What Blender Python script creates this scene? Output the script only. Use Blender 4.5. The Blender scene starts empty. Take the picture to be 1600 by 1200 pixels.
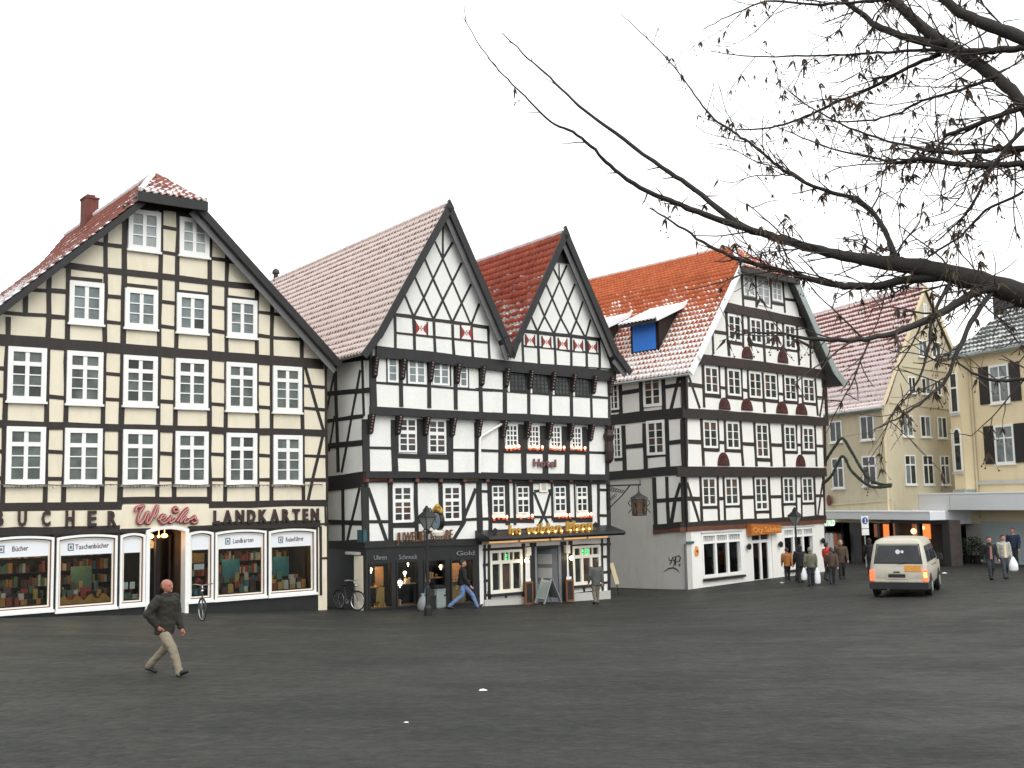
import bpy, bmesh, math, random
import numpy as np
from mathutils import Vector, Matrix
random.seed(7)
SC=bpy.context.scene
COL=SC.collection
# ------------------------------------------------------------------ camera, sky, sun, exposure
F=1700.; PIT=math.atan(180/F); ROL=math.atan(.0227); CZ=3.3
_cp,_sp,_cr,_sr=math.cos(PIT),math.sin(PIT),math.cos(ROL),math.sin(ROL)
FW=np.array([0,_cp,_sp]); _r0=np.array([1.,0,0]); _u0=np.array([0,-_sp,_cp])
UPV=_u0*_cr+_r0*_sr; RT=_r0*_cr-_u0*_sr; CAM=np.array([0,0,CZ])
cam=bpy.data.cameras.new('camera'); co=bpy.data.objects.new('camera',cam); COL.objects.link(co)
cam.sensor_width=36; cam.lens=F/1600*36; cam.clip_end=3000; cam.clip_start=.1
M=Matrix.Identity(4)
for i in range(3):
    M[i][0]=RT[i]; M[i][1]=UPV[i]; M[i][2]=-FW[i]; M[i][3]=CAM[i]
co.matrix_world=M; SC.camera=co
SUN_EL,SUN_AZ=math.radians(42),math.radians(150)     # azimuth clockwise from +Y
w=bpy.data.worlds.new('World'); SC.world=w; w.use_nodes=True
nt=w.node_tree; nt.nodes.clear()
sk=nt.nodes.new('ShaderNodeTexSky'); sk.sky_type='NISHITA'; sk.sun_disc=False
sk.sun_elevation=SUN_EL; sk.sun_rotation=SUN_AZ; sk.dust_density=6; sk.air_density=1.5
hs=nt.nodes.new('ShaderNodeHueSaturation'); hs.inputs['Saturation'].default_value=.06
mx=nt.nodes.new('ShaderNodeMix'); mx.data_type='RGBA'; mx.inputs[0].default_value=.82
mx.inputs[7].default_value=(10.5,10.7,10.8,1)          # closed cloud cover
bg=nt.nodes.new('ShaderNodeBackground'); bg.inputs[1].default_value=.15
ou=nt.nodes.new('ShaderNodeOutputWorld')
nt.links.new(sk.outputs[0],hs.inputs['Color']); nt.links.new(hs.outputs[0],mx.inputs[6])
nt.links.new(mx.outputs[2],bg.inputs[0]); nt.links.new(bg.outputs[0],ou.inputs[0])
sl=bpy.data.lights.new('sun','SUN'); sl.energy=.9; sl.angle=math.radians(40); sl.color=(1,.97,.93)
so=bpy.data.objects.new('sun',sl); COL.objects.link(so)
_d=Vector((math.sin(SUN_AZ)*math.cos(SUN_EL),math.cos(SUN_AZ)*math.cos(SUN_EL),math.sin(SUN_EL)))
so.rotation_euler=(-_d).to_track_quat('-Z','Y').to_euler()
SC.view_settings.view_transform='Standard'; SC.view_settings.look='None'
SC.view_settings.exposure=.2; SC.view_settings.gamma=1
SC.view_settings.use_curve_mapping=False
# ------------------------------------------------------------------ geometry of the view: photo pixel -> ray -> real wall plane
def ray(x,y): return RT*(x-800)/F+UPV*(600-y)/F+FW
def at(x,y,d):
    r=ray(x,y); return CAM+r*(d/r[1])
def vpdir(x):
    a,b=0.,2000.
    for _ in range(50):
        m=(a+b)/2
        if ray(x,m)[2]>0:a=m
        else:b=m
    r=ray(x,m); r[2]=0; return (r/np.linalg.norm(r),)
class Fr:
    """a vertical wall plane: u along the wall, y into the house, z up from its base"""
    def __init__(s,O,U,k=0.):
        s.O=np.array(O,float); s.U=U; s.IN=np.array([-U[1],U[0],0]); s.k=k
        s.D=s.IN+U*k
    def w(s,u,y,z): return s.O+s.U*u+s.D*y+np.array([0,0,z])
    def px(s,x,y,n=0.):
        r=ray(x,y); N=-s.IN
        t=((s.O-CAM)@N+n)/(r@N); p=CAM+t*r-s.O
        return float(p@s.U)+s.k*n, float(p[2])
def Z(x0,y0,s): return lambda x,y:(x0+x/s,y0+y/s)
ID=lambda x,y:(x,y)
# ground: a smooth surface through measured points of the square
def _cp3(*l): return np.array([at(*p) for p in l])
GP=_cp3((0,965,32.6),(270,958,35.6),(510,956,38.6),(576,953,39.),(760,946,42.0),(950,937,45.5),(1076,921,48.6),(1190,906,52.4),(1292,893,56.8),(1395,880,61),(1600,883,57.6),
  (1570,905,44),(1385,934,36.5),(255,1056,20.5),(672,962,37.5),(0,1200,12.6),(800,1200,12.6),(1600,1200,12.6),(800,1020,23.),(1600,990,26),(0,1040,21.))
_A=np.c_[np.ones(len(GP)),GP[:,:2]/30]
def _k(r2): return np.where(r2>1e-9,r2*np.log(np.maximum(r2,1e-9)),0)
_r2=((GP[:,None,:2]-GP[None,:,:2])**2).sum(-1)/900
_n=len(GP); _Mx=np.zeros((_n+3,_n+3)); _Mx[:_n,:_n]=_k(_r2)+np.eye(_n)*.05; _Mx[:_n,_n:]=_A; _Mx[_n:,:_n]=_A.T
_s=np.linalg.solve(_Mx,np.r_[GP[:,2],0,0,0])
def gz(X,Y):
    X=min(max(X,-22),32); Y=min(max(Y,8),64)
    r2=((GP[:,:2]-np.array([X,Y]))**2).sum(-1)/900
    return float(_k(r2)@_s[:_n]+_s[_n:]@np.array([1,X/30,Y/30]))
def gpt(x,y):
    r=ray(x,y); t=5.
    for _ in range(400):
        p=CAM+r*t
        if p[2]<=gz(p[0],p[1]): break
        t+=.2
    a,b=t-.2,t
    for _ in range(20):
        m=(a+b)/2;p=CAM+r*m
        if p[2]>gz(p[0],p[1]):a=m
        else:b=m
    return CAM+r*a
# ------------------------------------------------------------------ materials
def _nodes(name):
    m=bpy.data.materials.new(name); m.use_nodes=True
    t=m.node_tree; b=t.nodes['Principled BSDF']; return m,t,b
def N(t,typ,**kw):
    n=t.nodes.new(typ)
    for k,v in kw.items(): setattr(n,k,v)
    return n
def mth(t,op,a,b=None,c=None,clamp=False):
    n=N(t,'ShaderNodeMath',operation=op,use_clamp=clamp)
    for i,v in enumerate((a,b,c)):
        if v is None: continue
        if hasattr(v,'links'): t.links.new(v,n.inputs[i])
        else: n.inputs[i].default_value=v
    return n.outputs[0]
def mixc(t,f,a,b):
    n=N(t,'ShaderNodeMix',data_type='RGBA')
    for i,v in ((0,f),(6,a),(7,b)):
        if hasattr(v,'links'): t.links.new(v,n.inputs[i])
        else: n.inputs[i].default_value=v if i==0 else (*v,1)
    return n.outputs[2]
def noise(t,scale,detail=4,rough=.55,vec=None,sc=None):
    g=N(t,'ShaderNodeNewGeometry').outputs['Position'] if vec is None else vec
    if sc:
        mp=N(t,'ShaderNodeMapping'); t.links.new(g,mp.inputs[0]); mp.inputs['Scale'].default_value=sc; g=mp.outputs[0]
    n=N(t,'ShaderNodeTexNoise'); n.inputs['Scale'].default_value=scale; n.inputs['Detail'].default_value=detail; n.inputs['Roughness'].default_value=rough
    t.links.new(g,n.inputs['Vector']); return n.outputs['Fac']
def ramp(t,f,a,b):
    n=N(t,'ShaderNodeMapRange'); n.inputs[1].default_value=a; n.inputs[2].default_value=b
    t.links.new(f,n.inputs[0]); return n.outputs[0]
def bump(t,b,h,dist,strength=.6):
    n=N(t,'ShaderNodeBump'); n.inputs['Distance'].default_value=dist; n.inputs['Strength'].default_value=strength
    t.links.new(h,n.inputs['Height']); t.links.new(n.outputs[0],b.inputs['Normal'])
def mat(name,col,rough=.6,var=.25,scale=3.,grain=30.,bd=.004,metal=0,sc=None,spec=.4,dirt=None):
    m,t,b=_nodes(name)
    f=noise(t,scale,5,sc=sc); f2=noise(t,grain,3,sc=sc)
    k=mth(t,'ADD',mth(t,'MULTIPLY',f,.65),mth(t,'MULTIPLY',f2,.35))
    k=ramp(t,k,.3,.7)
    lo=tuple(c*(1-var) for c in col); hi=tuple(min(.9,c*(1+var*.6)) for c in col)
    c=mixc(t,k,lo,hi)
    if dirt:
        d=ramp(t,noise(t,1.3,6,.7,sc=(1.6,1.6,.45)),.5,.72); c=mixc(t,mth(t,'MULTIPLY',d,dirt[1]),c,dirt[0])
    t.links.new(c,b.inputs['Base Color'])
    b.inputs['Roughness'].default_value=rough; b.inputs['Metallic'].default_value=metal
    b.inputs['Specular IOR Level'].default_value=spec
    if bd: bump(t,b,f2,bd)
    return m
def emit(name,col,st):
    m,t,b=_nodes(name); b.inputs['Base Color'].default_value=(*col,1)
    b.inputs['Emission Color'].default_value=(*col,1); b.inputs['Emission Strength'].default_value=st; return m
def glassm(name,col,rough=.07,var=.5):
    m,t,b=_nodes(name)
    k=ramp(t,noise(t,1.7,3),.35,.65); c=mixc(t,k,tuple(x*(1-var) for x in col),tuple(x*(1+var) for x in col))
    t.links.new(c,b.inputs['Base Color']); b.inputs['Roughness'].default_value=rough; b.inputs['Specular IOR Level'].default_value=.35
    bump(t,b,noise(t,2.2,2),.01,.15); return m
MT={}
MT['timber_dark']=mat('timber_dark',(.024,.0175,.0145),.55,.45,2,26,.006,sc=(3,3,1))
MT['timber_black']=mat('timber_black',(.018,.018,.0175),.55,.4,2,26,.006,sc=(3,3,1))
MT['timber_brown']=mat('timber_brown',(.03,.018,.015),.55,.4,2,26,.006)
MT['timber_red']=mat('timber_red',(.06,.012,.01),.55,.4,2,26,.004)
MT['carved']=mat('carved_brown_fan',(.075,.022,.018),.6,.5,6,40,.006)
MT['rust_band']=mat('brown_band',(.12,.045,.025),.6,.3)
MT['cream']=mat('cream_plaster',(.74,.675,.53),.85,.07,1.2,22,.004,dirt=((.5,.43,.3),.3))
MT['white']=mat('white_plaster',(.76,.76,.72),.85,.07,1.4,9,.022,dirt=((.6,.6,.56),.3))
MT['white2']=mat('smooth_white_plaster',(.78,.77,.72),.85,.05,1.4,18,.003,dirt=((.62,.6,.54),.25))
MT['greystucco']=mat('grey_stucco',(.5,.49,.45),.9,.08,1.2,25,.008,dirt=((.33,.32,.28),.4))
MT['yellow']=mat('yellow_render',(.56,.5,.36),.9,.08,.8,20,.004,dirt=((.42,.34,.21),.5))
MT['yellow2']=mat('pale_yellow_render',(.72,.61,.4),.9,.06,.8,20,.004,dirt=((.55,.45,.26),.35))
MT['paint']=mat('white_paint',(.8,.8,.77),.4,.05,3,30,.001)
MT['paintw']=mat('cream_white_paint',(.8,.77,.66),.45,.05,3,30,.001)
MT['greypaint']=mat('grey_paint',(.2,.21,.22),.5,.15)
MT['soffit']=mat('grey_board',(.13,.13,.13),.6,.25,2,20,.003)
MT['zinc']=mat('zinc_sheet',(.33,.38,.36),.45,.2,2,15,.002,metal=.3)
MT['snow']=mat('snow',(.82,.83,.85),.8,.04,4,30,.01)
MT['iron']=mat('black_iron',(.012,.012,.013),.45,.3,5,30,.002)
MT['black']=mat('black_panel',(.015,.016,.0155),.4,.3,3,20,.001)
MT['brick']=mat('red_brick',(.14,.045,.034),.85,.35,6,30,.008)
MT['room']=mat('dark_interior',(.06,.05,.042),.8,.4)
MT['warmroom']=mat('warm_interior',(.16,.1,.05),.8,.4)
MT['glass']=glassm('window_glass',(.03,.036,.032))
MT['glass2']=glassm('window_glass_greenish',(.085,.1,.09),.06,.4)
MT['glasscurt']=glassm('glass_over_grey_curtain',(.16,.19,.19),.12,.3)
MT['glassbrown']=glassm('glass_over_brown_curtain',(.075,.05,.04),.1,.45)
MT['glasspale']=glassm('glass_over_net_curtain',(.3,.33,.32),.12,.2)
def clear_glass():
    m,t,b=_nodes('shop_glass'); b.inputs['Base Color'].default_value=(.95,.97,.96,1)
    o=t.nodes['Material Output']; tr=N(t,'ShaderNodeBsdfTransparent'); tr.inputs[0].default_value=(.82,.85,.84,1)
    gl=N(t,'ShaderNodeBsdfGlossy'); gl.inputs['Roughness'].default_value=.03
    fr=N(t,'ShaderNodeFresnel'); fr.inputs[0].default_value=1.45
    ms=N(t,'ShaderNodeMixShader'); t.links.new(fr.outputs[0],ms.inputs[0]); t.links.new(tr.outputs[0],ms.inputs[1]); t.links.new(gl.outputs[0],ms.inputs[2])
    t.links.new(ms.outputs[0],o.inputs[0]); return m
MT['clear']=clear_glass()
def roof_mat(name,col,col2,snowcol,s0,ks,na,nscale=.9,dot=(.5,.25,.3,.42),rib=0.):
    """clay pantile with thin snow lying on it: more towards the eaves (ks), patchy (na)"""
    m,t,b=_nodes(name)
    uv=N(t,'ShaderNodeUVMap',uv_map='tile'); ur=N(t,'ShaderNodeUVMap',uv_map='roof')
    s=N(t,'ShaderNodeSeparateXYZ'); t.links.new(uv.outputs[0],s.inputs[0])
    r=N(t,'ShaderNodeSeparateXYZ'); t.links.new(ur.outputs[0],r.inputs[0])
    dx=mth(t,'DIVIDE',mth(t,'SUBTRACT',s.outputs[0],dot[0]),dot[2]); dy=mth(t,'DIVIDE',mth(t,'SUBTRACT',s.outputs[1],dot[1]),dot[3])
    un=N(t,'ShaderNodeUVMap',uv_map='rnd'); rx=N(t,'ShaderNodeSeparateXYZ'); t.links.new(un.outputs[0],rx.inputs[0])
    d=mth(t,'MINIMUM',mth(t,'SQRT',mth(t,'ADD',mth(t,'MULTIPLY',dx,dx),mth(t,'MULTIPLY',dy,dy))),1.35)
    n1=noise(t,nscale,5,.6); n2=noise(t,9.,3)
    sv=mth(t,'ADD',s0,mth(t,'MULTIPLY',mth(t,'SUBTRACT',1.,r.outputs[1]),ks))
    sv=mth(t,'ADD',sv,mth(t,'MULTIPLY',mth(t,'SUBTRACT',n1,.5),na)); sv=mth(t,'ADD',sv,mth(t,'MULTIPLY',mth(t,'SUBTRACT',n2,.5),.35))
    sv=mth(t,'ADD',sv,mth(t,'MULTIPLY',mth(t,'SUBTRACT',rx.outputs[1],.5),.16))
    if rib: sv=mth(t,'SUBTRACT',sv,mth(t,'MULTIPLY',ramp(t,mth(t,'ABSOLUTE',mth(t,'SUBTRACT',s.outputs[0],.5)),.36,.46),rib))
    v=mth(t,'ADD',mth(t,'MULTIPLY',d,.6),mth(t,'MULTIPLY',sv,1.6)); v=mth(t,'SUBTRACT',v,1.1)
    k=mth(t,'MULTIPLY',v,5.,clamp=True)
    tc=mixc(t,mth(t,'ADD',mth(t,'MULTIPLY',ramp(t,noise(t,1.2,4),.3,.7),.5),mth(t,'MULTIPLY',rx.outputs[0],.5)),tuple(c*.8 for c in col),col2)
    t.links.new(mixc(t,k,tc,snowcol),b.inputs['Base Color'])
    b.inputs['Roughness'].default_value=.65; b.inputs['Specular IOR Level'].default_value=.3
    bump(t,b,noise(t,40,2),.004); return m
MT['roof1']=roof_mat('red_pantiles_snow_patches',(.2,.05,.035),(.3,.1,.07),(.76,.74,.74),.1,.75,1.0)
MT['roof2']=roof_mat('pantiles_under_thin_snow',(.12,.03,.026),(.2,.06,.05),(.64,.54,.5),.5,.05,.16,.5,(.62,.03,.27,.42),.16)  # dots of bare tile, kept dark to paint in shaded gaps under tile lips
MT['roof1b']=roof_mat('hip_pantiles_half_snowed',(.2,.05,.035),(.3,.1,.07),(.76,.74,.74),.17,.28,.5,.9,(.5,.25,.5,.42))
MT['roof4b']=roof_mat('orange_hip_pantiles_half_snowed',(.33,.08,.035),(.42,.12,.06),(.8,.76,.74),.2,.2,.5,.9,(.5,.25,.5,.42))
MT['roof3']=roof_mat('dark_red_pantiles_snow_flecks',(.25,.045,.027),(.36,.08,.04),(.74,.7,.7),.05,.5,.9,1.6,(.5,.5,.8,.42))
MT['roof4']=roof_mat('orange_pantiles_snow_to_eaves',(.4,.085,.025),(.48,.12,.04),(.82,.8,.78),-.12,.74,.42,.6,(.55,.15,.34,.46),.08)
MT['roof5']=roof_mat('pantiles_under_snow_bands',(.22,.065,.05),(.3,.1,.08),(.72,.63,.62),.38,.4,.5,.8,(.5,.15,.9,.4))
MT['roof6']=roof_mat('grey_slate_tiles_snow',(.06,.065,.06),(.1,.105,.1),(.62,.65,.64),.3,.2,.5,.8,(.5,.35,.8,.45))
MT['slate']=mat('dark_slate',(.035,.033,.035),.6,.35,4,20,.01)
# ------------------------------------------------------------------ mesh helpers
class MB:
    def __init__(s): s.v=[]; s.f=[]; s.mi=[]; s.cur=0
    def add(s,vs,fs):
        b=len(s.v); s.v+= [tuple(map(float,p)) for p in vs]; s.f+=[tuple(i+b for i in f) for f in fs]; s.mi+=[s.cur]*len(fs); return s
    BF=[(0,1,2,3),(7,6,5,4),(0,4,5,1),(1,5,6,2),(2,6,7,3),(3,7,4,0)]
    def box(s,fr,u0,u1,y0,y1,z0,z1):
        return s.add([fr.w(u,y,z) for y in (y0,y1) for (u,z) in ((u0,z0),(u1,z0),(u1,z1),(u0,z1))],s.BF)
    def bar(s,fr,p,q,wd,y0,y1,w2=None):
        p=np.array(p);q=np.array(q);d=q-p;L=np.linalg.norm(d)
        if L<1e-6: return s
        m=np.array([-d[1],d[0]])/L*wd/2; m2=m if w2 is None else m/wd*w2
        c=[p-m,q-m2,q+m2,p+m]
        if d[0]<0 or (abs(d[0])<1e-9 and d[1]<0): pass
        return s.add([fr.w(a[0],y,a[1]) for y in (y0,y1) for a in c],s.BF)
    def wbar(s,fr,p,q,wd,y0,y1,wob=.011):
        # hand-hewn timber: slightly wandering edges
        p=np.array(p);q=np.array(q);d=q-p;L=np.linalg.norm(d)
        if L<.05: return s
        n=max(1,int(round(L/.75))); m=np.array([-d[1],d[0]])/L; vs=[]
        for i in range(n+1):
            o=0 if i in(0,n) else random.gauss(0,wob*.7); h1=wd/2+random.gauss(0,wob*.45); h2=wd/2+random.gauss(0,wob*.45); c=p+d*i/n+m*o
            a_,b_=c-m*h1,c+m*h2; vs+=[fr.w(a_[0],y0,a_[1]),fr.w(b_[0],y0,b_[1]),fr.w(b_[0],y1,b_[1]),fr.w(a_[0],y1,a_[1])]
        fs=[(0,1,2,3),tuple(n*4+k for k in (3,2,1,0))]
        for i in range(n):
            for k in range(4): fs.append((i*4+k,(i+1)*4+k,(i+1)*4+(k+1)%4,i*4+(k+1)%4))
        return s.add(vs,fs)
    def prism(s,fr,pts,y0,y1):
        n=len(pts); vs=[fr.w(a,y0,b) for a,b in pts]+[fr.w(a,y1,b) for a,b in pts]
        fs=[tuple(range(n)),tuple(range(2*n-1,n-1,-1))]+[(i,i+n,(i+1)%n+n,(i+1)%n) for i in range(n)]
        return s.add(vs,fs)
    def tube(s,pts,r,seg=8,cap=True):
        pts=[np.array(p,float) for p in pts]; n=len(pts); rs=r if hasattr(r,'__len__') else [r]*n
        vs=[];fs=[];prev=None
        for i,p in enumerate(pts):
            d=pts[min(i+1,n-1)]-pts[max(i-1,0)]; d=d/(np.linalg.norm(d)+1e-12)
            a=np.array([0,0,1.]) if abs(d[2])<.9 else np.array([1.,0,0])
            if prev is not None: a=prev
            e=np.cross(d,np.cross(a,d)); nn=np.linalg.norm(e)
            e=e/nn if nn>1e-9 else np.array([1.,0,0]); g=np.cross(d,e); prev=e
            for k in range(seg):
                t=2*math.pi*k/seg; vs.append(p+(e*math.cos(t)+g*math.sin(t))*rs[i])
        for i in range(n-1):
            for k in range(seg):
                fs.append((i*seg+k,i*seg+(k+1)%seg,(i+1)*seg+(k+1)%seg,(i+1)*seg+k))
        if cap: fs+= [tuple(range(seg-1,-1,-1)),tuple((n-1)*seg+k for k in range(seg))]
        return s.add(vs,fs)
    def lathe(s,c,prof,seg=12,sx=1,sy=1):
        c=np.array(c,float); vs=[];fs=[];n=len(prof)
        for r,z in prof:
            for k in range(seg):
                t=2*math.pi*k/seg; vs.append(c+np.array([r*sx*math.cos(t),r*sy*math.sin(t),z]))
        for i in range(n-1):
            for k in range(seg): fs.append((i*seg+k,i*seg+(k+1)%seg,(i+1)*seg+(k+1)%seg,(i+1)*seg+k))
        fs+=[tuple(range(seg-1,-1,-1)),tuple((n-1)*seg+k for k in range(seg))]
        return s.add(vs,fs)
    def ball(s,c,r,seg=10,rings=6,sc=(1,1,1)):
        pr=[(max(1e-4,r*math.sin(math.pi*i/rings)),-r*math.cos(math.pi*i/rings)*sc[2]) for i in range(rings+1)]
        return s.lathe(c,pr,seg,sc[0],sc[1])
    def build(s,name,m,parent=None,kind=None,smooth=False,label=None):
        me=bpy.data.meshes.new(name); P=None; v=s.v
        if parent is not None:
            R=parent
            while R.parent: R=R.parent
            P=R.get('_m')
            Mi=np.array(INV[R.name]); a=np.c_[np.array(v),np.ones(len(v))]@Mi.T; v=a[:,:3].tolist()
        me.from_pydata(v,[],s.f)
        for q in (m if isinstance(m,(list,tuple)) else [m]): me.materials.append(MT[q] if isinstance(q,str) else q)
        if isinstance(m,(list,tuple)): me.polygons.foreach_set('material_index',s.mi)
        if smooth: me.polygons.foreach_set('use_smooth',[True]*len(me.polygons))
        bm=bmesh.new(); bm.from_mesh(me); bmesh.ops.recalc_face_normals(bm,faces=bm.faces); bm.to_mesh(me); bm.free()
        me.update()
        o=bpy.data.objects.new(name,me); COL.objects.link(o)
        if parent is not None: o.parent=parent
        if kind: o['kind']=kind
        if label: o['label']=label
        return o
INV={}
def thing(name,label,cat,loc,U=None,group=None):
    o=bpy.data.objects.new(name,None); COL.objects.link(o); o.empty_display_size=.3
    th=math.atan2(U[1],U[0]) if U is not None else 0.
    o.location=Vector([float(c) for c in loc]); o.rotation_euler=(0,0,th)
    INV[o.name]=(Matrix.Translation(o.location)@Matrix.Rotation(th,4,'Z')).inverted()
    o['label']=label; o['category']=cat
    if group: o['group']=group
    return o
def tag(o,label,cat,group=None,kind=None):
    o['label']=label; o['category']=cat
    if group:o['group']=group
    if kind:o['kind']=kind
    return o
J=lambda a=.0025: random.uniform(-a,a)
# --- timbers and windows given by their ends as measured in the photograph, laid on the wall plane (proud by n)
TS=.82
def timbers(H,fr,n,kind,zf,rows,m='timber_black',wd=.2,pr=None):
    pr=pr or {'post':.022,'rail':.018,'brace':.014,'beam':.03,'lattice':.016}[kind]
    nm={'lattice':'brace'}.get(kind,kind)
    for r in rows:
        x0,y0,x1,y1=r[:4]; ww=(r[4] if len(r)>4 else wd)*(1. if kind=='beam' else TS)
        p=fr.px(*zf(x0,y0),n=n); q=fr.px(*zf(x1,y1),n=n)
        MB().wbar(fr,p,q,ww*(1+J(.05)),-n-pr-J(.003)-.001,-n+.06,.006 if kind=='lattice' else .011).build(nm,m,H)
def window(H,fr,n,zf,q,xs,ys,glass='glass',m='paint',c=.09,dp=.07,sill=0.,inset=.0,jit=True,pane_y=None,cur=None,nm='window'):
    """q: TL and BR corner; xs/ys: bars at fractions with widths"""
    u0,z1=fr.px(*zf(q[0],q[1]),n=n); u1,z0=fr.px(*zf(q[2],q[3]),n=n)
    if u1<u0:u0,u1=u1,u0
    y0=-n-dp; y1=-n+.02
    b=MB(); b.box(fr,u0,u0+c,y0,y1,z0,z1).box(fr,u1-c,u1,y0,y1,z0,z1).box(fr,u0+c,u1-c,y0,y1,z1-c,z1).box(fr,u0+c,u1-c,y0,y1,z0,z0+c)
    iu0,iu1,iz0,iz1=u0+c,u1-c,z0+c,z1-c; W=iu1-iu0;Hh=iz1-iz0
    for x,t in xs: b.box(fr,iu0+x*W-t/2,iu0+x*W+t/2,y0+min(.022,dp*.25),y1,iz0,iz1)
    for y,t in ys: b.box(fr,iu0,iu1,y0+min(.026 if t<.05 else .018,dp*(.32 if t<.05 else .2)),y1-.003,iz0+y*Hh-t/2,iz0+y*Hh+t/2)
    wo=b.build(nm,m,H)
    if sill: MB().box(fr,u0-.04,u1+.04,-n-dp-sill,-n+.01,z0-.07,z0-.002).build('sill',m,wo)
    ex=[0]+[x for x,t in sorted(xs)]+[1]; ey=[0]+[y for y,t in sorted(ys)]+[1]
    py=y0+dp*.6 if pane_y is None else pane_y
    for i in range(len(ex)-1):
        for j in range(len(ey)-1):
            g=glass
            if cur and (i,j) in cur: g=cur[(i,j)]
            elif isinstance(glass,tuple): g=random.choice(glass)
            MB().box(fr,iu0+ex[i]*W,iu0+ex[i+1]*W,py+J(.002),py+.012,iz0+ey[j]*Hh,iz0+ey[j+1]*Hh).build('pane',g,wo)
    return wo,(u0,u1,z0,z1)
def open_wall(fr,u0,u1,z0,z1,ops,y0,y1,b=None):
    b=b or MB(); cu=u0
    for a,c,d,e in sorted(ops):
        if a>cu: b.box(fr,cu,a,y0,y1,z0,z1)
        if d>z0: b.box(fr,a,c,y0,y1,z0,d)
        if e<z1: b.box(fr,a,c,y0,y1,e,z1)
        cu=c
    if cu<u1: b.box(fr,cu,u1,y0,y1,z0,z1)
    return b
def room(fr,u0,u1,y0,y1,z0,z1,b=None):
    b=b or MB(); t=.05
    b.box(fr,u0,u1,y1,y1+t,z0,z1).box(fr,u0-t,u0,y0,y1,z0,z1).box(fr,u1,u1+t,y0,y1,z0,z1).box(fr,u0,u1,y0,y1,z0-t,z0).box(fr,u0,u1,y0,y1,z1,z1+t)
    return b
def roof_slope(H,fr,prof,ya,yb,m,cut=None,tw=.24,tl=.33,name='roof',flip=False,ridge=False,deckm='roof_deck'):
    """pantiles laid in courses up a section polyline prof [(u,z)..] from eave to ridge, between depths ya..yb; cut(z)->first y"""
    P=np.array(prof,float); seg=np.linalg.norm(np.diff(P,axis=0),axis=1); cum=np.r_[0,np.cumsum(seg)]; L=cum[-1]
    nr=max(1,int(round(L/tl))); tl=L/nr; nc=int(round((yb-ya)/tw)); tw=(yb-ya)/nc
    def pos(s):
        s=min(max(s,0),L); i=min(np.searchsorted(cum,s,side='right')-1,len(seg)-1); d=(P[i+1]-P[i])/seg[i]
        q=P[i]+d*(s-cum[i]); nn=np.array([-d[1],d[0]]);  nn=nn if nn[1]>0 else -nn
        return q,nn
    V=[];Fc=[];U1=[];U2=[];U3=[]
    prof_h=[(0,.012),(.22,.0),(.45,.03),(.62,.055),(.82,.035),(1,.012)]
    for r in range(nr):
        s0=r*tl-.03; s1=(r+1)*tl
        q0,n0=pos(s0); q1,n1=pos(s1)
        if r==0: q0=q0-(q1-q0)*.05
        for c in range(nc):
            y0=ya+c*tw
            if cut is not None:
                lo,hi=cut((q0[1]+q1[1])/2)
                if not lo<=y0+tw*.5<=hi: continue
            base=len(V); rv=(random.random(),random.random()); j=random.uniform(-.006,.006); jy=random.uniform(-.008,.008)
            for (fa,h) in prof_h:
                for k,(q,nn,e) in enumerate(((q0,n0,-.02),(q0,n0,.03),(q1,n1,.0))):
                    p=q+nn*(h+e+j+.02)
                    V.append(fr.w(p[0],y0+fa*tw+jy,p[1]))
            for i in range(5):
                a=base+i*3
                for k in (0,1):
                    Fc.append((a+k,a+3+k,a+4+k,a+1+k))
                    for ii,kk in ((i,k),(i+1,k),(i+1,k+1),(i,k+1)):
                        U1.append((prof_h[ii][0],(0,0,1)[kk])); U2.append((c/nc,(r+(0,0,1)[kk])/nr)); U3.append(rv)
    Mi=np.array(INV[H.name]); V=(np.c_[np.array(V),np.ones(len(V))]@Mi.T)[:,:3]
    me=bpy.data.meshes.new(name); me.from_pydata(V.tolist(),[],Fc)
    for nm,U in (('tile',U1),('roof',U2),('rnd',U3)):
        l=me.uv_layers.new(name=nm); l.data.foreach_set('uv',np.array(U,dtype=np.float32).ravel())
    me.materials.append(MT[m]); me.polygons.foreach_set('use_smooth',[True]*len(me.polygons)); me.update()
    o=bpy.data.objects.new('roof_tiles',me); COL.objects.link(o); o['kind']='stuff'
    # boarding under the tiles
    b=MB(); n=len(P)
    for i in range(n-1):
        (ua,za),(ub,zb)=P[i],P[i+1]
        cs=lambda z: max(ya,cut(z)[0]) if cut is not None else ya
        ce=lambda z: min(yb,cut(z)[1]) if cut is not None else yb
        ks=[0,.25,.5,.75,1] if cut is not None else [0,1]
        for k0,k1 in zip(ks[:-1],ks[1:]):
            A=(ua+(ub-ua)*k0,za+(zb-za)*k0); B=(ua+(ub-ua)*k1,za+(zb-za)*k1)
            t=.06
            vs=[fr.w(A[0],cs(A[1]),A[1]),fr.w(B[0],cs(B[1]),B[1]),fr.w(B[0],ce(B[1]),B[1]),fr.w(A[0],ce(A[1]),A[1])]
            vs+=[v-np.array([0,0,t]) for v in vs]
            b.add(vs,MB.BF)
    d=b.build('roof',deckm if deckm in MT else 'brick',H)
    o.parent=d
    return d
MT['roof_deck']=mat('roof_boarding',(.09,.035,.025),.8,.3)
def glyph(ch,h,depth,bold=0.,wide=1.):
    c=bpy.data.curves.new('t','FONT'); c.body=ch; c.size=1; c.extrude=0; c.offset=bold; c.resolution_u=2
    o=bpy.data.objects.new('t',c); COL.objects.link(o)
    dg=bpy.context.evaluated_depsgraph_get(); me=bpy.data.meshes.new_from_object(o.evaluated_get(dg))
    v=[(p.co.x,p.co.y) for p in me.vertices]; f=[tuple(p.vertices) for p in me.polygons]
    bpy.data.objects.remove(o); bpy.data.curves.remove(c); bpy.data.meshes.remove(me)
    return v,f
_G={}
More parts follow.
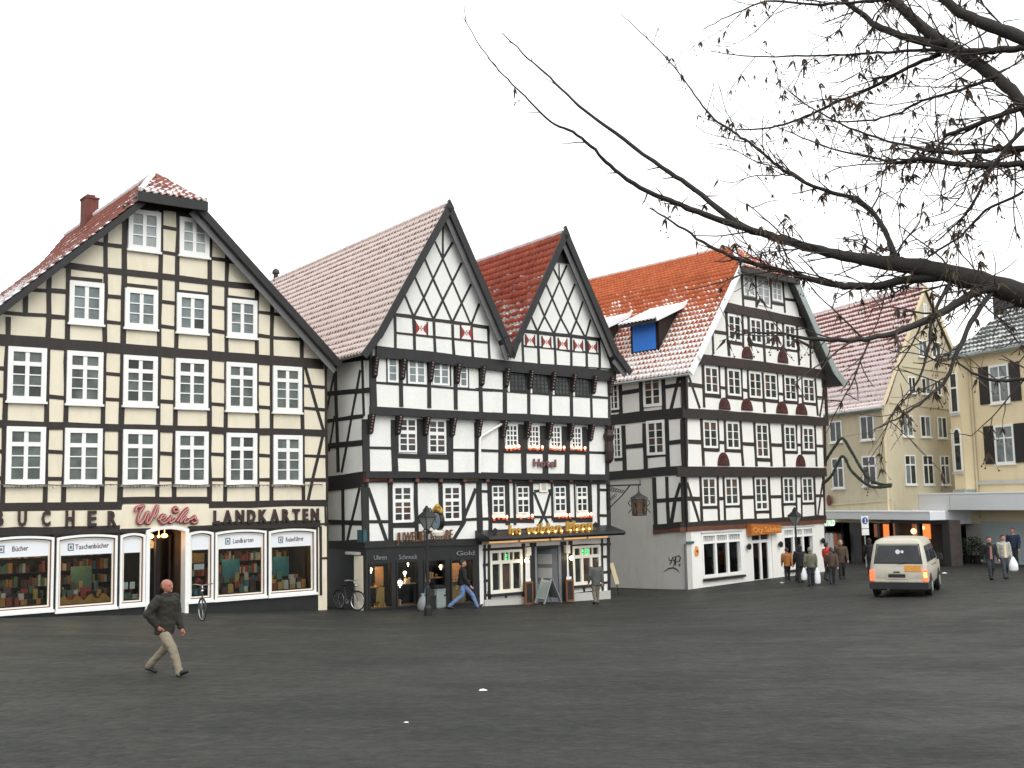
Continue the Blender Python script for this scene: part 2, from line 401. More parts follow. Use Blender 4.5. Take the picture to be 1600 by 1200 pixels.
def letters(parent,fr,n,text,p,q,h,m,bold=0.,depth=.04,track=.06,name='letter',shear=0.,joined=False):
    """lay out text from local point p to q (baseline), cap height h, letters proud by n"""
    items=[];x=0
    for ch in text:
        if ch==' ': x+=.32; continue
        key=(ch,bold)
        if key not in _G: _G[key]=glyph(ch,1,0,bold)
        v,f=_G[key]; x0=min(a for a,b in v);x1=max(a for a,b in v)
        items.append((v,f,x-x0)); x+=x1-x0+track
    tot=x-track; p=np.array(p);q=np.array(q);d=q-p;sx=np.linalg.norm(d)/tot; d=d/np.linalg.norm(d); hh=h/.72
    big=MB()
    for v,f,off in items:
        b=big if joined else MB(); vs=[]
        for yy in (-n-depth,-n):
            for a,c in v:
                u=p+d*((a+off)*sx+shear*c*hh)+np.array([0,c*hh]); vs.append(fr.w(u[0],yy,u[1]))
        k=len(v); fs=[t for t in f]+[tuple(i+k for i in reversed(t)) for t in f]
        ed={}
        for t in f:
            for i in range(len(t)):
                e=(t[i],t[(i+1)%len(t)]); 
                if (e[1],e[0]) in ed: del ed[(e[1],e[0])]
                else: ed[e]=1
        fs+=[(a,a+k,c+k,c) for a,c in ed]
        b.add(vs,fs)
        if not joined: b.build(name,m,parent)
    if joined: return big.build(name,m,parent)
# ------------------------------------------------------------------ ground
def ground():
    ax=np.unique(np.r_[np.linspace(-400,-40,8),np.linspace(-40,45,150),np.linspace(45,400,8)])
    ay=np.unique(np.r_[np.linspace(-200,0,5),np.linspace(0,75,150),np.linspace(75,600,8)])
    vs=[(x,y,gz(x,y)) for y in ay for x in ax]; nx=len(ax)
    fs=[(j*nx+i,j*nx+i+1,(j+1)*nx+i+1,(j+1)*nx+i) for j in range(len(ay)-1) for i in range(nx-1)]
    m,t,b=_nodes('wet_paving')
    pos=N(t,'ShaderNodeNewGeometry').outputs['Position']
    mp=N(t,'ShaderNodeMapping'); mp.inputs['Scale'].default_value=(6.5,9.5,1); t.links.new(pos,mp.inputs[0])
    vo=N(t,'ShaderNodeTexVoronoi',feature='SMOOTH_F1'); vo.inputs['Scale'].default_value=1; vo.inputs['Randomness'].default_value=.75; t.links.new(mp.outputs[0],vo.inputs['Vector'])
    vc=N(t,'ShaderNodeTexVoronoi'); vc.inputs['Scale'].default_value=1; vc.inputs['Randomness'].default_value=.75; t.links.new(mp.outputs[0],vc.inputs['Vector'])
    big=noise(t,.13,6,.66,sc=(.6,1,1)); mid=noise(t,.9,7,.74,sc=(.55,1.5,1)); row=noise(t,3.2,5,.7,sc=(.45,1.5,1)); fine=noise(t,38,4,.7,sc=(.7,1.3,1))
    k=mth(t,'ADD',mth(t,'MULTIPLY',big,.4),mth(t,'MULTIPLY',mid,.35)); k=mth(t,'ADD',k,mth(t,'MULTIPLY',row,.25)); k=ramp(t,k,.37,.63)
    c=mixc(t,k,(.012,.0145,.0125),(.039,.043,.037))
    sc_=N(t,'ShaderNodeSeparateColor'); t.links.new(vc.outputs['Color'],sc_.inputs[0])
    c=mixc(t,mth(t,'MULTIPLY',sc_.outputs[0],.5),c,(.06,.058,.05)); c=mixc(t,mth(t,'MULTIPLY',sc_.outputs[1],.35),c,(.02,.021,.02))
    edge=ramp(t,vo.outputs['Distance'],.62,.3)
    c=mixc(t,mth(t,'MULTIPLY',mth(t,'SUBTRACT',1.,edge),.45),c,(.016,.016,.015))
    c=mixc(t,mth(t,'MULTIPLY',ramp(t,fine,.5,.75),.5),c,(.085,.086,.075)); c=mixc(t,mth(t,'MULTIPLY',ramp(t,fine,.5,.28),.5),c,(.013,.014,.013))
    t.links.new(c,b.inputs['Base Color'])
    wet=ramp(t,mth(t,'ADD',mth(t,'MULTIPLY',noise(t,.35,6,.7,sc=(.6,1.2,1)),.6),mth(t,'MULTIPLY',row,.4)),.42,.6)
    rr=mth(t,'ADD',mth(t,'MULTIPLY',wet,.3),.45); t.links.new(rr,b.inputs['Roughness'])
    b.inputs['Specular IOR Level'].default_value=.11
    hgt=mth(t,'ADD',edge,mth(t,'MULTIPLY',fine,.4)); hgt=mth(t,'ADD',hgt,mth(t,'MULTIPLY',row,2.2)); bump(t,b,hgt,.02,.75)
    MT['paving']=m
    me=MB().add(vs,fs).build('paved_square','paving',None,'structure',smooth=True)
    return me
ground()
def solve_n(fr,x,y,u):
    a,b=-40.,10.
    f=lambda n:fr.px(x,y,n=n)[0]-u
    for _ in range(60):
        m=(a+b)/2
        if (f(a)>0)==(f(m)>0): a=m
        else: b=m
    return m
def lamp(name,label,cat,pts,r,m,group=None):
    o=None
    return o
# =================================================================== bookshop house (cream, left)
F1=Fr(at(0,965,32.6),vpdir(2990)[0])
H1=thing('bookshop_house','cream timber-framed gabled house with bookshop windows on its ground floor','house',F1.O,F1.U)
z1=Z(0,260,5.926);z2=Z(270,300,5.926);z3=Z(0,450,5.926);z4=Z(270,450,5.926);z5=Z(0,640,5.926);z6=Z(270,640,5.926);z7=Z(0,800,5.926);z8=Z(270,800,5.926)
RL=[(-1.42,8.15),(3.93,13.2),(4.84,14.5)]; RR=[(11.1,8.15),(5.75,13.2),(4.84,14.5)]
MB().prism(F1,[(-1.12,2.5),(10.78,2.5),(10.78,8.2),(5.75,13.0),(3.93,13.0),(-1.12,8.2)],0,11).build('wall','cream',H1)
cut1=lambda z:(-.52 if z<13.25 else -.52+(z-13.25)/1.25*1.6,99)
MT['roof_deck1']=MT['soffit']
roof_slope(H1,F1,RL,-.52,11.5,'roof1',cut1,deckm='roof_deck1'); roof_slope(H1,F1,RR,-.52,11.5,'roof1',cut1,deckm='roof_deck1')
# half hip over the gable: a slope facing the square
def half_hip(H,fr,ul,ur,zl,y0,ua,ya,za,m,dm):
    fh=Fr(fr.w(0,0,0),fr.IN); fh.D=-fr.U; fh.k=0
    w=(ya-y0)
    def cut(z):
        k=min(max((z-zl)/(za-zl),0),1); l=ul+(ua-ul)*k; r=ur+(ua-ur)*k
        return (-r,-l)
    return roof_slope(H,fh,[(y0,zl),(ya,za)],-ur,-ul,m,cut,deckm=dm)
half_hip(H1,F1,3.72,5.9,13.3,-.75,4.84,1.08,14.55,'roof1b','roof_deck1')
for a,b,w_ in (((-1.42,8.02),(3.96,13.1),.2),((11.12,8.05),(5.72,13.15),.26)):
    MB().bar(F1,a,b,w_,-.575,-.525).build('barge_board','timber_black',H1)
    d=np.array(b)-np.array(a); d=d/np.linalg.norm(d); nn=np.array([d[1],-d[0]]); nn=nn if nn[1]<0 else -nn
    if a[0]>0: MB().bar(F1,np.array(a)+nn*.26,np.array(b)+nn*.26,.2,-.42,-.39).build('barge_board','soffit',H1)
MB().box(F1,3.62,5.98,-.78,-.70,12.98,13.3).build('barge_board','timber_black',H1)
MB().box(F1,3.7,5.9,-.7,-.05,13.22,13.27).build('soffit','soffit',H1)
rt=MB()
rt.tube([F1.w(4.84,1.1+k*.36,14.56+.02*(k%2)) for k in range(30)],.11,8); rt.tube([F1.w(5.9-(5.9-4.84)*k/5,-.75+1.85*k/5,13.36+1.25*k/5) for k in range(6)],.09,8); rt.tube([F1.w(3.72+(4.84-3.72)*k/5,-.75+1.85*k/5,13.36+1.25*k/5) for k in range(6)],.09,8)
rt.build('ridge_tiles','roof1',H1)
ny=solve_n(F1,135,348,4.6); yc=-ny
ch=MB().box(F1,4.45,4.97,yc-.3,yc+.3,13.2,15.2); ch.box(F1,4.42,5.0,yc-.33,yc+.33,15.2,15.27).box(F1,4.55,4.87,yc-.2,yc+.2,15.27,15.38)
ch.build('chimney','brick',H1)
TS=.74
T1=lambda k,zf,rows,wd=.19,m='timber_dark',n=0.:timbers(H1,F1,n,k,zf,rows,m,wd)
T1('beam',ID,[(91,413,417,451,.2),(-60,526,505,569.5,.36),(-60,661,511,677,.24),(-60,793,190,790.2,.26),(190,782,328,781.2,.22),(326,788.3,511,786,.24),(-60,832,187,826.5,.24),(331,821.3,500,818,.24),(188,829,235,827.5,.12),(293,825,331,823,.12),(199,322,312,326,.22)])
T1('post',ID,[(12.7,495,3.4,790),(77,424,70,790),(107,417,98.7,790),(166,352,158.5,790),(196,322,187,790,.24),(252,324,245.5,782),(278,325,272,780),(328,342,327,787,.22),(354.5,380,351.5,787),(401,453,402,787),(424.4,466,424,787),(471,520,474,786),(508.5,569,511,786,.12),(40.5,453,39.7,489),(507.5,787,508.5,822,.1)])
r=[]
for (a,b),ys in {(72,104):[(452.4,455),(495,497),(619,622),(705.5,707),(747.5,748.5)],(159,190):[(462,465),(502,505.5),(583,586),(623,625),(706,707.5),(748,748.8)],(246,273):[(470.5,474),(509,512.5),(588,591),(626.5,628.5),(708,709.5),(748.6,749.2)],(327,353):[(479,482),(516,519.5),(593,596),(631,633),(709.5,710.5),(749,749.4)],(401,425):[(487,490),(523.5,527),(598.5,600.5),(635.5,637.5),(711.5,712.5),(749.3,749.6)],(472,509):[(602.5,605.5),(637.5,640.5),(712,713.4),(749.6,750)],(-40,8):[(572,576),(615.5,618),(703.5,705.5),(746,747.5)]}.items():
    for y in ys: r.append((a,y[0],b,y[1],.16))
r+=[(2,488,104,496,.16),(43,452,104,456.5,.16),(427,527.6,470,530.5,.16),(427,490.5,447,493,.15),(131.6,377,192,385.5,.17),(174,343.8,192,346.3,.16),(251,354,276,358.5,.15),(250,393.5,274,397,.15),(329,366,348,369,.16),(329,404,353,406.5,.16),(356,408.5,383,412,.16),(275,454.4,324,459.5,.15),(354,463.5,400,469,.16),(110,434.7,160,439,.14),(196,444.8,246,450,.15),(280,335.4,329,341.5,.17),(106,505,160,508.5,.1),(193,513,245,517,.1),(275,520,323,523,.09),(354,527,400,530.5,.1),(196,390,250,398,.05)]
T1('rail',ID,r)
T1('brace',ID,[(476,570,505.5,673,.15),(504.6,679,481,784,.15)])
tall=dict(xs=[(.5,.12)],ys=[(.735,.13),(.49,.035),(.245,.035)]); low=dict(xs=[(.5,.12)],ys=[(.667,.035),(.333,.035)])
for zf,q in ((z1,(1185,390,1478,800)),(z2,(58,230,330,613))): window(H1,F1,0,zf,q,glass='glasspale',c=.15,dp=.1,sill=.03,**low)
for zf,q in ((z1,(640,1058,952,1470)),(z3,(1153,0,1452,387)),(z4,(33,43,317,427)),(z4,(499,95,772,468))): window(H1,F1,0,zf,q,glass='glasscurt' ,c=.15,dp=.1,sill=.03,cur={(1,0):'glass'} if q[0]==33 else None,**low)
for zf,q in ((z3,(72,540,418,1056)),(z3,(617,580,942,1080)),(z3,(1139,620,1448,1096)),(z4,(22,650,318,1116)),(z4,(489,685,768,1141)),(z4,(921,720,1187,1155)),(z5,(58,155,408,690)),(z5,(598,170,935,690)),(z5,(1135,183,1445,690)),(z6,(19,200,319,692)),(z6,(490,215,771,692)),(z6,(925,235,1192,689))):
    window(H1,F1,0,zf,q,glass=random.choice(('glass2','glass2',('glass','glass2'))),c=.15,dp=.1,sill=.03,**tall)
# ground floor: piers, plinth, shop windows with real depth
ops=[(-2.3,-.62,.11,2.36),(-.42,1.47,.11,2.36),(1.55,3.38,.05,2.34),(3.47,4.27,.06,2.33),(4.29,5.67,-1.2,2.42),(5.69,6.55,.03,2.32),(6.61,8.45,.02,2.31),(8.54,10.34,.01,2.28)]
open_wall(F1,-3,10.45,-1.3,2.44,ops,0,.3).build('shopfront','black',H1)
MB().box(F1,10.45,10.8,0,.3,-1.3,2.5).build('pier','cream',H1)
MB().box(F1,-3,10.8,.3,11,-1.3,-1.2).build('floor','room',H1)
fz=MB(); fz.box(F1,-3,10.79,-.02,.3,2.44,3.2); fz.build('fascia','cream',H1)
T1('post',ID,[(500.5,822,501.5,930,.14),(511.5,787,512.5,928,.06)]); T1('rail',ID,[(499,818.5,511,818,.13),(499,872.5,512,872,.1)])
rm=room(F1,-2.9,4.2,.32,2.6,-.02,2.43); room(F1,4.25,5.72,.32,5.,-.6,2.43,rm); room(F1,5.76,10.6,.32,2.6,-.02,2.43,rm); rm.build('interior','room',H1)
def arch(u0,u1,z0,z1,rise,k=8):
    return [(u0,z0),(u1,z0),(u1,z1-rise)]+[(u1+(u0-u1)*i/k,z1-rise+rise*math.sin(math.pi*i/k)**.8) for i in range(1,k)]+[(u0,z1-rise)]
def ring(b,fr,o,i,y0,y1):
    n=len(o); vs=[fr.w(a,y0,c) for a,c in o]+[fr.w(a,y0,c) for a,c in i]+[fr.w(a,y1,c) for a,c in o]+[fr.w(a,y1,c) for a,c in i]
    fs=[]
    for k in range(n):
        m=(k+1)%n; fs+=[(k,m,n+m,n+k),(2*n+k,3*n+k,3*n+m,2*n+m),(k,2*n+k,2*n+m,m),(n+k,n+m,3*n+m,3*n+k)]
    b.add(vs,fs)
MT['frame_red']=mat('dark_red_bead',(.16,.05,.04),.5,.2)
MT['banner']=mat('white_banner',(.74,.76,.78),.7,.03,2,30,0)
MT['ink']=mat('dark_lettering',(.06,.03,.035),.6,.1,3,30,0); MT['icon']=mat('blue_grey_emblem',(.12,.16,.2),.6,.4,20,60,0)
words={1:'Bücher',2:'Taschenbücher',6:'Landkarten',7:'Reiseführer'}
for k,(a,b,c,d) in enumerate(ops):
    if k==4: continue
    rise=.07
    f=MB(); ring(f,F1,arch(a,b,c,d,rise),arch(a+.07,b-.07,c+.08,d-.07,rise),-.07,.12)
    wo=f.build('shop_window','paint',H1)
    f=MB(); ring(f,F1,arch(a+.07,b-.07,c+.08,d-.07,rise),arch(a+.10,b-.10,c+.11,d-.10,rise),.0,.1); f.build('bead','frame_red',wo)
    f=MB(); ring(f,F1,arch(a+.1,b-.1,c+.11,d-.1,rise),arch(a+.14,b-.14,c+.15,d-.14,rise),.02,.1); f.build('bead','paintw',wo)
    MB().box(F1,a+.13,b-.13,.06,.068,c+.14,d-.16).build('pane','clear',wo)
    MB().box(F1,a-.03,b+.03,-.14,-.07,c-.06,c+.02).build('sill','paint',wo)
    bz=d-.62 if k not in(3,5) else d-.62
    MB().prism(F1,arch(a+.12,b-.12,bz,d-.1,rise),.045,.055).build('banner','banner',wo)
    if k in words:
        W=b-a; frac={1:(.38,.62),2:(.31,.87),6:(.36,.76),7:(.38,.76)}[k]
        x0=(a+W*frac[0]);x1=(a+W*frac[1])
        letters(wo,F1,-.045,words[k],(x0,bz+.17),(x1,bz+.19),.16,'ink',bold=.012,depth=.006,joined=True,name='lettering')
        xi=a+W*{1:.17,2:.19,6:.21,7:.22}[k]
        e=MB(); ring(e,F1,[(xi,bz+.14),(xi+.18,bz+.14),(xi+.18,bz+.36),(xi,bz+.36)],[(xi+.03,bz+.17),(xi+.15,bz+.17),(xi+.15,bz+.33),(xi+.03,bz+.33)],.036,.044); e.box(F1,xi+.06,xi+.12,.036,.044,bz+.2,bz+.29); e.build('emblem','icon',wo)
# doorway with a white frame, glazed inner door
f=MB(); ring(f,F1,arch(4.28,5.69,-1.0,2.52,.12),arch(4.4,5.57,-.9,2.42,.1),-.1,.3); do=f.build('doorway','paint',H1)
dd=MB(); 
for u in (4.42,5.0,5.5): dd.box(F1,u,u+.07,1.2,1.26,-.6,2.1)
dd.box(F1,4.42,5.57,1.2,1.26,2.1,2.2); dd.build('inner_door','timber_brown',do); MB().box(F1,4.45,5.55,1.22,1.23,-.5,2.1).build('door_pane','clear',do)
MT['lampwarm']=emit('lit_lamp_orange',(1,.45,.12),9); MT['lampwhite']=emit('lit_lamp_warm_white',(1,.78,.5),14)
MT['lampred']=emit('lit_bulb_red',(1,.18,.06),5)
for i,(px,py,r) in enumerate(((234,838,.085),(257,837,.07),(281,839,.05),(282,850,.07),(248,838,.05))):
    nn=-1.0; u,zz=F1.px(px,py,n=nn); b=MB().ball(F1.w(u,1.,zz),r,10,6,(1.6 if i<2 else 1,1,1)); b.tube([F1.w(u,1.,zz+r*.8),F1.w(u,1.,2.42)],.008,5); o=b.build('pendant_lamp','lampwarm'); 
    tag(o,['wide orange lamp at the left in the bookshop doorway','long orange lamp in the middle of the bookshop doorway','small high lamp at the right of the bookshop doorway','red-orange lamp hanging lowest in the bookshop doorway','small lamp between the two wide lamps of the bookshop doorway'][i],'lamp','lamps hanging in the bookshop doorway')
# displays in the shop windows
BC=[(.35,.06,.04),(.55,.5,.42),(.08,.2,.26),(.5,.22,.05),(.12,.06,.05),(.5,.33,.1),(.1,.18,.12),(.6,.6,.58)]
for i,c in enumerate(BC): MT['book%d'%i]=mat('book_cover_%d'%i,c,.5,.3,8,30,0)
for i,c in enumerate(((.05,.19,.24),(.45,.24,.06),(.3,.1,.05))): MT['cloth%d'%i]=mat('display_cloth_%d'%i,c,.8,.35,5,25,.004)
disp=[None]*8
lab={0:'row of books in the shop window cut by the left picture edge',1:'books and orange toys in the window under the Bücher banner',2:'ochre cloth and dark books in the window under the Taschenbücher banner',3:'two white cards and toys in the narrow window left of the bookshop door',5:'red balloon and cards in the narrow window right of the bookshop door',6:'blue map and boxes in the window under the Landkarten banner',7:'red guide books before a blue board under the Reiseführer banner'}
def_=random.Random(3)
for k,(a,b,c,d) in enumerate(ops):
    if k==4: continue
    t=thing('book_display',lab[k],'book display',F1.w((a+b)/2,.8,c+.1),F1.U,'displays in the bookshop windows')
    MB().box(F1,a+.05,b-.05,.18,1.3,c+.0,c+.17).build('shelf','timber_brown',t)
    st=MB(); u=a+.12
    for row,(yy,zz) in enumerate(((.3,0),(.62,.13),(.95,.3))):
        u=a+.1
        if row: MB().box(F1,a+.08,b-.08,yy-.04,yy+.24,c+.17,c+.17+zz).build('step','timber_brown',t)
        while u<b-.25:
            wd=def_.uniform(.1,.22);hh=def_.uniform(.14,.34); lean=def_.uniform(-.02,.02)
            if def_.random()<.8:
                mm=def_.choice([0,1,3,3,4,0,6,5,7] if k in(0,1,7) else [4,6,2,4,4,1,0,5])
                MB().prism(F1,[(u,c+.175+zz),(u+wd,c+.175+zz),(u+wd+lean,c+.175+zz+hh),(u+lean,c+.175+zz+hh)],yy+def_.uniform(0,.05),yy+.09).build('book','book%d'%mm,t)
            u+=wd+def_.uniform(.02,.1)
    if k in (6,7,5,2):
        MB().box(F1,a+.45*(b-a) if k!=5 else a+.2,b-.35 if k!=5 else b-.2,1.35,1.38,c+.55,c+1.25).build('backboard','cloth0' if k!=2 else 'book6',t)
    if k==2:
        n=14; st=MB(); pts=[(a+.1+(b-a-.2)*i/n,c+.2+.2*math.sin(i*.9)**2+.05) for i in range(n+1)]
        st.prism(F1,[(a+.1,c+.17)]+[(b-.1,c+.17)]+pts[::-1],.2,.27); st.build('draped_cloth','cloth1',t)
    if k==3:
        for uu in (a+.2,a+.42): MB().box(F1,uu,uu+.16,.25,.26,c+.5,c+.72).build('card','banner',t)
    if k==5:
        MB().ball(F1.w(a+.5,.4,c+.62),.12,10,7).build('balloon','book0',t)
        MB().box(F1,a+.25,a+.6,.1,.11,c+1.25,c+1.55).build('card','cloth1',t); MB().box(F1,a+.25,a+.6,.1,.11,c+1.02,c+1.2).build('card','banner',t)
def plight(loc,e,col=(1,.7,.4),r=.15):
    l=bpy.data.lights.new('shop_or_fill_light','POINT'); l.energy=e; l.color=col; l.shadow_soft_size=r; o=bpy.data.objects.new('shop_or_fill_light',l); COL.objects.link(o); o.location=Vector([float(x) for x in loc])
for u in (.5,2.4,7.5,9.4): plight(F1.w(u,.9,1.75),26)
plight(F1.w(5,.9,1.9),14,(1,.55,.25))
# bookshelves along the back wall of the shop
for (a,b,lb) in ((-2.7,4.0,'long bookshelf on the back wall behind the left bookshop windows'),(5.9,10.4,'bookshelf on the back wall behind the right bookshop windows')):
    t=thing('bookshelf',lb,'bookshelf',F1.w((a+b)/2,2.5,0),F1.U); bk=MB()
    for zz in (.25,.7,1.15,1.6,2.02):
        MB().box(F1,a,b,2.2,2.58,zz-.03,zz).build('shelf','timber_brown',t); u=a
        while u<b-.1:
            wd=def_.uniform(.05,.13); hh=def_.uniform(.2,.36)
            if def_.random()<.85 and zz<2: bk.cur=def_.choice([0,4,4,1,2,6,3,4,0]); bk.box(F1,u,u+wd*.9,2.22+def_.uniform(0,.06),2.5,zz,zz+hh)
            u+=wd
    bk.build('books',['book%d'%i for i in range(8)],t,kind='stuff')
# signs
MT['signbrown']=mat('dark_brown_letters',(.035,.02,.018),.4,.2,3,30,0); MT['neon']=mat('red_neon_letters',(.3,.07,.07),.4,.2,5,30,0); MT['neontube']=mat('pale_neon_tube',(.6,.35,.33),.3,.1,5,30,0)
def sign(name,label,fr,pxy,n): 
    u,zz=fr.px(*pxy,n=n); return thing(name,label,'sign',fr.w(u,-n,zz),fr.U)
s=sign('shop_sign','dark spaced capital letters BUCHER above the left bookshop windows',F1,(90,810),.03)
for ch,cx in zip('BUCHER',(-2,34,71,108.5,143,174.5)):
    p=F1.px(cx-6.8,821.5-.02*cx/10,n=.03); q=F1.px(cx+6.8,821.3-.02*cx/10,n=.03)
    letters(s,F1,.03,ch,p,q,.46,'signbrown',bold=.035,depth=.09)
s=sign('shop_sign','dark capital letters LANDKARTEN above the right bookshop windows',F1,(415,806),.03)
letters(s,F1,.03,'LANDKARTEN',F1.px(333,817.5,n=.03),F1.px(497,813,n=.03),.42,'signbrown',bold=.045,depth=.09,track=.3)
s=sign('neon_sign','red handwritten neon sign Weihs over the bookshop door',F1,(262,806),.05)
zw=Z(190,780,11.43)
for st in ([(240,215),(265,150),(330,130),(395,115),(330,220),(290,330),(285,410),(330,435),(390,370),(440,260),(480,235),(460,330),(440,410),(480,430),(540,330),(600,180),(640,115),(625,230),(570,330)],[(640,370),(720,340),(780,300),(720,290),(680,360),(720,430),(800,400),(850,340)],[(890,290),(850,380),(870,420),(940,370),(960,330)],[(1000,180),(960,150),(920,180),(940,230),(1000,215),(1000,180)],[(980,400),(1100,230),(1180,165),(1150,230),(1060,330),(1040,415),(1110,330),(1140,330),(1110,410),(1170,400),(1210,350)],[(1220,370),(1320,300),(1300,340),(1350,390),(1290,425),(1240,400)]):
    pts=[F1.px(*zw(*p),n=.1) for p in st]
    # smooth
    P=[np.array(p) for p in pts]; Q=[]
    for i in range(len(P)-1):
        p0=P[max(i-1,0)];p1=P[i];p2=P[i+1];p3=P[min(i+2,len(P)-1)]
        for t in (0,.25,.5,.75):
            Q.append(.5*((2*p1)+(-p0+p2)*t+(2*p0-5*p1+4*p2-p3)*t*t+(-p0+3*p1-3*p2+p3)*t**3))
    Q.append(P[-1])
    o=MB().tube([F1.w(q[0],-.1,q[1]) for q in Q],.06,6).build('letter','neon',s)
    MB().tube([F1.w(q[0],-.17,q[1]) for q in Q],.014,5).build('neon_tube','neontube',o)
# string of fairy lights under the second-floor windows
g=MB(); rr=random.Random(5); pts=[]
for i in range(90):
    x=-30+i*6.0; p=F1.px(x,757.6+.5*math.sin(i*.7),n=.16); pts.append(F1.w(p[0],-.16,p[1]))
g.tube(pts,.016,5)
for i in range(260):
    k=rr.randrange(len(pts)-1); p=pts[k]+(pts[k+1]-pts[k])*rr.random(); g.tube([p,p+np.array([rr.uniform(-.03,.03),0,-rr.uniform(.03,.11)])],.006,4)
MT['lightstring']=mat('brown_light_string',(.12,.08,.06),.6,.3)
tag(g.build('light_string','lightstring'),'string of small unlit lights along the cream facade under its windows','light string')
# =================================================================== double-gabled black and white house (middle)
F2=Fr(at(576,953,39.),vpdir(3200)[0])
H2=thing('double_gabled_house','white timber-framed house with two steep lattice gables, jeweller and restaurant below','house',F2.O,F2.U)
a1=Z(500,500,5.926);a2=Z(740,500,5.926);a3=Z(560,320,5.926);a4=Z(740,350,5.926);a5=Z(500,680,5.926);a6=Z(740,680,5.926);a8=Z(500,840,6.154);a9=Z(740,780,6.154)
n0,nA,nB,nC=0.,.2,.4,.55
W2=11.12
# storeys, each jettied out over the one below
def body(zlo,zhi,n,u0=0,u1=W2,nm='wall',m='white'): return MB().box(F2,u0,u1,-n,10,zlo,zhi).build(nm,m,H2)
body(2.2,4.72,n0); body(4.66,7.05,nA); body(6.98,9.25,nB)
RA_L=[(-.62,8.98),(-.02,9.72),(3.05,14.8)]; RA_R=[(5.82,9.3),(5.5,10.05),(3.05,14.8)]
RB_L=[(5.75,9.3),(6.05,9.95),(8.6,14.48)]; RB_R=[(11.85,8.98),(11.1,9.75),(8.6,14.48)]
MB().prism(F2,[(.12,9.1),(5.72,9.1),(5.4,9.9),(3.05,14.5),(.2,9.85)],-nC,10).build('gable_wall','white',H2)
MB().prism(F2,[(5.8,9.1),(11.12,9.1),(10.9,9.7),(8.6,14.2),(6.15,9.8)],-nC,10).build('gable_wall','white',H2)
yf=-nC-.4
roof_slope(H2,F2,RA_L,yf,21,'roof2',deckm='roof_deck1'); roof_slope(H2,F2,RA_R,yf,12,'roof2',deckm='roof_deck1')
roof_slope(H2,F2,RB_L,yf,14,'roof3',deckm='roof_deck1',tl=.36); roof_slope(H2,F2,RB_R,yf,12,'roof3',deckm='roof_deck1')
rt=MB(); rt.tube([F2.w(3.05,yf+k*.36,14.86+.02*(k%2)) for k in range(60)],.11,8); rt.build('ridge_tiles','roof2',H2)
rt=MB(); rt.tube([F2.w(8.6,yf+k*.36,14.54+.02*(k%2)) for k in range(40)],.11,8); rt.build('ridge_tiles','roof3',H2)
py=solve_n(F2,431,436,3.05); MB().lathe(F2.w(3.05,min(-py,20),14.8),[(.12,0),(.12,.35),(.2,.4),(.16,.55),(.03,.65)],8).build('vent_pipe','iron',H2)
def vp(*pts): return [(u,z) for u,z in pts]
for prof,sg in ((RA_L,1),(RA_R,-1),(RB_L,1),(RB_R,-1)):
    for (p,q) in zip(prof[:-1],prof[1:]):
        MB().bar(F2,(p[0],p[1]-.1),(q[0],q[1]-.06),.27,yf-.05,yf).build('barge_board','timber_black',H2)
        if sg<0:
            MB().bar(F2,(p[0]-.2,p[1]-.2),(q[0]-.1,q[1]-.38),.2,yf+.08,yf+.12).build('barge_board','soffit',H2)
MB().prism(F2,[(3.05,15.05),(2.85,14.7),(3.25,14.7)],yf-.06,yf+.1).build('ridge_cap','timber_black',H2)
MB().prism(F2,[(8.6,14.75),(8.4,14.35),(8.8,14.35)],yf-.06,yf+.1).build('ridge_cap','timber_black',H2)
MB().prism(F2,[(8.6,14.4),(7.98,13.3),(9.2,13.3)],-nC-.08,-nC).build('gable_boarding','timber_black',H2)
TS=.84
T2=lambda k,zf,rows,wd=.17,n=0.,m='timber_black':timbers(H2,F2,n,k,zf,rows,m,wd)
# gables
T2('beam',ID,[(588,549,793,572,.42),(793,572,962,588,.42)],n=nC)
T2('rail',a3,[(318,1013,1208,1136)],.15,nC,'timber_brown'); T2('rail',a4,[(432,988,1172,1071)],.17,nC)
T2('rail',a1,[(695,118,1562,211)],.1,nC,'timber_brown'); T2('rail',a2,[(455,240,1160,312)],.1,nC,'timber_brown')
T2('post',ID,[(616.5,494,617.6,545),(646,498,647.6,548),(677.6,503,679.7,551),(706.8,507,709,555),(736,510,738.8,558),(762.5,513,764.5,562)],.13,nC)
T2('post',ID,[(815.5,518,817.5,568),(840.5,521,842,570),(865.7,524,868,572),(891.9,527,892.7,575),(915,529,917,577),(935.7,531,937,579)],.13,nC)
T2('lattice',a3,[(690,300,780,500),(780,500,870,710),(870,710,955,910),(955,910,1040,1110),(606,485,690,685),(690,685,780,885),(780,885,870,1090),(516,655,605,860),(605,860,694,1062),(428,835,508,1030),(872,345,780,500),(780,500,690,685),(690,685,605,860),(605,860,512,1035),(955,535,870,710),(870,710,780,885),(780,885,694,1062),(1042,735,955,910),(955,910,870,1088),(1118,915,1042,1110)],.1,nC)
T2('post',a3,[(783,175,781,500,.08)],n=nC)
T2('lattice',a4,[(718,370,795,530),(795,530,872,712),(872,712,950,895),(950,895,1035,1055),(652,515,727,690),(727,690,805,870),(805,870,893,1035),(582,675,655,855),(655,855,742,1015),(518,825,590,995),(862,382,795,530),(795,530,727,690),(727,690,655,855),(655,855,590,995),(937,555,872,712),(872,712,805,870),(805,870,742,1015),(1012,715,950,895),(950,895,893,1035),(1082,885,1035,1055)],.1,nC)
T2('post',a4,[(788,368,793,530,.07)],n=nC)
MT['starred']=mat('red_painted_board',(.3,.035,.025),.6,.15,5,30,0); MT['starwhite']=mat('white_painted_board',(.78,.76,.72),.6,.05,5,30,0)
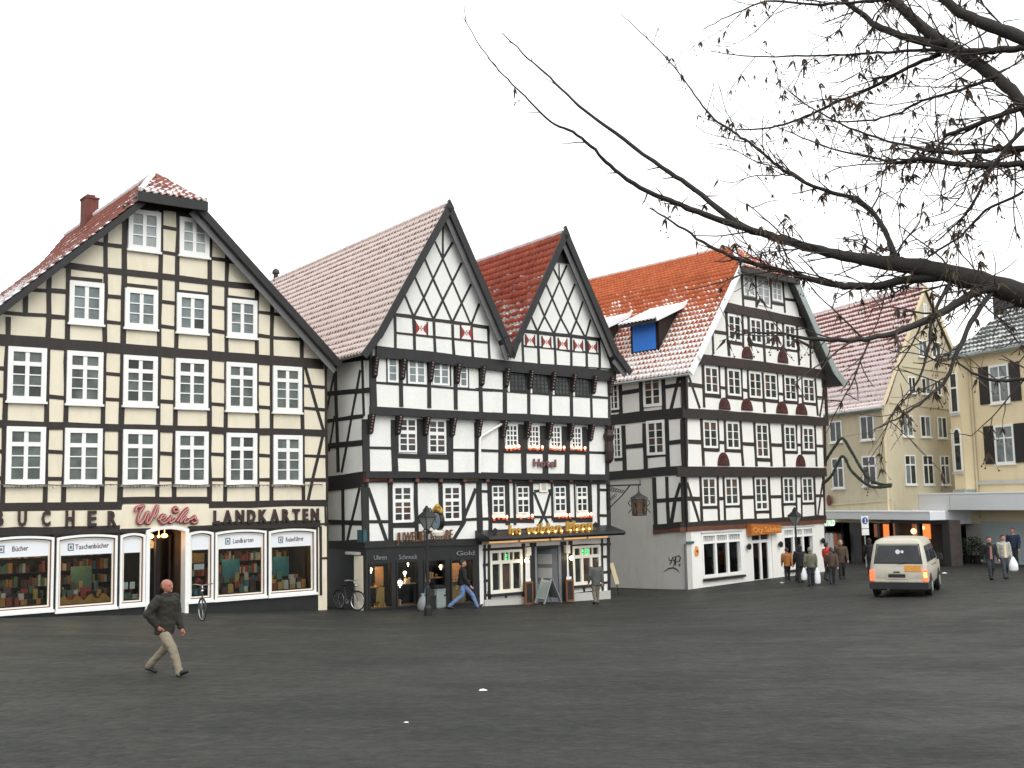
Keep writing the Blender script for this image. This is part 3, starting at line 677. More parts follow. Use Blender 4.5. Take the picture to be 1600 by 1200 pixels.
def star(zf,x0,y0,x1,y1,n):
    u0,zt=F2.px(*zf(x0,y0),n=n);u1,zb=F2.px(*zf(x1,y1),n=n); h=(zt-zb); zc=(zt+zb)/2;uc=(u0+u1)/2;w_=u1-u0
    o=MB().box(F2,u0,u1,-n-.02,-n+.02,zb,zt).build('star_panel','starwhite',H2)
    for s_ in (-1,1):
        MB().prism(F2,[(uc+s_*w_/2,zb+.02),(uc+s_*w_/2,zt-.02),(uc+s_*w_*.17,zc+h*.1),(uc+s_*w_*.17,zc-h*.1)],-n-.028,-n-.021).build('red_wedge','starred',o)
    b=MB()
    for dx,dz in ((-.09,0),(.09,0),(0,.13),(0,-.13)): b.prism(F2,[(uc+(dx-.06)*w_,zc+dz*h),(uc+dx*w_,zc+(dz-.06)*h),(uc+(dx+.06)*w_,zc+dz*h),(uc+dx*w_,zc+(dz+.06)*h)],-n-.034,-n-.024)
    b.build('red_dots','starred',o)
    for uu in (u0,u1): MB().box(F2,uu-.03,uu+.03,-n-.03,-n,zb,zt).build('edge_strip','timber_red',o)
star(a1,880,8,992,148,nC); star(a1,1300,48,1408,190,nC)
for cx,cy in ((522,190),(672,206),(822,223),(967,240),(1097,252)): star(a2,cx-41,cy-57,cx+41,cy+53,nC)
# third floor
T2('post',a1,[(488,330,497,805,.3),(745,350,752,805,.19),(1006,370,1011,815,.19),(1250,400,1257,830,.19),(1482,430,1490,855,.19)],n=nB)
T2('post',a2,[(286,470,290,865,.24),(505,490,510,880,.18),(708,510,712,890,.18),(900,520,906,895,.18),(1082,540,1091,900,.14),(1244,500,1257,905,.16)],n=nB)
T2('rail',a1,[(515,580,1600,655)],.1,nB); T2('rail',a2,[(20,640,1245,722)],.11,nB)
T2('post',a1,[(615,330,620,585,.06),(800,350,806,600,.06),(1205,385,1210,612,.06),(1370,400,1374,632,.06)],n=nB)
c3=dict(xs=[],ys=[(.667,.03),(.333,.03)]); c6=dict(xs=[(.5,.09)],ys=[(.667,.03),(.333,.03)])
for q in ((622,336,718,580),(1286,405,1366,626)): window(H2,F2,nB,a1,q,glass='glasscurt',c=.07,dp=.04,**c3)
for q in ((810,350,976,597),(1036,375,1196,608)): window(H2,F2,nB,a1,q,glass='glasscurt',c=.07,dp=.04,**c6)
for q in ((330,455,492,665),(533,470,702,688),(744,480,893,702),(934,492,1085,715)):
    window(H2,F2,nB,a2,q,[(.25,.03),(.5,.05),(.75,.03)],[(.2,.03),(.4,.03),(.6,.03),(.8,.03)],glass='glass',m='timber_black',c=.06,dp=.03)
for x in (318,526,732,920):
    u0,zt=F2.px(*a2(x-9,470),n=nB);u1,zb=F2.px(*a2(x+9,665+ (x-318)*.07),n=nB); MB().box(F2,u0,u1,-nB-.06,-nB,zb,zt).build('jamb','starwhite',H2)
# consoles under the jetties with rope carving
MT['rope']=mat('red_white_carving',(.3,.17,.16),.7,.9,30,60,.01)
def console(x,ytop,n,nn,h=.62,w_=.17):
    u,zt=F2.px(x,ytop,n=n); prof=[(0,0),(0,-h),(.35,-h*.9),(.55,-h*.55),(.8,-h*.25),(1,0)]
    pr=[(-n-k*(nn-n+.12)-.03,zt+z) for k,z in prof]; vs=[]
    for uu in (u-w_/2,u+w_/2): vs+=[F2.w(uu,y,z) for y,z in pr]
    k=len(pr); o=MB().add(vs,[tuple(range(k)),tuple(range(2*k-1,k-1,-1))]+[(i,i+k,(i+1)%k+k,(i+1)%k) for i in range(k)]).build('console','timber_black',H2)
    f=MB()
    for i in range(2,len(pr)-1):
        (y0,z0),(y1,z1)=pr[i],pr[i+1]
        for j in range(2):
            t=j/2+.25; c=F2.w(u-.02,y0+(y1-y0)*t-.012,z0+(z1-z0)*t-.02); f.ball(c,.036,6,4)
    f.build('rope_carving','rope',o,kind='stuff')
for x in (584,627,671,712.5,751,789,826,861,893,925,951): console(x,553+ (x-584)*.087+5,nB,nC,.75)
for x in (577,620,663,704.5,745,784,821,855,888,920,950): console(x,648+(x-577)*.044,nA,nB,.7)
T2('beam',ID,[(578,641,770,650.5,.3),(770,650.5,953,659,.3)],n=nB+.03)
# second floor
T2('post',ID,[(571,655,573,738,.3),(615.5,656,617,738,.3),(658.5,660,661,738,.32),(704,660,704.5,738,.26),(743.7,660,744.7,739,.2),(782.5,662,782.5,739,.3),(818,665,818.5,740,.3),(851.5,666,852,741,.3),(885.5,668,886,742,.3),(917,670,918,742,.24),(948,670,948.5,744,.28)],n=nA)
T2('rail',a5,[(460,115,685,120),(1220,135,1440,140)],.12,nA); T2('rail',a6,[(20,138,240,147),(1060,158,1225,163)],.12,nA)
T2('rail',ID,[(617,712,704,714.5,.2),(784,704.5,919,707.5,.22)],n=nA)
w10=dict(xs=[(.5,.07)],ys=[(.2,.04),(.4,.04),(.6,.13),(.8,.04)])
for q in ((622,653.5,650.5,706.5),(668.5,656,696,708.2)): window(H2,F2,nA,ID,q,glass=('glass','glass','glassbrown'),c=.06,dp=.05,**w10)
for q in ((789,663,808.5,698),(824.2,664.5,842.4,700),(858,666,876.2,701),(891,667.5,908.5,702)): window(H2,F2,nA,ID,q,[(.33,.05),(.66,.05)],[(.25,.04),(.5,.05),(.75,.04)],glass='glass',c=.06,dp=.05)
for x0,y0,x1,y1 in ((617,653,622,710),(651,655,668,711),(697,657,703,712),(783,662,788.5,703),(809,663,824,704),(843,665,857.5,705),(877,666,890.5,706),(909,667,917,707)):
    u0,zt=F2.px(x0,y0,n=nA);u1,zb=F2.px(x1,y1,n=nA); MB().box(F2,u0,u1,-nA-.03,-nA,zb,zt).build('shutter','timber_black',H2)
T2('beam',ID,[(571,741.5,770,743,.24),(770,743,951,746,.24)],n=nA+.03)
MT['painted']=mat('painted_beam_ornament',(.16,.05,.035),.6,.5,10,40,.002); MT['painted2']=mat('painted_beam_ochre',(.2,.13,.04),.6,.5,10,40,.002)
T2('beam',ID,[(571,749,770,750,.22),(770,750,951,752,.22)],n=n0+.05)
for i,x in enumerate((573,609.5,651,688,725,761,796,828,860,891,922)):
    u,zz=F2.px(x,747,n=nA-.05); MB().box(F2,u-.07,u+.07,-nA-.02,-.05,zz-.14,zz+.16).build('beam_end','painted',H2)
for x0,x1,m in ((576,605,'painted'),(727,747,'painted2'),(863,889,'painted')):
    u0,zz=F2.px(x0,749,n=.1);u1,_=F2.px(x1,749,n=.1); MB().box(F2,u0,u1,-.13,-.1,zz-.05,zz+.05).build('painted_band',m,H2)
# first floor
T2('post',ID,[(570,755,572,848,.32),(609.7,754,610.5,848,.24),(649.5,754,651,848,.2),(687.5,754,688.5,818,.22),(722.5,754,724.5,816,.24),(748,753,750,845,.32),(764.3,753,766,834,.22),(934.5,753,935.5,830,.16),(950,752,951,832,.24)])
T2('brace',a5,[(443,488,622,995,.17),(1442,495,1338,745,.17),(1338,800,1238,965,.17),(945,815,1015,905,.15)])
T2('rail',a5,[(455,800,640,800,.13),(1345,782,1460,776,.14),(665,828,885,826,.26),(900,805,985,803,.14),(1120,812,1335,806,.24)])
T2('rail',a6,[(70,520,135,520,.13),(85,775,152,773,.14),(1142,503,1228,507,.12),(1148,742,1238,744,.14),(560,518,715,512,.13),(165,788,560,790,.26),(560,757,730,757,.12),(735,783,1100,782,.26)])
T2('brace',a6,[(558,525,648,745,.14),(712,520,648,745,.14),(648,745,600,840,.13),(648,745,700,840,.13)])
w10b=dict(xs=[(.5,.08)],ys=[(.2,.04),(.4,.04),(.6,.12),(.8,.04)])
for q in ((668,465,856,806),(1132,465,1306,790)): window(H2,F2,0,a5,q,glass=('glass','glassbrown'),c=.1,dp=.05,**w10b)
w8=dict(xs=[(.5,.06)],ys=[(.28,.04),(.56,.12),(.78,.04)])
for q in ((165,470,286,722),(394,475,512,722),(742,475,852,705),(948,475,1052,705)): window(H2,F2,0,a6,q,glass='glass',c=.05,dp=.05,**w8)
for x0,y0,x1,y1 in ((148,440,163,830),(287,440,335,830),(362,440,393,830),(513,440,555,760),(712,435,741,790),(853,435,895,780),(925,435,947,780),(1053,435,1098,770)):
    u0,zt=F2.px(*a6(x0,y0));u1,zb=F2.px(*a6(x1,y1)); MB().box(F2,u0,u1,-.03,0,zb,zt).build('shutter','timber_black',H2)
for x0,x1,y0,y1 in ((163,287,435,472),(393,513,440,476),(741,853,435,476),(947,1053,435,476)):
    u0,zt=F2.px(*a6(x0,y0));u1,zb=F2.px(*a6(x1,y1)); MB().box(F2,u0,u1,-.032,0,zb,zt).build('lintel','timber_black',H2)
u,zz=F2.px(*a6(648,470),n=.05); o=MB().box(F2,u-.2,u+.2,-.07,0,zz-.24,zz+.2).build('plaque','paintw',H2); MB().box(F2,u-.1,u+.1,-.09,-.07,zz-.15,zz+.1).build('plaque_relief','greystucco',o)
T2('beam',ID,[(570,851,752,846,.24)],n=.04)
# lamps in the restaurant windows: rows of lit bulbs
MT['lampred2']=emit('red_lamp_base',(.8,.09,.03),.5)
MT['bulb']=emit('lit_cream_bulb',(1,.6,.36),2.6)
bulbs=[(x,y,nA) for x,y in ((310,110),(347,110),(380,104),(420,103),(522,106),(560,100),(592,110),(637,110),(720,103),(752,110),(800,112),(838,113),(912,108),(962,110),(990,115),(1032,118))]+[(x,y,0) for x,y in ((190,757),(233,745),(276,747),(308,755),(438,745),(508,740),(543,744),(792,738),(827,735),(860,738),(892,738),(994,735),(1030,733),(1062,730),(1090,730))]
rows=['first','second','third','fourth']
for i,(x,y,n) in enumerate(bulbs):
    u,zz=F2.px(*a6(x,y),n=n+.1); t=thing('window_lamp','','lamp',F2.w(u,-n-.1,zz-.12),F2.U,'lit lamps standing along the restaurant windows')
    fl='upper' if n else 'lower'; wi=(0 if x<450 else 1 if x<700 else 2 if x<880 else 3) if n else (0 if x<350 else 1 if x<600 else 2 if x<940 else 3)
    same=[b for b in bulbs if b[2]==n and ((0 if b[0]<450 else 1 if b[0]<700 else 2 if b[0]<880 else 3) if n else (0 if b[0]<350 else 1 if b[0]<600 else 2 if b[0]<940 else 3))==wi]
    t['label']='%s lit lamp from the left at the %s window of the restaurant\'s %s row'%(rows[[b[0] for b in same].index(x)],rows[wi],fl)
    MB().ball(F2.w(u,-n-.1,zz),.05,8,6,(1,1,1.35)).build('bulb','bulb',t); MB().lathe(F2.w(u,-n-.1,zz-.16),[(.04,.02),(.045,.06),(.035,.1)],8).build('base','lampred2',t)
# signs on this house
MT['gold']=mat('gilded_letters',(.5,.3,.06),.35,.3,8,30,0,metal=.4); MT['bronze']=mat('bronze_letters',(.16,.08,.04),.4,.3,8,30,0); MT['signplum']=mat('plum_letters',(.16,.08,.075),.5,.2,8,30,0)
s=sign('hotel_sign','small dark lettering Hotel on the white wall of the restaurant',F2,(851,725),nA+.08)
letters(s,F2,nA+.06,'Hotel',F2.px(833,728.5,n=nA+.06),F2.px(868.5,729.5,n=nA+.06),.3,'signplum',bold=.03,depth=.05,track=.03)
s=sign('jeweller_sign','bronze capital letters JUWELIER RAABE on the white wall over the jeweller',F2,(662,841),.05)
letters(s,F2,.06,'JUWELIER RAABE',F2.px(619.5,847.5,n=.06),F2.px(706.5,842,n=.06),.36,'bronze',bold=.015,depth=.06,track=.1)
s=sign('restaurant_sign','gilded blackletter words Im wilden Mann standing on the restaurant canopy',F2,(858,830),.6)
p,q=F2.px(793,838,n=.55),F2.px(924,828,n=.55); rd=np.array(q)-np.array(p)
MB().bar(F2,np.array(p)-rd*.09+[0,.22],np.array(q)+rd*.04+[0,.2],.05,-.53,-.5).build('rail','iron',s)
for e,c in ((-.09,.22),(.04,.2)):
    o=np.array(p)-[.55,-.22] if e<0 else np.array(q)+[.25,.2]
    MB().prism(F2,[(o[0]-.16,o[1]),(o[0],o[1]+.12),(o[0]+.16,o[1]),(o[0],o[1]-.12)],-.55,-.5).build('finial','iron',s)
letters(s,F2,.55,'Im wilden Mann',p,q,.42,'gold',bold=.028,depth=.09,track=.06,shear=.12)
# letters' feet light up: a row of small lamps on the canopy behind them
LS=['the I','the first m','the w','the i of wilden','the l','the d','the e','the n of wilden','the M','the a','the first n of Mann','the last n']
for i in range(12):
    f=(i+.5+(.35 if i>1 else 0)+(.35 if i>7 else 0))/12.8; c=np.array(p)+rd*f; b=MB().ball(F2.w(c[0],-.68,c[1]+.06),.035,6,4)
    tag(b.build('sign_lamp','lampwarm'),'tiny lamp under %s of the gilded restaurant lettering'%LS[i],'lamp','tiny lamps along the gilded lettering')
# canopy
c=MB(); (ua,za),(ub,zb)=F2.px(753.5,842,n=.9),F2.px(956,832,n=.9)
prof=[(-.0,2.62),(-.95,2.38),(-1.0,2.30),(-.9,2.22),(-.0,2.2)]
for (u0,u1) in ((4.55,10.9),):
    vs=[F2.w(u0,y,z) for y,z in prof]+[F2.w(u1+.35,y,z) for y,z in prof]; k=len(prof)
    c.add(vs,[tuple(range(k)),tuple(range(2*k-1,k-1,-1))]+[(i,i+k,(i+1)%k+k,(i+1)%k) for i in range(k)])
cn=c.build('canopy','iron',H2)
MT['warmstrip']=emit('lit_strip',(1,.55,.22),.6)
for u0,u1 in ((4.9,6.2),(6.35,7.7),(7.85,8.3),(8.5,9.6),(9.75,10.7)): MB().box(F2,u0,u1,-.5,-.42,2.13,2.19).build('strip_lamp','warmstrip',cn)
# ground floor: restaurant
ops=[(5.19,6.71,.2,1.83),(7.31,8.66,-1.2,1.9),(9.22,10.66,.26,1.83)]
open_wall(F2,4.72,W2,-1.3,2.2,ops,.0,.25).build('wall','white',H2)
for a_,b_,c_ in ((4.9,7.2,0.),(8.8,11.14,-.05)): MB().box(F2,a_,b_,-.05,-.004,-1.3,c_).build('plinth','greystucco',H2)
room(F2,4.75,11.0,.27,3.5,-.6,2.18).build('interior','warmroom',H2)
T2('post',ID,[(757,851,758,947,.14),(764,851,764.5,946,.16),(817.5,849,819,945,.2),(832.5,848,834.5,946,.36),(880,846,881.5,940,.36),(891,845,892.5,942,.22),(940.5,842,941.5,938,.12),(950.5,840,951.5,938,.18),(790,926,791,942,.1),(912,915,913,930,.1)])
T2('rail',a9,[(88,485,1320,430,.12),(88,632,132,630,.12),(95,787,135,783,.12),(100,925,135,922,.12),(1240,555,1290,550,.12),(1245,705,1300,700,.12),(1250,805,1300,800,.12),(130,905,490,875,.18),(950,835,1240,810,.14),(130,985,490,955,.1),(955,915,1160,890,.12)])
def rwin(q,ops_,lab):
    u0,u1,z0,z1=q; b=MB(); y0,y1=-.05,.12; c=.1
    b.box(F2,u0,u0+c,y0,y1,z0,z1).box(F2,u1-c,u1,y0,y1,z0,z1).box(F2,u0+c,u1-c,y0,y1,z1-c,z1).box(F2,u0+c,u1-c,y0,y1,z0,z0+.13)
    zt=z0+(z1-z0)*.68; b.box(F2,u0+c,u1-c,y0+.01,y1,zt,zt+.13)
    for f in (1/3,2/3): m=u0+(u1-u0)*f; b.box(F2,m-.06,m+.06,y0+.015,y1,z0+.13,zt)
    m=u0+(u1-u0)*.31; b.box(F2,m-.06,m+.06,y0+.015,y1,zt+.13,z1-c)
    for f in (.47,.6,.73): m=u0+(u1-u0)*f; b.box(F2,m-.025,m+.025,y0+.02,y1,zt+.13,z1-c)
    o=b.build('window','paintw',H2)
    ed=[u0+c]+[u0+(u1-u0)*f for f in (1/3,2/3)]+[u1-c]
    for i in range(3): MB().box(F2,ed[i],ed[i+1],.05,.06,z0+.13,zt).build('pane','glass' if i!=1 else 'glassbrown',o)
    ed=[u0+c]+[u0+(u1-u0)*f for f in (.31,.47,.6,.73)]+[u1-c]
    for i in range(5): MB().box(F2,ed[i],ed[i+1],.05,.06,zt+.13,z1-c).build('pane','glass',o)
    MB().box(F2,u0-.06,u1+.06,-.16,-.05,z0-.1,z0-.01).build('sill','timber_black',o)
    return zt
MT['green']=emit('green_neon',(.05,.9,.25),1.6)
for q,us in (((5.19,6.71,.2,1.83),((5.96,.14),)),((9.22,10.66,.26,1.83),((9.75,.22),(9.98,.22)))):
    zt=rwin(q,None,'')
    for iu,(u,w_) in enumerate(us):
        b=MB(); 
        for dz in (.04,.12,.2): b.tube([F2.w(u-w_/2+.02+w_*k/5,.03,zt+.13+dz+.03*math.sin(k*1.7+dz*20)) for k in range(5)],.018,5)
        tag(b.build('neon_sign','green'),['green neon squiggle in the left restaurant window','left green neon squiggle of the right restaurant window','right green neon squiggle of the right restaurant window'][(u>7)+(u>9.9)],'neon sign')
# door recess, grey leaf standing open
MB().box(F2,7.33,7.43,-.03,.3,-1.2,1.88).box(F2,8.5,8.63,-.03,.3,-1.2,1.88).build('door_frame','greypaint',H2)
ld=MB().add([F2.w(*p) for p in ((8.5,.05,-.6),(8.5,.09,-.6),(8.5,.09,1.8),(8.5,.05,1.8),(7.95,.85,-.6),(7.95,.9,-.6),(7.95,.9,1.8),(7.95,.85,1.8))],[(0,1,2,3),(7,6,5,4),(0,4,5,1),(1,5,6,2),(2,6,7,3),(3,7,4,0)]).build('door','greypaint',H2)
for zz in (.1,.75,1.3):
    MB().add([F2.w(8.4-.55*k*.8,.17+.8*k*.8,z) for k,z in ((.1,zz-.15),(.85,zz-.15),(.85,zz+.25),(.1,zz+.25))]+[F2.w(8.38-.55*k*.8,.16+.8*k*.8,z) for k,z in ((.1,zz-.15),(.85,zz-.15),(.85,zz+.25),(.1,zz+.25))],MB.BF).build('door_panel','greystucco',ld)
for px,py in ((824.5,861.5),(885.5,858)):
    u,zz=F2.px(px,py,n=.1); MB().box(F2,u-.1,u+.1,-.2,-.04,zz-.16,zz+.16).build('box_lamp','paintw',H2)
for i,(px,py) in enumerate(((823,876),(893,872))):
    u,zz=F2.px(px,py,n=.25); t=thing('wall_lamp','round lit lamp on the post %s of the restaurant door'%('left','right')[i],'lamp',F2.w(u,-.25,zz),F2.U,'lamps beside the restaurant door')
    MB().ball(F2.w(u,-.25,zz),.08,10,7).build('globe','lampwhite',t); MB().tube([F2.w(u,-.25,zz),F2.w(u+.25,-.1,zz+.02),F2.w(u+.3,0,zz)],.018,6).build('arm','iron',t)
# ground floor: jeweller, black front with lit windows
ops=[(.05,.93,.02,1.6),(1.16,2.05,.02,1.6),(2.3,3.2,.3,1.6),(3.46,4.42,-.05,1.56)]
open_wall(F2,-.1,4.72,-1.3,2.3,ops,.0,.25).build('shopfront','black',H2)
room(F2,.0,4.7,.27,1.6,-.02,1.75).build('interior','black',H2)
MT['jewelwarm']=mat('warm_display_board',(.6,.4,.16),.7,.2,3,20,0); MT['peach']=mat('peach_display_board',(.5,.26,.13),.7,.2,3,20,0)
for k,(a,b,c,d) in enumerate(ops):
    w_=MB(); ring(w_,F2,[(a-.04,c-.04),(b+.04,c-.04),(b+.04,d+.04),(a-.04,d+.04)],[(a+.02,c+.02),(b-.02,c+.02),(b-.02,d-.02),(a+.02,d-.02)],-.03,.1); w_=w_.build('shop_window','iron',H2); MB().box(F2,a+.02,b-.02,.05,.058,c+.02,d-.02).build('pane','clear',w_)
lj=['peach and yellow boards with jewellery in the leftmost lit jeweller window','lit shelf with a round lamp in the second jeweller window','dim shelf of jewellery behind the street lamp pole','warm lit shelves in the rightmost jeweller window']
for k,(a,b,c,d) in enumerate(ops):
    t=thing('jewellery_display',lj[k],'jewellery display',F2.w((a+b)/2,.5,c),F2.U,'displays in the jeweller windows')
    zc=c+(d-c)*(.5 if k else .47)
    MB().box(F2,a,b if k!=0 else a+.6,.15,.55,zc-.03,zc).build('shelf','peach',t); MB().box(F2,a,b,.12,.6,c-.02,c+.03).build('shelf','peach',t)
    if k in (0,3):
        MB().box(F2,a+.52 if k==0 else a+.02,b-.02,.56,.6,zc,d-.15).build('backboard','peach',t); MB().box(F2,a+.52 if k==0 else a+.02,b-.02,.5,.54,c+.03,zc-.05).build('backboard','jewelwarm',t)
    for i in range(9):
        u=a+.08+(b-a-.2)*random.random(); base=random.choice([c+.03,zc])
        h=random.uniform(.06,.22); MB().lathe(F2.w(u,.25+random.random()*.2,base),[(.05,0),(.03,h*.5),(.06,h*.8),(.02,h)],7).build('ornament',random.choice(['gold','banner','peach','jewelwarm']),t)
    if k!=2: plight(F2.w((a+b)/2+.1,.2,d-.12),(9,4,0,7)[k],(1,.66,.32),.05)
for i,(px,py,r) in enumerate(((579.5,890,.06),(632.5,895,.06),(625,911,.1),(688.5,885,.06),(637.5,881,.035))):
    u,zz=F2.px(px,py,n=-.3); b=MB().ball(F2.w(u,.3,zz),r,8,6); b.tube([F2.w(u,.3,zz-r),F2.w(u,.3,zz-r-.06)],.02,5)
    tag(b.build('display_lamp','lampwhite'),['small spot lamp high in the leftmost jeweller window','spot lamp hanging in the middle of the second jeweller window','round glowing lamp on the shelf of the second jeweller window','lone spot lamp right of the street lamp pole','faint lamp at the top of the second jeweller window'][i],'lamp','lamps in the jeweller windows')
for (x0,x1,y,tx) in ((584,604,875,'Uhren'),(623,652,874,'Schmuck'),(713,741,868,'Gold')):
    s=sign('shop_lettering','dim grey lettering %s over a jeweller window'%tx,F2,(x0,y),.02); letters(s,F2,.01,tx,F2.px(x0,y,n=.01),F2.px(x1,y-1,n=.01),.17,'greypaint',depth=.02,joined=True)
# side wall in the lane
S2=Fr(F2.w(0,0,0),-vpdir(-500)[0])
MB().box(S2,-9,0,-.06,.0,2.3,9.2).build('side_wall','white',H2)
MB().box(S2,-9,-.12,-.05,.0,-1.3,2.3).build('side_wall','black',H2)
T3=lambda k,rows,wd=.2:timbers(H2,S2,.06,k,ID,rows,'timber_black',wd)
T3('post',[(566,558,569,650,.16),(524,570,529,738,.25),(536,761,537,849,.25)]); T3('brace',[(563,578,534,738,.18),(562,762,542,849,.18),(524,577,511,640,.16),(514,705,523,650,.15)])
T3('rail',[(505,616,578,609.5,.22),(505,659,568,650,.18),(505,698,568,691.5,.24),(505,815.5,568,817,.2)]); T3('beam',[(505,757,573,748,.55),(505,851,571,850,.3),(505,563,580,555,.35)])
u0,zt=S2.px(553,868,n=.12);u1,zb=S2.px(567,953,n=.12); MB().box(S2,u0,u1,-.12,-.05,-1.,zt).build('pilaster','cream',H2)
u0,zt=S2.px(540,862,n=.2);u1,zb=S2.px(558.5,867,n=.2); tag(MB().box(S2,u0,u1,-.22,-.06,zb,zt).build('name_plate','greystucco'),'small pale plate on the dark side wall in the lane','sign')
u0,zt=S2.px(558,828,n=.2);u1,zb=S2.px(568,848,n=.2); MT['teal']=mat('teal_plate',(.03,.09,.1),.5,.3); tag(MB().box(S2,u0,u1,-.2,-.06,zb,zt).build('teal_panel','teal'),'teal panel fixed to the corner of the lane wall','panel')
# white drain pipe bent across the wall
pp=[F2.w(*(lambda u,z:(u,-nA-.1,z))(*F2.px(x,y,n=nA+.1))) for x,y in ((749.5,739),(749.8,700),(750,686),(752,682),(768,672),(784,662.5))]
MB().tube(pp,.05,8).build('drain_pipe','paint',H2)
# =================================================================== white five-storey half-timbered house (right of middle)
F4=Fr(at(1076,921,48.6),vpdir(2570)[0],.06)
H4=thing('corner_house','tall white half-timbered house with orange snow-dusted roof and café on its ground floor','house',F4.O,F4.U)
S4=Fr(at(1076,921,48.6),-vpdir(-664)[0])
b1=Z(920,540,5.926);b2=Z(1060,400,5.926);b3=Z(1060,560,5.926);b4=Z(920,720,5.456);b5=Z(1060,720,5.456)
nf=[0,.12,.24,.36,.42]
zz=lambda x,y,n=0:F4.px(x,y,n=n)[1]
zB1=2.62; zB5=zz(1180,736); zB4=zz(1180,651,.12); zB3=zz(1190,572,.24); zB2=zz(1190,490,.36)
RL4=[(-.35,9.5),(.2,10.15),(3.9,14.75),(6.3,16.55)]; RR4=[(13.15,9.75),(12.1,10.45),(8.75,14.75),(6.3,16.55)]
def uL(z): return np.interp(z,[p[1] for p in RL4],[p[0] for p in RL4])
def uR(z): return np.interp(z,[p[1] for p in RR4],[p[0] for p in RR4])
def storey(z0,z1,n,l0,r0,l1,r1): MB().prism(F4,[(l0,z0),(r0,z0),(r1,z1),(l1,z1)],-n,14).build('wall','white2',H4)
storey(2.6,zB5,0,0,11.72,0,11.72); storey(zB5,zB4,nf[1],.0,11.74,.0,11.74)
storey(zB4,9.75,nf[2],.0,11.76,.0,11.76); storey(9.75,zB3,nf[2],.1,11.76,.25,11.76)
storey(zB3,zB2,nf[3],uL(zB3)+.12,uR(zB3)-.5,uL(zB2)+.1,uR(zB2)-.35); storey(zB2,14.75,nf[4],uL(zB2)+.1,uR(zB2)-.3,uL(14.75)+.05,uR(14.75)-.1)
yf4=-.85
cut4=lambda z:(yf4 if z<14.85 else yf4+(z-14.85)/1.7*2.2,99)
roof_slope(H4,F4,RL4,yf4,16,'roof4',cut4,deckm='roof_deck1'); roof_slope(H4,F4,RR4,yf4,16,'roof4',cut4,deckm='roof_deck1')
half_hip(H4,F4,3.85,8.85,14.8,yf4-.15,6.3,1.35,16.6,'roof4b','roof_deck1')
rt=MB(); rt.tube([F4.w(6.3,1.4+k*.36,16.62+.02*(k%2)) for k in range(40)],.11,8); rt.tube([F4.w(8.85-2.55*k/6,-1+2.35*k/6,14.86+1.78*k/6) for k in range(7)],.1,8); rt.build('ridge_tiles','roof4',H4)
rt=MB(); rt.tube([F4.w(3.85+2.45*k/9,-1+2.35*k/9,14.86+1.78*k/9) for k in range(10)],.1,8); rt.build('snowy_hip_tiles','snow',H4)
for p,q in zip(RL4[:-2],RL4[1:-1]): MB().bar(F4,(p[0],p[1]-.02),(q[0]+.08,q[1]+.1),.32,yf4-.06,yf4-.01).build('verge_board','snow',H4)
pr4=RR4[:-1]
for p,q in zip(pr4[:-1],pr4[1:]): MB().bar(F4,(p[0],p[1]-.05),(q[0],q[1]-.05),.42,yf4-.06,yf4-.01).build('verge_board','zinc',H4)
MB().box(F4,3.8,8.9,yf4-.2,yf4-.1,14.55,14.82).build('eave_board','timber_dark',H4)
MB().tube([S4.w(u,-.42,9.42) for u in (.9,-8)],.06,8).build('gutter','zinc',H4)
TS=.98
T4=lambda k,zf,rows,wd=.2,n=0.,m='timber_brown':timbers(H4,F4,n,k,zf,rows,m,wd)
T4('beam',ID,[(1058,737,1291,737.8,.46)],n=.13,m='timber_dark'); T4('beam',ID,[(1066,645,1294,659,.42)],n=nf[2]+.01,m='timber_dark')
T4('beam',ID,[(1086,559.5,1289,585,.45)],n=nf[3]+.01); T4('beam',ID,[(1128,478.5,1259,505,.45)],n=nf[4]+.01)
# F5
T4('post',b2,[(585,150,600,460,.16),(713,180,722,475,.18),(850,205,858,490,.16),(965,240,985,525,.16),(1100,440,1125,560,.13),(455,330,462,420,.14)],n=nf[4])
T4('rail',b2,[(600,383,718,403,.16),(860,432,975,453,.16),(978,397,1085,412,.14)],n=nf[4])
c4=dict(xs=[(.5,.1)],ys=[(.667,.03),(.333,.03)])
for q in ((592,172,705,380),(717,196,846,474),(857,230,958,430)): window(H4,F4,nf[4],b2,q,glass='glasspale',c=.1,dp=.05,**c4)
# F4
T4('post',b2,[(440,515,468,925,.2),(590,545,600,850,.16),(645,560,652,830,.16),(778,590,800,980,.2),(910,610,918,880,.15),(965,620,975,890,.15),(1095,640,1118,1010,.18),(1218,790,1225,1035,.17),(312,640,322,910,.16)],n=nf[3])
T4('rail',b2,[(285,692,440,717,.18),(455,795,600,818,.16),(600,688,648,697,.14),(655,815,795,838,.15),(800,838,1120,882,.16),(915,725,970,733,.13),(1105,780,1240,850,.16)],n=nf[3])
cg=('glass','glass','glassbrown')
c8=dict(xs=[(.5,.11)],ys=[(.667,.03),(.333,.03)])
for q in ((450,535,580,797),(655,572,771,818),(789,592,901,842),(975,630,1086,872)): window(H4,F4,nf[3],b2,q,glass=cg,c=.1,dp=.05,**c8)
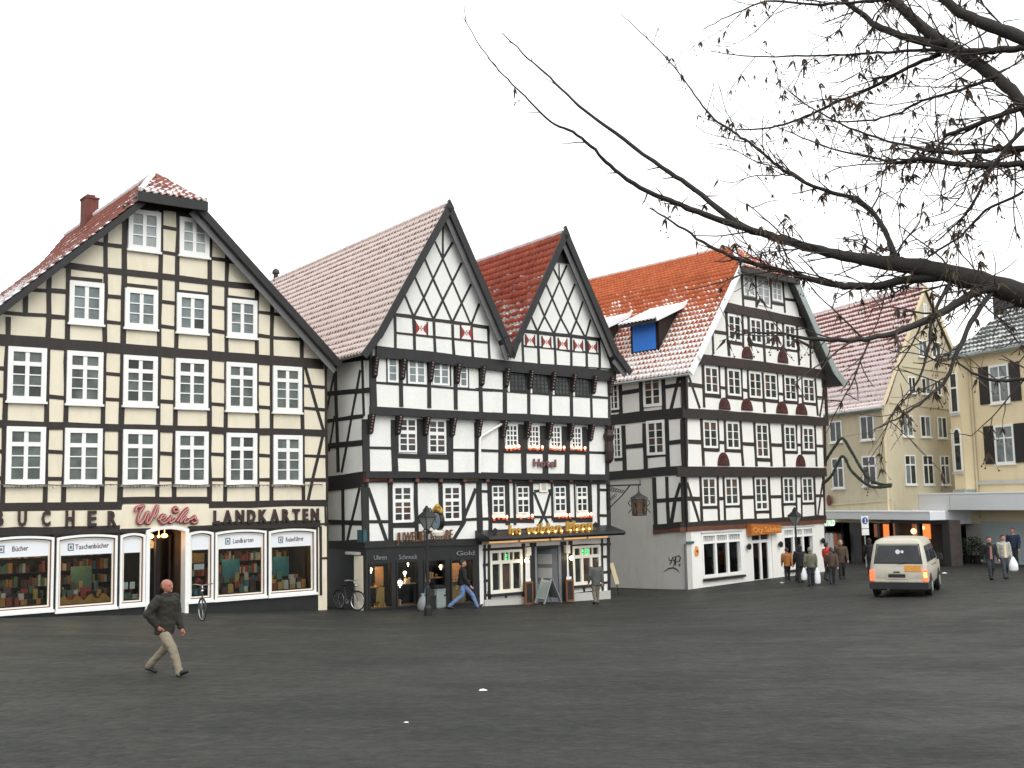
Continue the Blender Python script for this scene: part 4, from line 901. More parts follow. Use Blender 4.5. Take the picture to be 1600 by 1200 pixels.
# F3
T4('post',b3,[(60,80,68,460,.34),(222,65,238,455,.18),(375,70,385,370,.15),(435,80,445,370,.15),(580,95,592,385,.15),(640,110,648,390,.15),(772,130,798,500,.2),(912,140,922,410,.15),(968,150,978,420,.15),(1098,165,1106,430,.14),(1143,175,1150,440,.14),(1262,185,1290,530,.18),(1362,200,1378,545,.2)],n=nf[2])
T4('rail',b3,[(90,240,222,258,.2),(238,340,380,352,.18),(378,268,440,276,.15),(440,355,590,372,.17),(585,290,645,298,.15),(650,372,790,388,.16),(795,388,925,402,.16),(920,325,972,332,.14),(975,402,1105,412,.16),(1102,345,1145,350,.14),(1145,412,1275,428,.16),(1280,358,1370,366,.15)],n=nf[2])
T4('brace',b3,[(85,140,198,462,.16),(1362,235,1308,540,.15)],n=nf[2])
for q in ((233,68,370,332),(445,93,577,352),(645,118,771,372),(784,133,912,382),(973,158,1092,397),(1144,178,1262,413)): window(H4,F4,nf[2],b3,q,glass=cg,c=.1,dp=.05,**c8)
# F2
T4('post',b3,[(60,555,65,995,.34),(210,560,232,995,.2),(362,570,372,860,.15),(425,575,435,870,.15),(570,580,598,995,.2),(700,595,722,1000,.19),(835,600,862,1000,.19),(960,610,980,1000,.19),(1090,615,1098,880,.14),(1135,620,1142,890,.14),(1262,625,1278,1000,.18),(1355,625,1365,1000,.18)],n=nf[1])
T4('rail',b3,[(90,770,212,776,.2),(235,845,370,852,.17),(370,776,430,780,.15),(435,850,590,858,.17),(592,790,705,796,.17),(725,935,855,942,.17),(852,800,972,804,.16),(978,868,1098,872,.16),(1095,800,1138,802,.14),(1142,872,1270,876,.16),(1275,810,1362,814,.16)],n=nf[1])
for q in ((220,570,361,832),(434,583,566,842),(972,620,1086,857),(1142,632,1256,857)): window(H4,F4,nf[1],b3,q,glass=cg,c=.1,dp=.05,**c8)
window(H4,F4,nf[1],b3,(708,600,836,922),[(.5,.11)],[(.75,.03),(.5,.03),(.25,.03)],glass=cg,c=.1,dp=.05)
# F1
T4('post',b5,[(48,130,62,530,.36),(185,130,200,520,.2),(332,130,345,515,.17),(383,130,397,510,.17),(522,130,540,505,.2),(640,130,657,500,.19),(768,130,785,495,.19),(878,130,892,490,.18),(1000,130,1008,485,.14),(1045,130,1052,480,.14),(1155,130,1170,480,.18),(1238,130,1246,480,.17)])
T4('rail',b5,[(75,322,190,327,.19),(335,322,392,322,.16),(535,312,645,310,.17),(780,306,885,304,.16),(1003,300,1048,300,.14),(1165,298,1242,298,.15),(198,393,335,393,.17),(398,386,528,384,.17),(655,436,780,434,.16),(888,370,1002,368,.16),(1052,362,1160,360,.16)])
T4('brace',b5,[(72,185,178,525,.17),(1230,175,1188,475,.15)])
for q in ((193,140,321,382),(388,140,512,377),(883,140,986,357),(1045,140,1147,352)): window(H4,F4,0,b5,q,glass=cg,c=.1,dp=.05,**c8)
window(H4,F4,0,b5,(643,140,762,422),[(.5,.11)],[(.78,.03),(.5,.03),(.22,.09)],glass=cg,c=.1,dp=.05)
T4('beam',ID,[(1062,820.5,1290.5,808.8,.24)],n=.02,m='timber_dark'); T4('beam',ID,[(1062,827.5,1290.5,815,.2)],n=.03,m='rust_band')
# brown carved fan rosettes
def fan(x,ytop,ybot,wpx,n):
    u,zt=F4.px(x,ytop,n=n); _,zb=F4.px(x,ybot,n=n); u0,_=F4.px(x-wpx/2,ybot,n=n);u1,_=F4.px(x+wpx/2,ybot,n=n)
    h=zt-zb; r=(u1-u0)/2; uc=(u0+u1)/2
    o=MB().prism(F4,[(uc+r*math.cos(t),zb+h*math.sin(t)) for t in np.linspace(0,math.pi,14)],-n-.05,-n).build('fan_rosette','carved',H4)
    b=MB()
    for t in np.linspace(.25,math.pi-.25,7): b.bar(F4,(uc,zb+.04),(uc+r*.88*math.cos(t),zb+h*.88*math.sin(t)),.05,-n-.075,-n-.05,.09)
    b.build('fan_ribs','carved',o)
for zf,c,w_,n,yt,yb in ((b2,635,100,nf[3],838,950),(b2,965,95,nf[3],868,990)): x,y=zf(c,yt);_,y2=zf(c,yb); fan(x,y,y2,w_/5.926,n)
for c,yt,yb in ((425,362,475),(632,370,482),(957,398,510),(1137,415,520)): x,y=b3(c,yt);_,y2=b3(c,yb); fan(x,y,y2,105/5.926,nf[2])
for c,yt,yb in ((415,870,995),(1130,890,1000)): x,y=b3(c,yt);_,y2=b3(c,yb); fan(x,y,y2,108/5.926 if c<500 else 86/5.926,nf[1])
# ground floor
ops=[(1.1,4.15,.4,2.38),(5.05,6.76,-1.4,2.42),(7.74,10.55,.36,2.4)]
open_wall(F4,0,11.66,-1.5,2.62,ops,0,.35).build('wall','white2',H4)
MB().box(F4,11.3,11.66,.35,14,-1.5,2.62).build('wall','white2',H4)
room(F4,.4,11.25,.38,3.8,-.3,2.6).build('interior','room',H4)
MT['curtain']=mat('brown_red_curtain',(.34,.19,.14),.85,.4,8,30,.004)
for k,(a,b,c,d) in enumerate((ops[0],ops[2])):
    f=MB(); y0,y1=-.03,.18; t=.1
    f.box(F4,a,a+t,y0,y1,c,d).box(F4,b-t,b,y0,y1,c,d).box(F4,a+t,b-t,y0,y1,d-t,d).box(F4,a+t,b-t,y0,y1,c,c+.14)
    zt=c+(d-c)*.77; f.box(F4,a+t,b-t,y0+.01,y1,zt,zt+.1); W=(b-a-2*t)
    for j in (1,2): m=a+t+W*j/3; f.box(F4,m-.07,m+.07,y0+.02,y1,c+.14,d-t)
    for j in range(3):
        for i in range(1,6): m=a+t+W*(j+i/6)/3; f.box(F4,m-.018,m+.018,y0+.04,y1,zt+.1,d-t)
    wo=f.build('cafe_window','paint',H4)
    for j in range(3):
        MB().box(F4,a+t+W*j/3+.07,a+t+W*(j+1)/3-.07,.09,.1,c+.14,zt).build('pane','clear',wo); MB().box(F4,a+t+W*j/3+.07,a+t+W*(j+1)/3-.07,.09,.1,zt+.1,d-t).build('pane','glass',wo)
    for (x0,x1) in ((.05,.28),(.42,.58),(.7,.96)) if k==0 else ((.03,.3),(.36,.62),(.7,.97)):
        n=12; vs=[]; fs=[]
        for i in range(n+1):
            u=a+(b-a)*(x0+(x1-x0)*i/n); y=.45+.05*math.sin(i*2.1); vs+=[F4.w(u,y,c+.1),F4.w(u,y,d-.1)]
        fs=[(2*i,2*i+2,2*i+3,2*i+1) for i in range(n)]; MB().add(vs,fs).build('curtain','curtain',wo)
    MB().box(F4,a-.05,b+.12,-.14,-.03,c-.12,c-.02).build('sill','timber_brown' if k==0 else 'timber_dark',wo)
    MB().box(F4,a-.05,b+.1,-.07,-.0,d+.02,d+.07).build('drip_moulding','greystucco',wo)
a,b,c,d=ops[1]; f=MB(); t=.09
f.box(F4,a,a+t,.05,.2,-1.0,d).box(F4,b-t-.12,b,.05,.2,-1.0,d).box(F4,a,b,.05,.2,d-.07,d).box(F4,a+t,b-t,.055,.2,1.78,1.92)
m=(a+b)/2-.05; f.box(F4,m-.08,m+.08,.06,.2,-1,1.78); f.box(F4,a+t,b-t,.058,.2,-.75,.05).box(F4,a+t,a+t+.07,.06,.2,-.2,1.78).box(F4,b-t-.2,b-t-.12,.06,.2,-.2,1.78)
f.box(F4,m-.04,m+.04,.06,.2,1.92,d)
do=f.build('door','paint',H4)
for x0,x1 in ((a+t+.07,m-.08),(m+.08,b-t-.2)): MB().box(F4,x0,x1,.12,.13,.05,1.78).build('pane','clear',do)
MB().box(F4,a+t,b-t,.12,.13,1.92,d-.07).build('pane','glass',do)
MB().box(F4,a-.1,b+.1,-.2,.3,-1.2,.03).build('doorstep','greystucco',H4)
for i,(px,py,r,m_) in enumerate(((1199.5,833,.1,'lampwhite'),(1185,849,.08,'lampwhite'),(1197,847,.05,'lampwarm'))):
    u,z_=F4.px(px,py,n=-.8); bb=MB().ball(F4.w(u,.8,z_),r,8,6); bb.tube([F4.w(u,.8,z_+r),F4.w(u,.8,2.55)],.01,5)
    tag(bb.build('pendant_lamp',m_),['bright round lamp behind the fanlight of the café door','lamp hanging behind the left leaf of the café door','small lamp behind the right leaf of the café door'][i],'lamp','lamps inside the café door')
MT['orange']=mat('orange_sign_board',(.42,.13,.02),.5,.25,4,30,0); MT['orangel']=mat('light_orange_letters',(.68,.3,.07),.5,.1,4,30,0)
s=sign('cafe_sign','orange sign with lighter script over the café door',F4,(1195,824),.2)
p0=F4.px(1172.5,833,n=.25);p1=F4.px(1219,820,n=.25)
MB().prism(F4,[(p0[0],p0[1]-.12),(p1[0],p1[1]-.38),(p1[0],p1[1]),(p0[0],p0[1]+.42)],-.32,-.04).build('board','orange',s)
letters(s,F4,.325,'City Sabrina',(p0[0]+.1,p0[1]+.02),(p1[0]-.1,p1[1]-.3),.24,'orangel',bold=.02,depth=.02,track=.04)
for i,(px,py) in enumerate(((1169.5,855),(1219,851.5),(1285,846))):
    u,z_=F4.px(px,py,n=.1); t=thing('wall_lamp',['dark wall lamp left of the café door','dark wall lamp right of the café door','dark wall lamp near the right corner of the white house'][i],'lamp',F4.w(u,-.1,z_-.15),F4.U,'dark lamps on the café wall')
    MB().lathe(F4.w(u,-.15,z_-.12),[(.03,0),(.09,.04),(.11,.22),(.03,.3)],8).build('lantern','iron',t); MB().box(F4,u-.03,u+.03,-.15,0,z_+.02,z_+.06).build('arm','iron',t)
u,z_=F4.px(1089,861,n=.05); t=thing('wall_emblem','small reddish emblem plaque on the café wall left of its window','emblem',F4.w(u,-.03,z_-.2),F4.U); MB().prism(F4,[(u-.12,z_-.2),(u+.12,z_-.2),(u+.15,z_),(u+.08,z_+.2),(u-.05,z_+.22),(u-.12,z_+.05)],-.05,0).build('plaque','orangel',t); MB().ball(F4.w(u,-.06,z_),.06,8,5).build('boss','book0',t)
u0,z0=F4.px(1074,850,n=.1);u1,z1_=F4.px(1085,845.5,n=.1); t=thing('street_name_sign','blue-green street name plate at the corner of the café wall','sign',F4.w(u0,-.06,z0),F4.U); MB().box(F4,u0,u1,-.09,-.05,z0,z1_).build('plate','teal',t); MB().box(F4,u0+.03,u1-.03,-.055,.0,z0+.05,z0+.1).build('bracket','iron',t)
# side wall
MB().box(S4,-9.5,-.0,-.03,.3,-1.5,5.0).build('side_wall','greystucco',H4)
MB().box(S4,-9.5,-.02,-.05,.2,5.0,9.7).build('side_wall','white2',H4)
u0,_=S4.px(1020.5,780,n=.05); MB().box(S4,u0,-.02,-.05,-.03,2.66,5.0).build('side_wall','white2',H4)
T5=lambda k,zf,rows,wd=.2,n=.05,m='timber_black':timbers(H4,S4,n,k,zf,rows,m,wd)
T5('beam',ID,[(945,657,1071,644.5,.5),(945,744,1072,734,.42)]); T5('beam',ID,[(1021,824,1075,819,.26)]); T5('beam',ID,[(1021,831,1075,826,.2)],m='rust_band')
T5('post',b1,[(290,285,298,665,.24),(482,275,492,650,.24),(685,245,698,610,.24),(872,205,885,590,.3),(320,740,335,1175,.26),(517,720,530,1150,.26),(722,690,735,1130,.24),(872,680,885,1120,.3)])
T5('rail',b1,[(300,440,480,413,.2),(505,562,690,533,.2),(700,382,870,358,.18),(210,608,290,598,.18),(335,938,515,922,.2),(540,1022,715,1005,.2),(735,902,870,885,.2),(240,1055,325,1045,.18)])
T5('brace',b1,[(850,225,762,590,.2)]); T5('post',b4,[(557,140,572,560,.22),(666,135,682,540,.2),(806,120,818,530,.34)]); T5('rail',b4,[(570,342,800,325,.2)]); T5('brace',b4,[(782,190,735,340,.18),(735,340,705,530,.2)])
c5=dict(xs=[(.5,.1)],ys=[(.75,.03),(.5,.03),(.25,.03)])
for q in ((503,262,682,555),(535,700,714,1008)): window(H4,S4,.05,b1,q,glass=('glass','glassbrown'),c=.13,dp=.06,**c5)
for q in ((195,300,285,592),(228,752,312,1038)): window(H4,S4,.05,b1,q,[(.4,.07)],[(.8,.03),(.6,.03),(.4,.03),(.2,.03)],glass='glass',c=.09,dp=.06)
# graffiti: thin sprayed strokes on the wall
g=MB(); zg=Z(920,720,5.456)
for st in ([(680,820),(690,850),(712,852)],[(716,818),(700,870),(684,885)],[(735,815),(718,830),(722,850),(740,842),(738,812)],[(735,830),(733,870),(722,905)],[(745,820),(742,870),(738,895)],[(742,815),(770,808),(782,825),(772,855),(748,862)],[(764,885),(780,878),(776,895),(765,888)],[(640,945),(680,918),(720,912),(750,925),(772,950)]):
    pts=[(lambda p:S4.w(p[0],-.034,p[1]))(S4.px(*zg(*p),n=.034)) for p in st]
    g.tube(pts,[.012]+[.028]*(len(pts)-2)+[.012],5)
tag(g.build('graffiti','iron'),'black sprayed graffiti tag on the grey side wall','graffiti')
MB().tube([S4.w(-.03,-.09,z) for z in (-1.4,2.0)],.05,8).build('drain_pipe','soffit',H4)
# dormers on the left slope
MT['bluepanel']=mat('bright_blue_panel',(.025,.2,.72),.5,.06,3,20,0)
def dormer(y0,y1,u,zb,zt,blue,label):
    t=MB()
    zr=lambda uu: np.interp(uu,[p[0] for p in RL4],[p[1] for p in RL4])
    ub=np.interp(zt+.9,[p[1] for p in RL4],[p[0] for p in RL4])
    d=MB(); 
    for ya in (y0,y1-.1):
        pts=[(u,zb-.15),(u,zt),(ub,zt+.85),(ub,zr(ub)-.1),(u+.3,zb-.3)]
        vs=[F4.w(a,ya,c) for a,c in pts]+[F4.w(a,ya+.1,c) for a,c in pts]; k=len(pts)
        d.add(vs,[tuple(range(k)),tuple(range(2*k-1,k-1,-1))]+[(i,i+k,(i+1)%k+k,(i+1)%k) for i in range(k)])
    d.box(F4,u,u+.1,y0,y1,zb-.2,zb+.05).box(F4,u,u+.1,y0,y1,zt-.1,zt).box(F4,u,u+.1,y0,y0+.15,zb,zt).box(F4,u,u+.1,y1-.15,y1,zb,zt)
    o=d.build('dormer','timber_dark',H4,label=label)
    MB().box(F4,u-.02,u+.04,y0+.15,y1-.15,zb+.05,zt-.1).build('dormer_panel',blue,o)
    prof=[(u-.5,zt-.08),(ub+.25,zt+1.0)]
    vs=[F4.w(a,yy,c-h) for h in (0,.12) for a,c in prof for yy in (y0-.3,y1+.35)]
    MB().add(vs,[(0,1,3,2),(6,7,5,4),(0,2,6,4),(1,5,7,3),(0,4,5,1),(2,3,7,6)]).build('dormer_deck','timber_dark',o)
    nr,nc=7,max(4,int((y1-y0+.65)/.24)); V=[];Fc=[];U1=[];U2=[]
    b=MB(); P0=np.array(prof[0]);P1=np.array(prof[1])
    for r in range(nr):
        for c in range(nc):
            q0=P0+(P1-P0)*r/nr; q1=P0+(P1-P0)*(r+1)/nr; ya=y0-.3+(y1-y0+.65)*c/nc; yb=y0-.3+(y1-y0+.65)*(c+1)/nc; j=J(.01)
            b.add([F4.w(q0[0]-.05,ya,q0[1]+.09+j),F4.w(q0[0]-.05,(ya+yb)/2,q0[1]+.15+j),F4.w(q0[0]-.05,yb,q0[1]+.09+j),F4.w(q1[0],yb,q1[1]+.06+j),F4.w(q1[0],(ya+yb)/2,q1[1]+.11+j),F4.w(q1[0],ya,q1[1]+.06+j),F4.w(q0[0]-.05,(ya+yb)/2,q0[1]+.03)],[(0,1,4,5),(1,2,3,4),(0,6,2,1)])
    b.build('dormer_tiles','snow',o,kind='stuff')
    MB().bar(Fr(F4.w(0,y0-.33,0),F4.U),(u-.5,zt-.02),(ub+.3,zt+1.08),.26,-.03,.03).build('verge_board','snow',o)
    return o
dormer(1.85,3.6,.75,10.95,12.35,'bluepanel','dormer with a bright blue closed panel')
dormer(5.5,7.4,.75,10.95,12.35,'black','dormer with a dark front beside the gable of the middle house')
# little hood statue board between the houses: carved dark corner figure of the middle house
u,z_=F2.px(954,690,n=.45); t=thing('carved_figure','dark brown carved figure hanging at the right corner of the middle house','carving',F2.w(u,-.45,z_-.9),F2.U)
MB().lathe(F2.w(u,-.35,z_-.9),[(.05,0),(.16,.15),(.2,.5),(.17,.9),(.24,1.15),(.15,1.35),(.09,1.42),(.13,1.55),(.1,1.7),(.02,1.76)],10).build('figure','timber_brown',t)
# =================================================================== beige gabled house behind
F5=Fr(at(1395,880,61),vpdir(3450)[0],.215)
H5=thing('beige_gabled_house','beige rendered house with a steep gable and snowy red roof behind the white house','house',F5.O,F5.U)
S5=Fr(at(1395,880,61),-vpdir(163)[0])
d1=Z(1330,440,5.926);d2=Z(1330,620,5.926);d3=Z(1240,660,4.286)
MB().prism(F5,[(0,2.2),(8.6,2.2),(8.3,8.8),(4.25,15.7),(.25,8.8)],0,14).build('wall','yellow',H5)
MB().box(S5,-13,.0,.0,.3,2.2,8.9).build('side_wall','yellow',H5)
roof_slope(H5,F5,[(-.25,8.65),(.25,9.0),(4.25,16.0)],-.12,14,'roof5',deckm='roof_deck1',tl=.36); roof_slope(H5,F5,[(8.7,8.65),(8.25,9.0),(4.25,16.0)],-.12,14,'roof5',deckm='roof_deck1',tl=.36)
for p,q in (((-.2,8.75),(4.25,15.95)),((8.65,8.75),(4.25,15.95))): MB().bar(F5,p,q,.2,-.18,-.13).build('verge_board','yellow2',H5)
rt=MB(); rt.tube([F5.w(4.25,-.1+k*.4,16.05+.02*(k%2)) for k in range(35)],.11,8); rt.build('ridge_tiles','roof5',H5)
MB().tube([S5.w(u,-.3,8.62) for u in (.3,-12)],.08,8).build('gutter','zinc',H5)
uu,zq=F5.px(1380,632,n=.2); MB().tube([S5.w(.1,-.2,8.5),S5.w(.05,-.1,8.1),S5.w(.05,-.1,2.4)],.05,8).build('drain_pipe','yellow2',H5)
wn=dict(xs=[(.5,.08)],ys=[])
wt=dict(xs=[(.5,.08)],ys=[(.68,.09)])
for zf,q in ((d1,(615,538,705,700)),(d1,(738,555,830,710)),(d1,(520,878,600,1035)),(d1,(643,890,735,1045)),(d1,(760,905,835,1055)),(d1,(660,203,697,325)),(d2,(465,170,575,370)),(d2,(632,175,738,375)),(d2,(792,185,890,385))):
    window(H5,F5,.0,zf,q,glass=('glasscurt','glass'),c=.07,dp=.05,sill=.08,**wn)
for q in ((488,538,605,812),(655,540,768,812),(818,545,918,815)): window(H5,F5,.0,d2,q,glass=('glasscurt','glass'),c=.07,dp=.05,sill=.08,**wt)
for q,wx in (((82,180,222,395),wn),((100,550,245,825),wt)): window(H5,S5,.0,d2,q,glass='glass',c=.09,dp=.05,sill=.08,**wx)
for q,wx in (((240,-5,330,130),wn),((255,240,345,440),wt)): window(H5,S5,.0,d3,q,glass='glass',c=.09,dp=.05,sill=.08,**wx)
for pts in (((1390,629),(1487,640)),((1410,572),(1478,581))):
    p=F5.px(*pts[0]);q=F5.px(*pts[1]); MB().bar(F5,p,q,.08,-.05,0).build('string_course','yellow',H5)
p=S5.px(1292,789);q=S5.px(1396,781); MB().bar(S5,p,q,.1,-.08,0).build('string_course','yellow',H5)
u,z_=S5.px(1295.5,782,n=.1); tag(MB().lathe(S5.w(u,-.12,z_-.35),[(.02,0),(.28,.1),(.36,.35),(.28,.6),(.02,.7)],12,.3,1).build('medallion','brick'),'round brown medallion on the beige wall beside the white house','medallion')
# shops under it
sx,_=S5.px(1462,795,n=.6)
open_wall(S5,-12.5,sx,-1.5,2.4,[(-5.9,-3.6,-1.2,2.2),(-2.6,-1.15,-.9,2.2),(-.95,.35,-.9,2.2),(.6,2.1,-.9,2.2),(2.3,sx-.3,-1.2,2.2)],0,.2).build('shopfront','black',H5)
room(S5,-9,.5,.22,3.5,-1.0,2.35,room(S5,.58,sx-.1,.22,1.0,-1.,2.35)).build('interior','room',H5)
cz=S5.px(1291,800,n=1.0)[1]; cz2=S5.px(1291,810.5,n=1.)[1]
c=MB(); c.box(S5,-13,sx,-1.0,.0,cz2,cz); MT['canopy']=mat('white_canopy_sheet',(.68,.7,.72),.5,.06,1,15,.001); cn=c.build('shop_canopy','canopy',H5)
MB().box(S5,-13,sx,-1.03,.0,cz+.005,cz+.07).build('snow_cover','snow',cn)
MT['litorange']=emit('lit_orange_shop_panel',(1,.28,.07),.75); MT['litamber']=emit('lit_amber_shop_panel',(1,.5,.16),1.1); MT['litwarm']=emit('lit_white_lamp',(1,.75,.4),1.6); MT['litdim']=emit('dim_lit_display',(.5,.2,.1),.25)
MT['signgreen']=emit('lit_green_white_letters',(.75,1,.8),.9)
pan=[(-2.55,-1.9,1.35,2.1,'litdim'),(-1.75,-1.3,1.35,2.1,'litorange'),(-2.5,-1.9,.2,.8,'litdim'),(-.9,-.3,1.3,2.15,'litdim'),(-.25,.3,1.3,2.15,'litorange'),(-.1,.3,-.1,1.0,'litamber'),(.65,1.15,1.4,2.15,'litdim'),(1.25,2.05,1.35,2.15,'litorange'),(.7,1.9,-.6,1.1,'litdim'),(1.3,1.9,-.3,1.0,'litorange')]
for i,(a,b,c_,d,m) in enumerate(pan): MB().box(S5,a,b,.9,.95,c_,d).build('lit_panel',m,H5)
for k,(uu,zc,r) in enumerate(((-1.5,.75,.28),(-1.5,.25,.18),(1.0,1.75,.16),(1.75,1.95,.1))):
    tag(MB().ball(S5.w(uu,.7,zc),r,10,7).build('shop_lamp','litorange' if k<2 else 'litwarm'),['large orange globe lamp in the shop under the beige house','smaller red-orange lamp under the globe lamp in the shop','pale round lamp glowing in the shop window above the van','tiny bright lamp at the top of the shop window above the van'][k],'lamp','lamps in the shops under the beige house')
for i,uu in enumerate((-5.3,-4.9,-4.5,-4.1)):
    b=MB(); cc=('canopy','banner','orange','book4')[i]
    b.prism(S5,[(uu-.2,.5),(uu+.2,.5),(uu+.18,1.45),(uu+.05,1.57),(uu-.05,1.57),(uu-.18,1.45)],-.35,-.2)
    tag(b.build('hanging_coat',cc),'%s coat on the rail outside the clothes shop'%('grey-blue','white','orange','dark red')[i],'coat','coats hung outside the clothes shop')
t=thing('clothes_rail','thin metal clothes rail outside the shop beside the white house','clothes rail',S5.w(-4.7,-.3,-1),S5.U)
MB().tube([S5.w(-5.6,-.28,-.3),S5.w(-5.6,-.28,1.63),S5.w(-3.8,-.28,1.63),S5.w(-3.8,-.28,-.3)],.02,6).build('frame','iron',t)
s=sign('lit_shop_sign','lit green-white letters glowing beside the white house corner',S5,(1298,819),.1); letters(s,S5,.12,'WALD',S5.px(1288,822,n=.12),S5.px(1305,821,n=.12),.34,'signgreen',bold=.03,depth=.04)
# =================================================================== pale yellow house at the right edge
F6=Fr(at(1535,882,60.2),-vpdir(200)[0])
H6=thing('yellow_house','pale yellow house with black shutters and a corner oriel at the right edge','house',F6.O,F6.U)
MB().box(F6,-1.0,9,0,9,2.2,11.5).build('wall','yellow2',H6)
# oriel: a five-sided bay at the corner
O6=[(-1.55,1.2),(-1.55,-.05),(-1.0,-.62),(-.15,-.62),(.02,0),(.02,1.2)]
vs=[F6.w(a,y,4.1) for a,y in O6]+[F6.w(a,y,11.35) for a,y in O6]; k=len(O6)
MB().add(vs,[tuple(range(k)),tuple(range(2*k-1,k-1,-1))]+[(i,(i+1)%k,(i+1)%k+k,i+k) for i in range(k)]).build('oriel','yellow2',H6)
vs=[F6.w(a*1.06,y*1.2,3.85) for a,y in O6]+[F6.w(a*1.06,y*1.2,4.1) for a,y in O6]; MB().add(vs,[tuple(range(k)),tuple(range(2*k-1,k-1,-1))]+[(i,(i+1)%k,(i+1)%k+k,i+k) for i in range(k)]).build('oriel_base','zinc',H6)
MB().tube([F6.w(.12,-.1,z) for z in (11.4,2.5)],.06,8).build('drain_pipe','yellow',H6)
def swin(q,arched=False):
    u0,z1_=F6.px(*q[0]);u1,z0_=F6.px(*q[1])
    return u0,u1,z0_,z1_
for i,(q0,q1) in enumerate((((1545,572),(1580,630)),((1553,665),(1588,726)))):
    window(H6,F6,0,ID,(q0[0],q0[1],q1[0],q1[1]-2),[(.5,.08)],[(.68,.08)],glass='glasscurt',c=.12,dp=.06,sill=.06)
    u0,zt=F6.px(*q0);u1,zb=F6.px(*q1)
    for a,b in ((u0-.75,u0-.05),(u1+.05,u1+.75)):
        sh=MB().box(F6,a,b,-.07,-.005,zb+.1,zt).build('shutter','timber_black',H6)
        f=MB()
        for j in range(12): zc=zb+.2+(zt-zb-.2)*j/12; f.box(F6,a+.08,b-.08,-.085,-.07,zc,zc+.07)
        f.build('louvres','timber_black',sh)
MB().box(F6,.0,9,-.12,0,4.35,4.55).build('cornice','greystucco',H6); MB().box(F6,-1.6,9.3,-.5,-.0,11.35,11.5).build('eave_board','greystucco',H6); MB().tube([F6.w(u,-.55,11.45) for u in (-1.2,9)],.09,8).build('gutter','zinc',H6)
# oriel windows on its front facet and left facet
class Sub(Fr): pass
FO=Fr(F6.w(-1.0,-.62,0),F6.U); FL=Fr(F6.w(-1.55,-.05,0),(F6.w(-1.0,-.62,0)-F6.w(-1.55,-.05,0))/np.linalg.norm(F6.w(-1.0,-.62,0)-F6.w(-1.55,-.05,0)))
for fr,w0,w1 in ((FO,.14,.72),(FL,.18,.62)):
    for z0_,z1_,ar in ((8.35,10.6,0),(5.1,7.5,1)):
        pts=[(w0,z0_),(w1,z0_)]+([(w1,z1_),(w0,z1_)] if not ar else [((w0+w1)/2+(w1-w0)/2*math.cos(t),z1_-.3+.3*math.sin(t)) for t in np.linspace(0,math.pi,9)])
        inn=[((a-(w0+w1)/2)*.76+(w0+w1)/2,(c-(z0_+z1_)/2)*.93+(z0_+z1_)/2) for a,c in pts]
        b=MB(); ring(b,fr,pts,inn,-.06,.0); b.box(fr,w0+.05,w1-.05,-.05,-.005,z0_+(z1_-z0_)*.6,z0_+(z1_-z0_)*.6+.09); o=b.build('window','paint',H6)
        MB().prism(fr,inn,-.03,-.012).build('pane','glass',o); MB().box(fr,w0-.03,w1+.03,-.1,0,z0_-.16,z0_-.02).build('sill','greystucco',o)
roof_slope(H6,F6,[(0,0),(1,1)],0,1,'roof6') if False else None
fh6=Fr(F6.w(0,0,0),F6.IN); fh6.D=-F6.U; fh6.k=0
roof_slope(H6,fh6,[(-.6,11.5),(4.5,16.2)],-9.3,1.3,'roof6',lambda z:(-99,1.3-(z-11.5)*.9),deckm='roof_deck1',tl=.4,tw=.3)
# left hip slope
vs=[F6.w(-1.3,-.6,11.5),F6.w(-1.3,9,11.5),F6.w(2.95,4.5,16.2)]; b=MB(); b.add(vs+[v-np.array([0,0,.1]) for v in vs],[(0,1,2),(5,4,3),(0,3,4,1),(1,4,5,2),(2,5,3,0)]); b.build('hip_slope','slate',H6)
vs=[F6.w(-1.7,-.75,11.36),F6.w(-1.7,1.2,11.36),F6.w(.1,1.2,11.36),F6.w(.1,-.75,11.36),F6.w(-.75,.5,12.6)]; MB().add(vs,[(0,1,4),(1,2,4),(2,3,4),(3,0,4),(3,2,1,0)]).build('oriel_roof','slate',H6)
u,z_=F6.px(1574,470,n=-3.5); ch=MB().box(F6,u-.6,u+.5,3,3.9,13.3,z_+.7); ch.box(F6,u-.65,u+.55,2.95,3.95,z_+.7,z_+.82); ch.build('chimney','slate',H6)
# ground floor shop and canopies
open_wall(F6,-1.2,9,-1.5,2.6,[(.1,1.7,-.9,2.3),(1.9,3.2,-.9,2.3),(3.4,6,-.9,2.3)],.1,.4).build('shopfront','greystucco',H6)
MT['leafgreen']=mat('dark_leaves',(.03,.045,.02),.6,.5,8,40,0)
MT['paleblue']=mat('pale_blue_shop_wall',(.42,.49,.5),.6,.08,1,15,0)
room(F6,-.9,8.5,.42,2.0,-1,2.5).build('interior','paleblue',H6)
for a,b in ((.1,1.7),(1.9,3.2),(3.4,6)): MB().box(F6,a,b,.2,.21,-.9,2.3).build('shop_pane','clear',H6)
cw=MB().box(F6,-3.3,9,-1.6,.1,3.0,3.85).build('shop_canopy','canopy',H6); MB().box(F6,-3.3,9,-1.63,.1,3.855,3.93).build('snow_cover','snow',cw); MB().box(F6,-.4,-.35,-1.61,-1.59,3.05,3.8).build('joint','greystucco',cw)
cw=MB().box(F6,-3.2,-.6,-2.2,.1,2.2,2.93).build('lower_canopy','canopy',H6); MB().box(F6,-3.2,-.6,-2.22,.1,2.935,2.99).build('snow_cover','snow',cw); MB().box(F6,-3.0,-2.3,-2.22,-2.2,2.3,2.8).build('canopy_sign','jewelwarm',cw)
MB().box(F6,-3.1,.1,1.2,1.3,-1.5,2.2).build('dark_shopfront','room',H6)
for a_ in (-2.4,-1.6,-.8,0.): MB().box(F6,a_,a_+.08,.3,.38,-1.5,2.2).build('shop_post','iron',H6)
MB().box(F6,-2.9,0.,.32,.35,-.1,2.0).build('shop_pane','clear',H6)
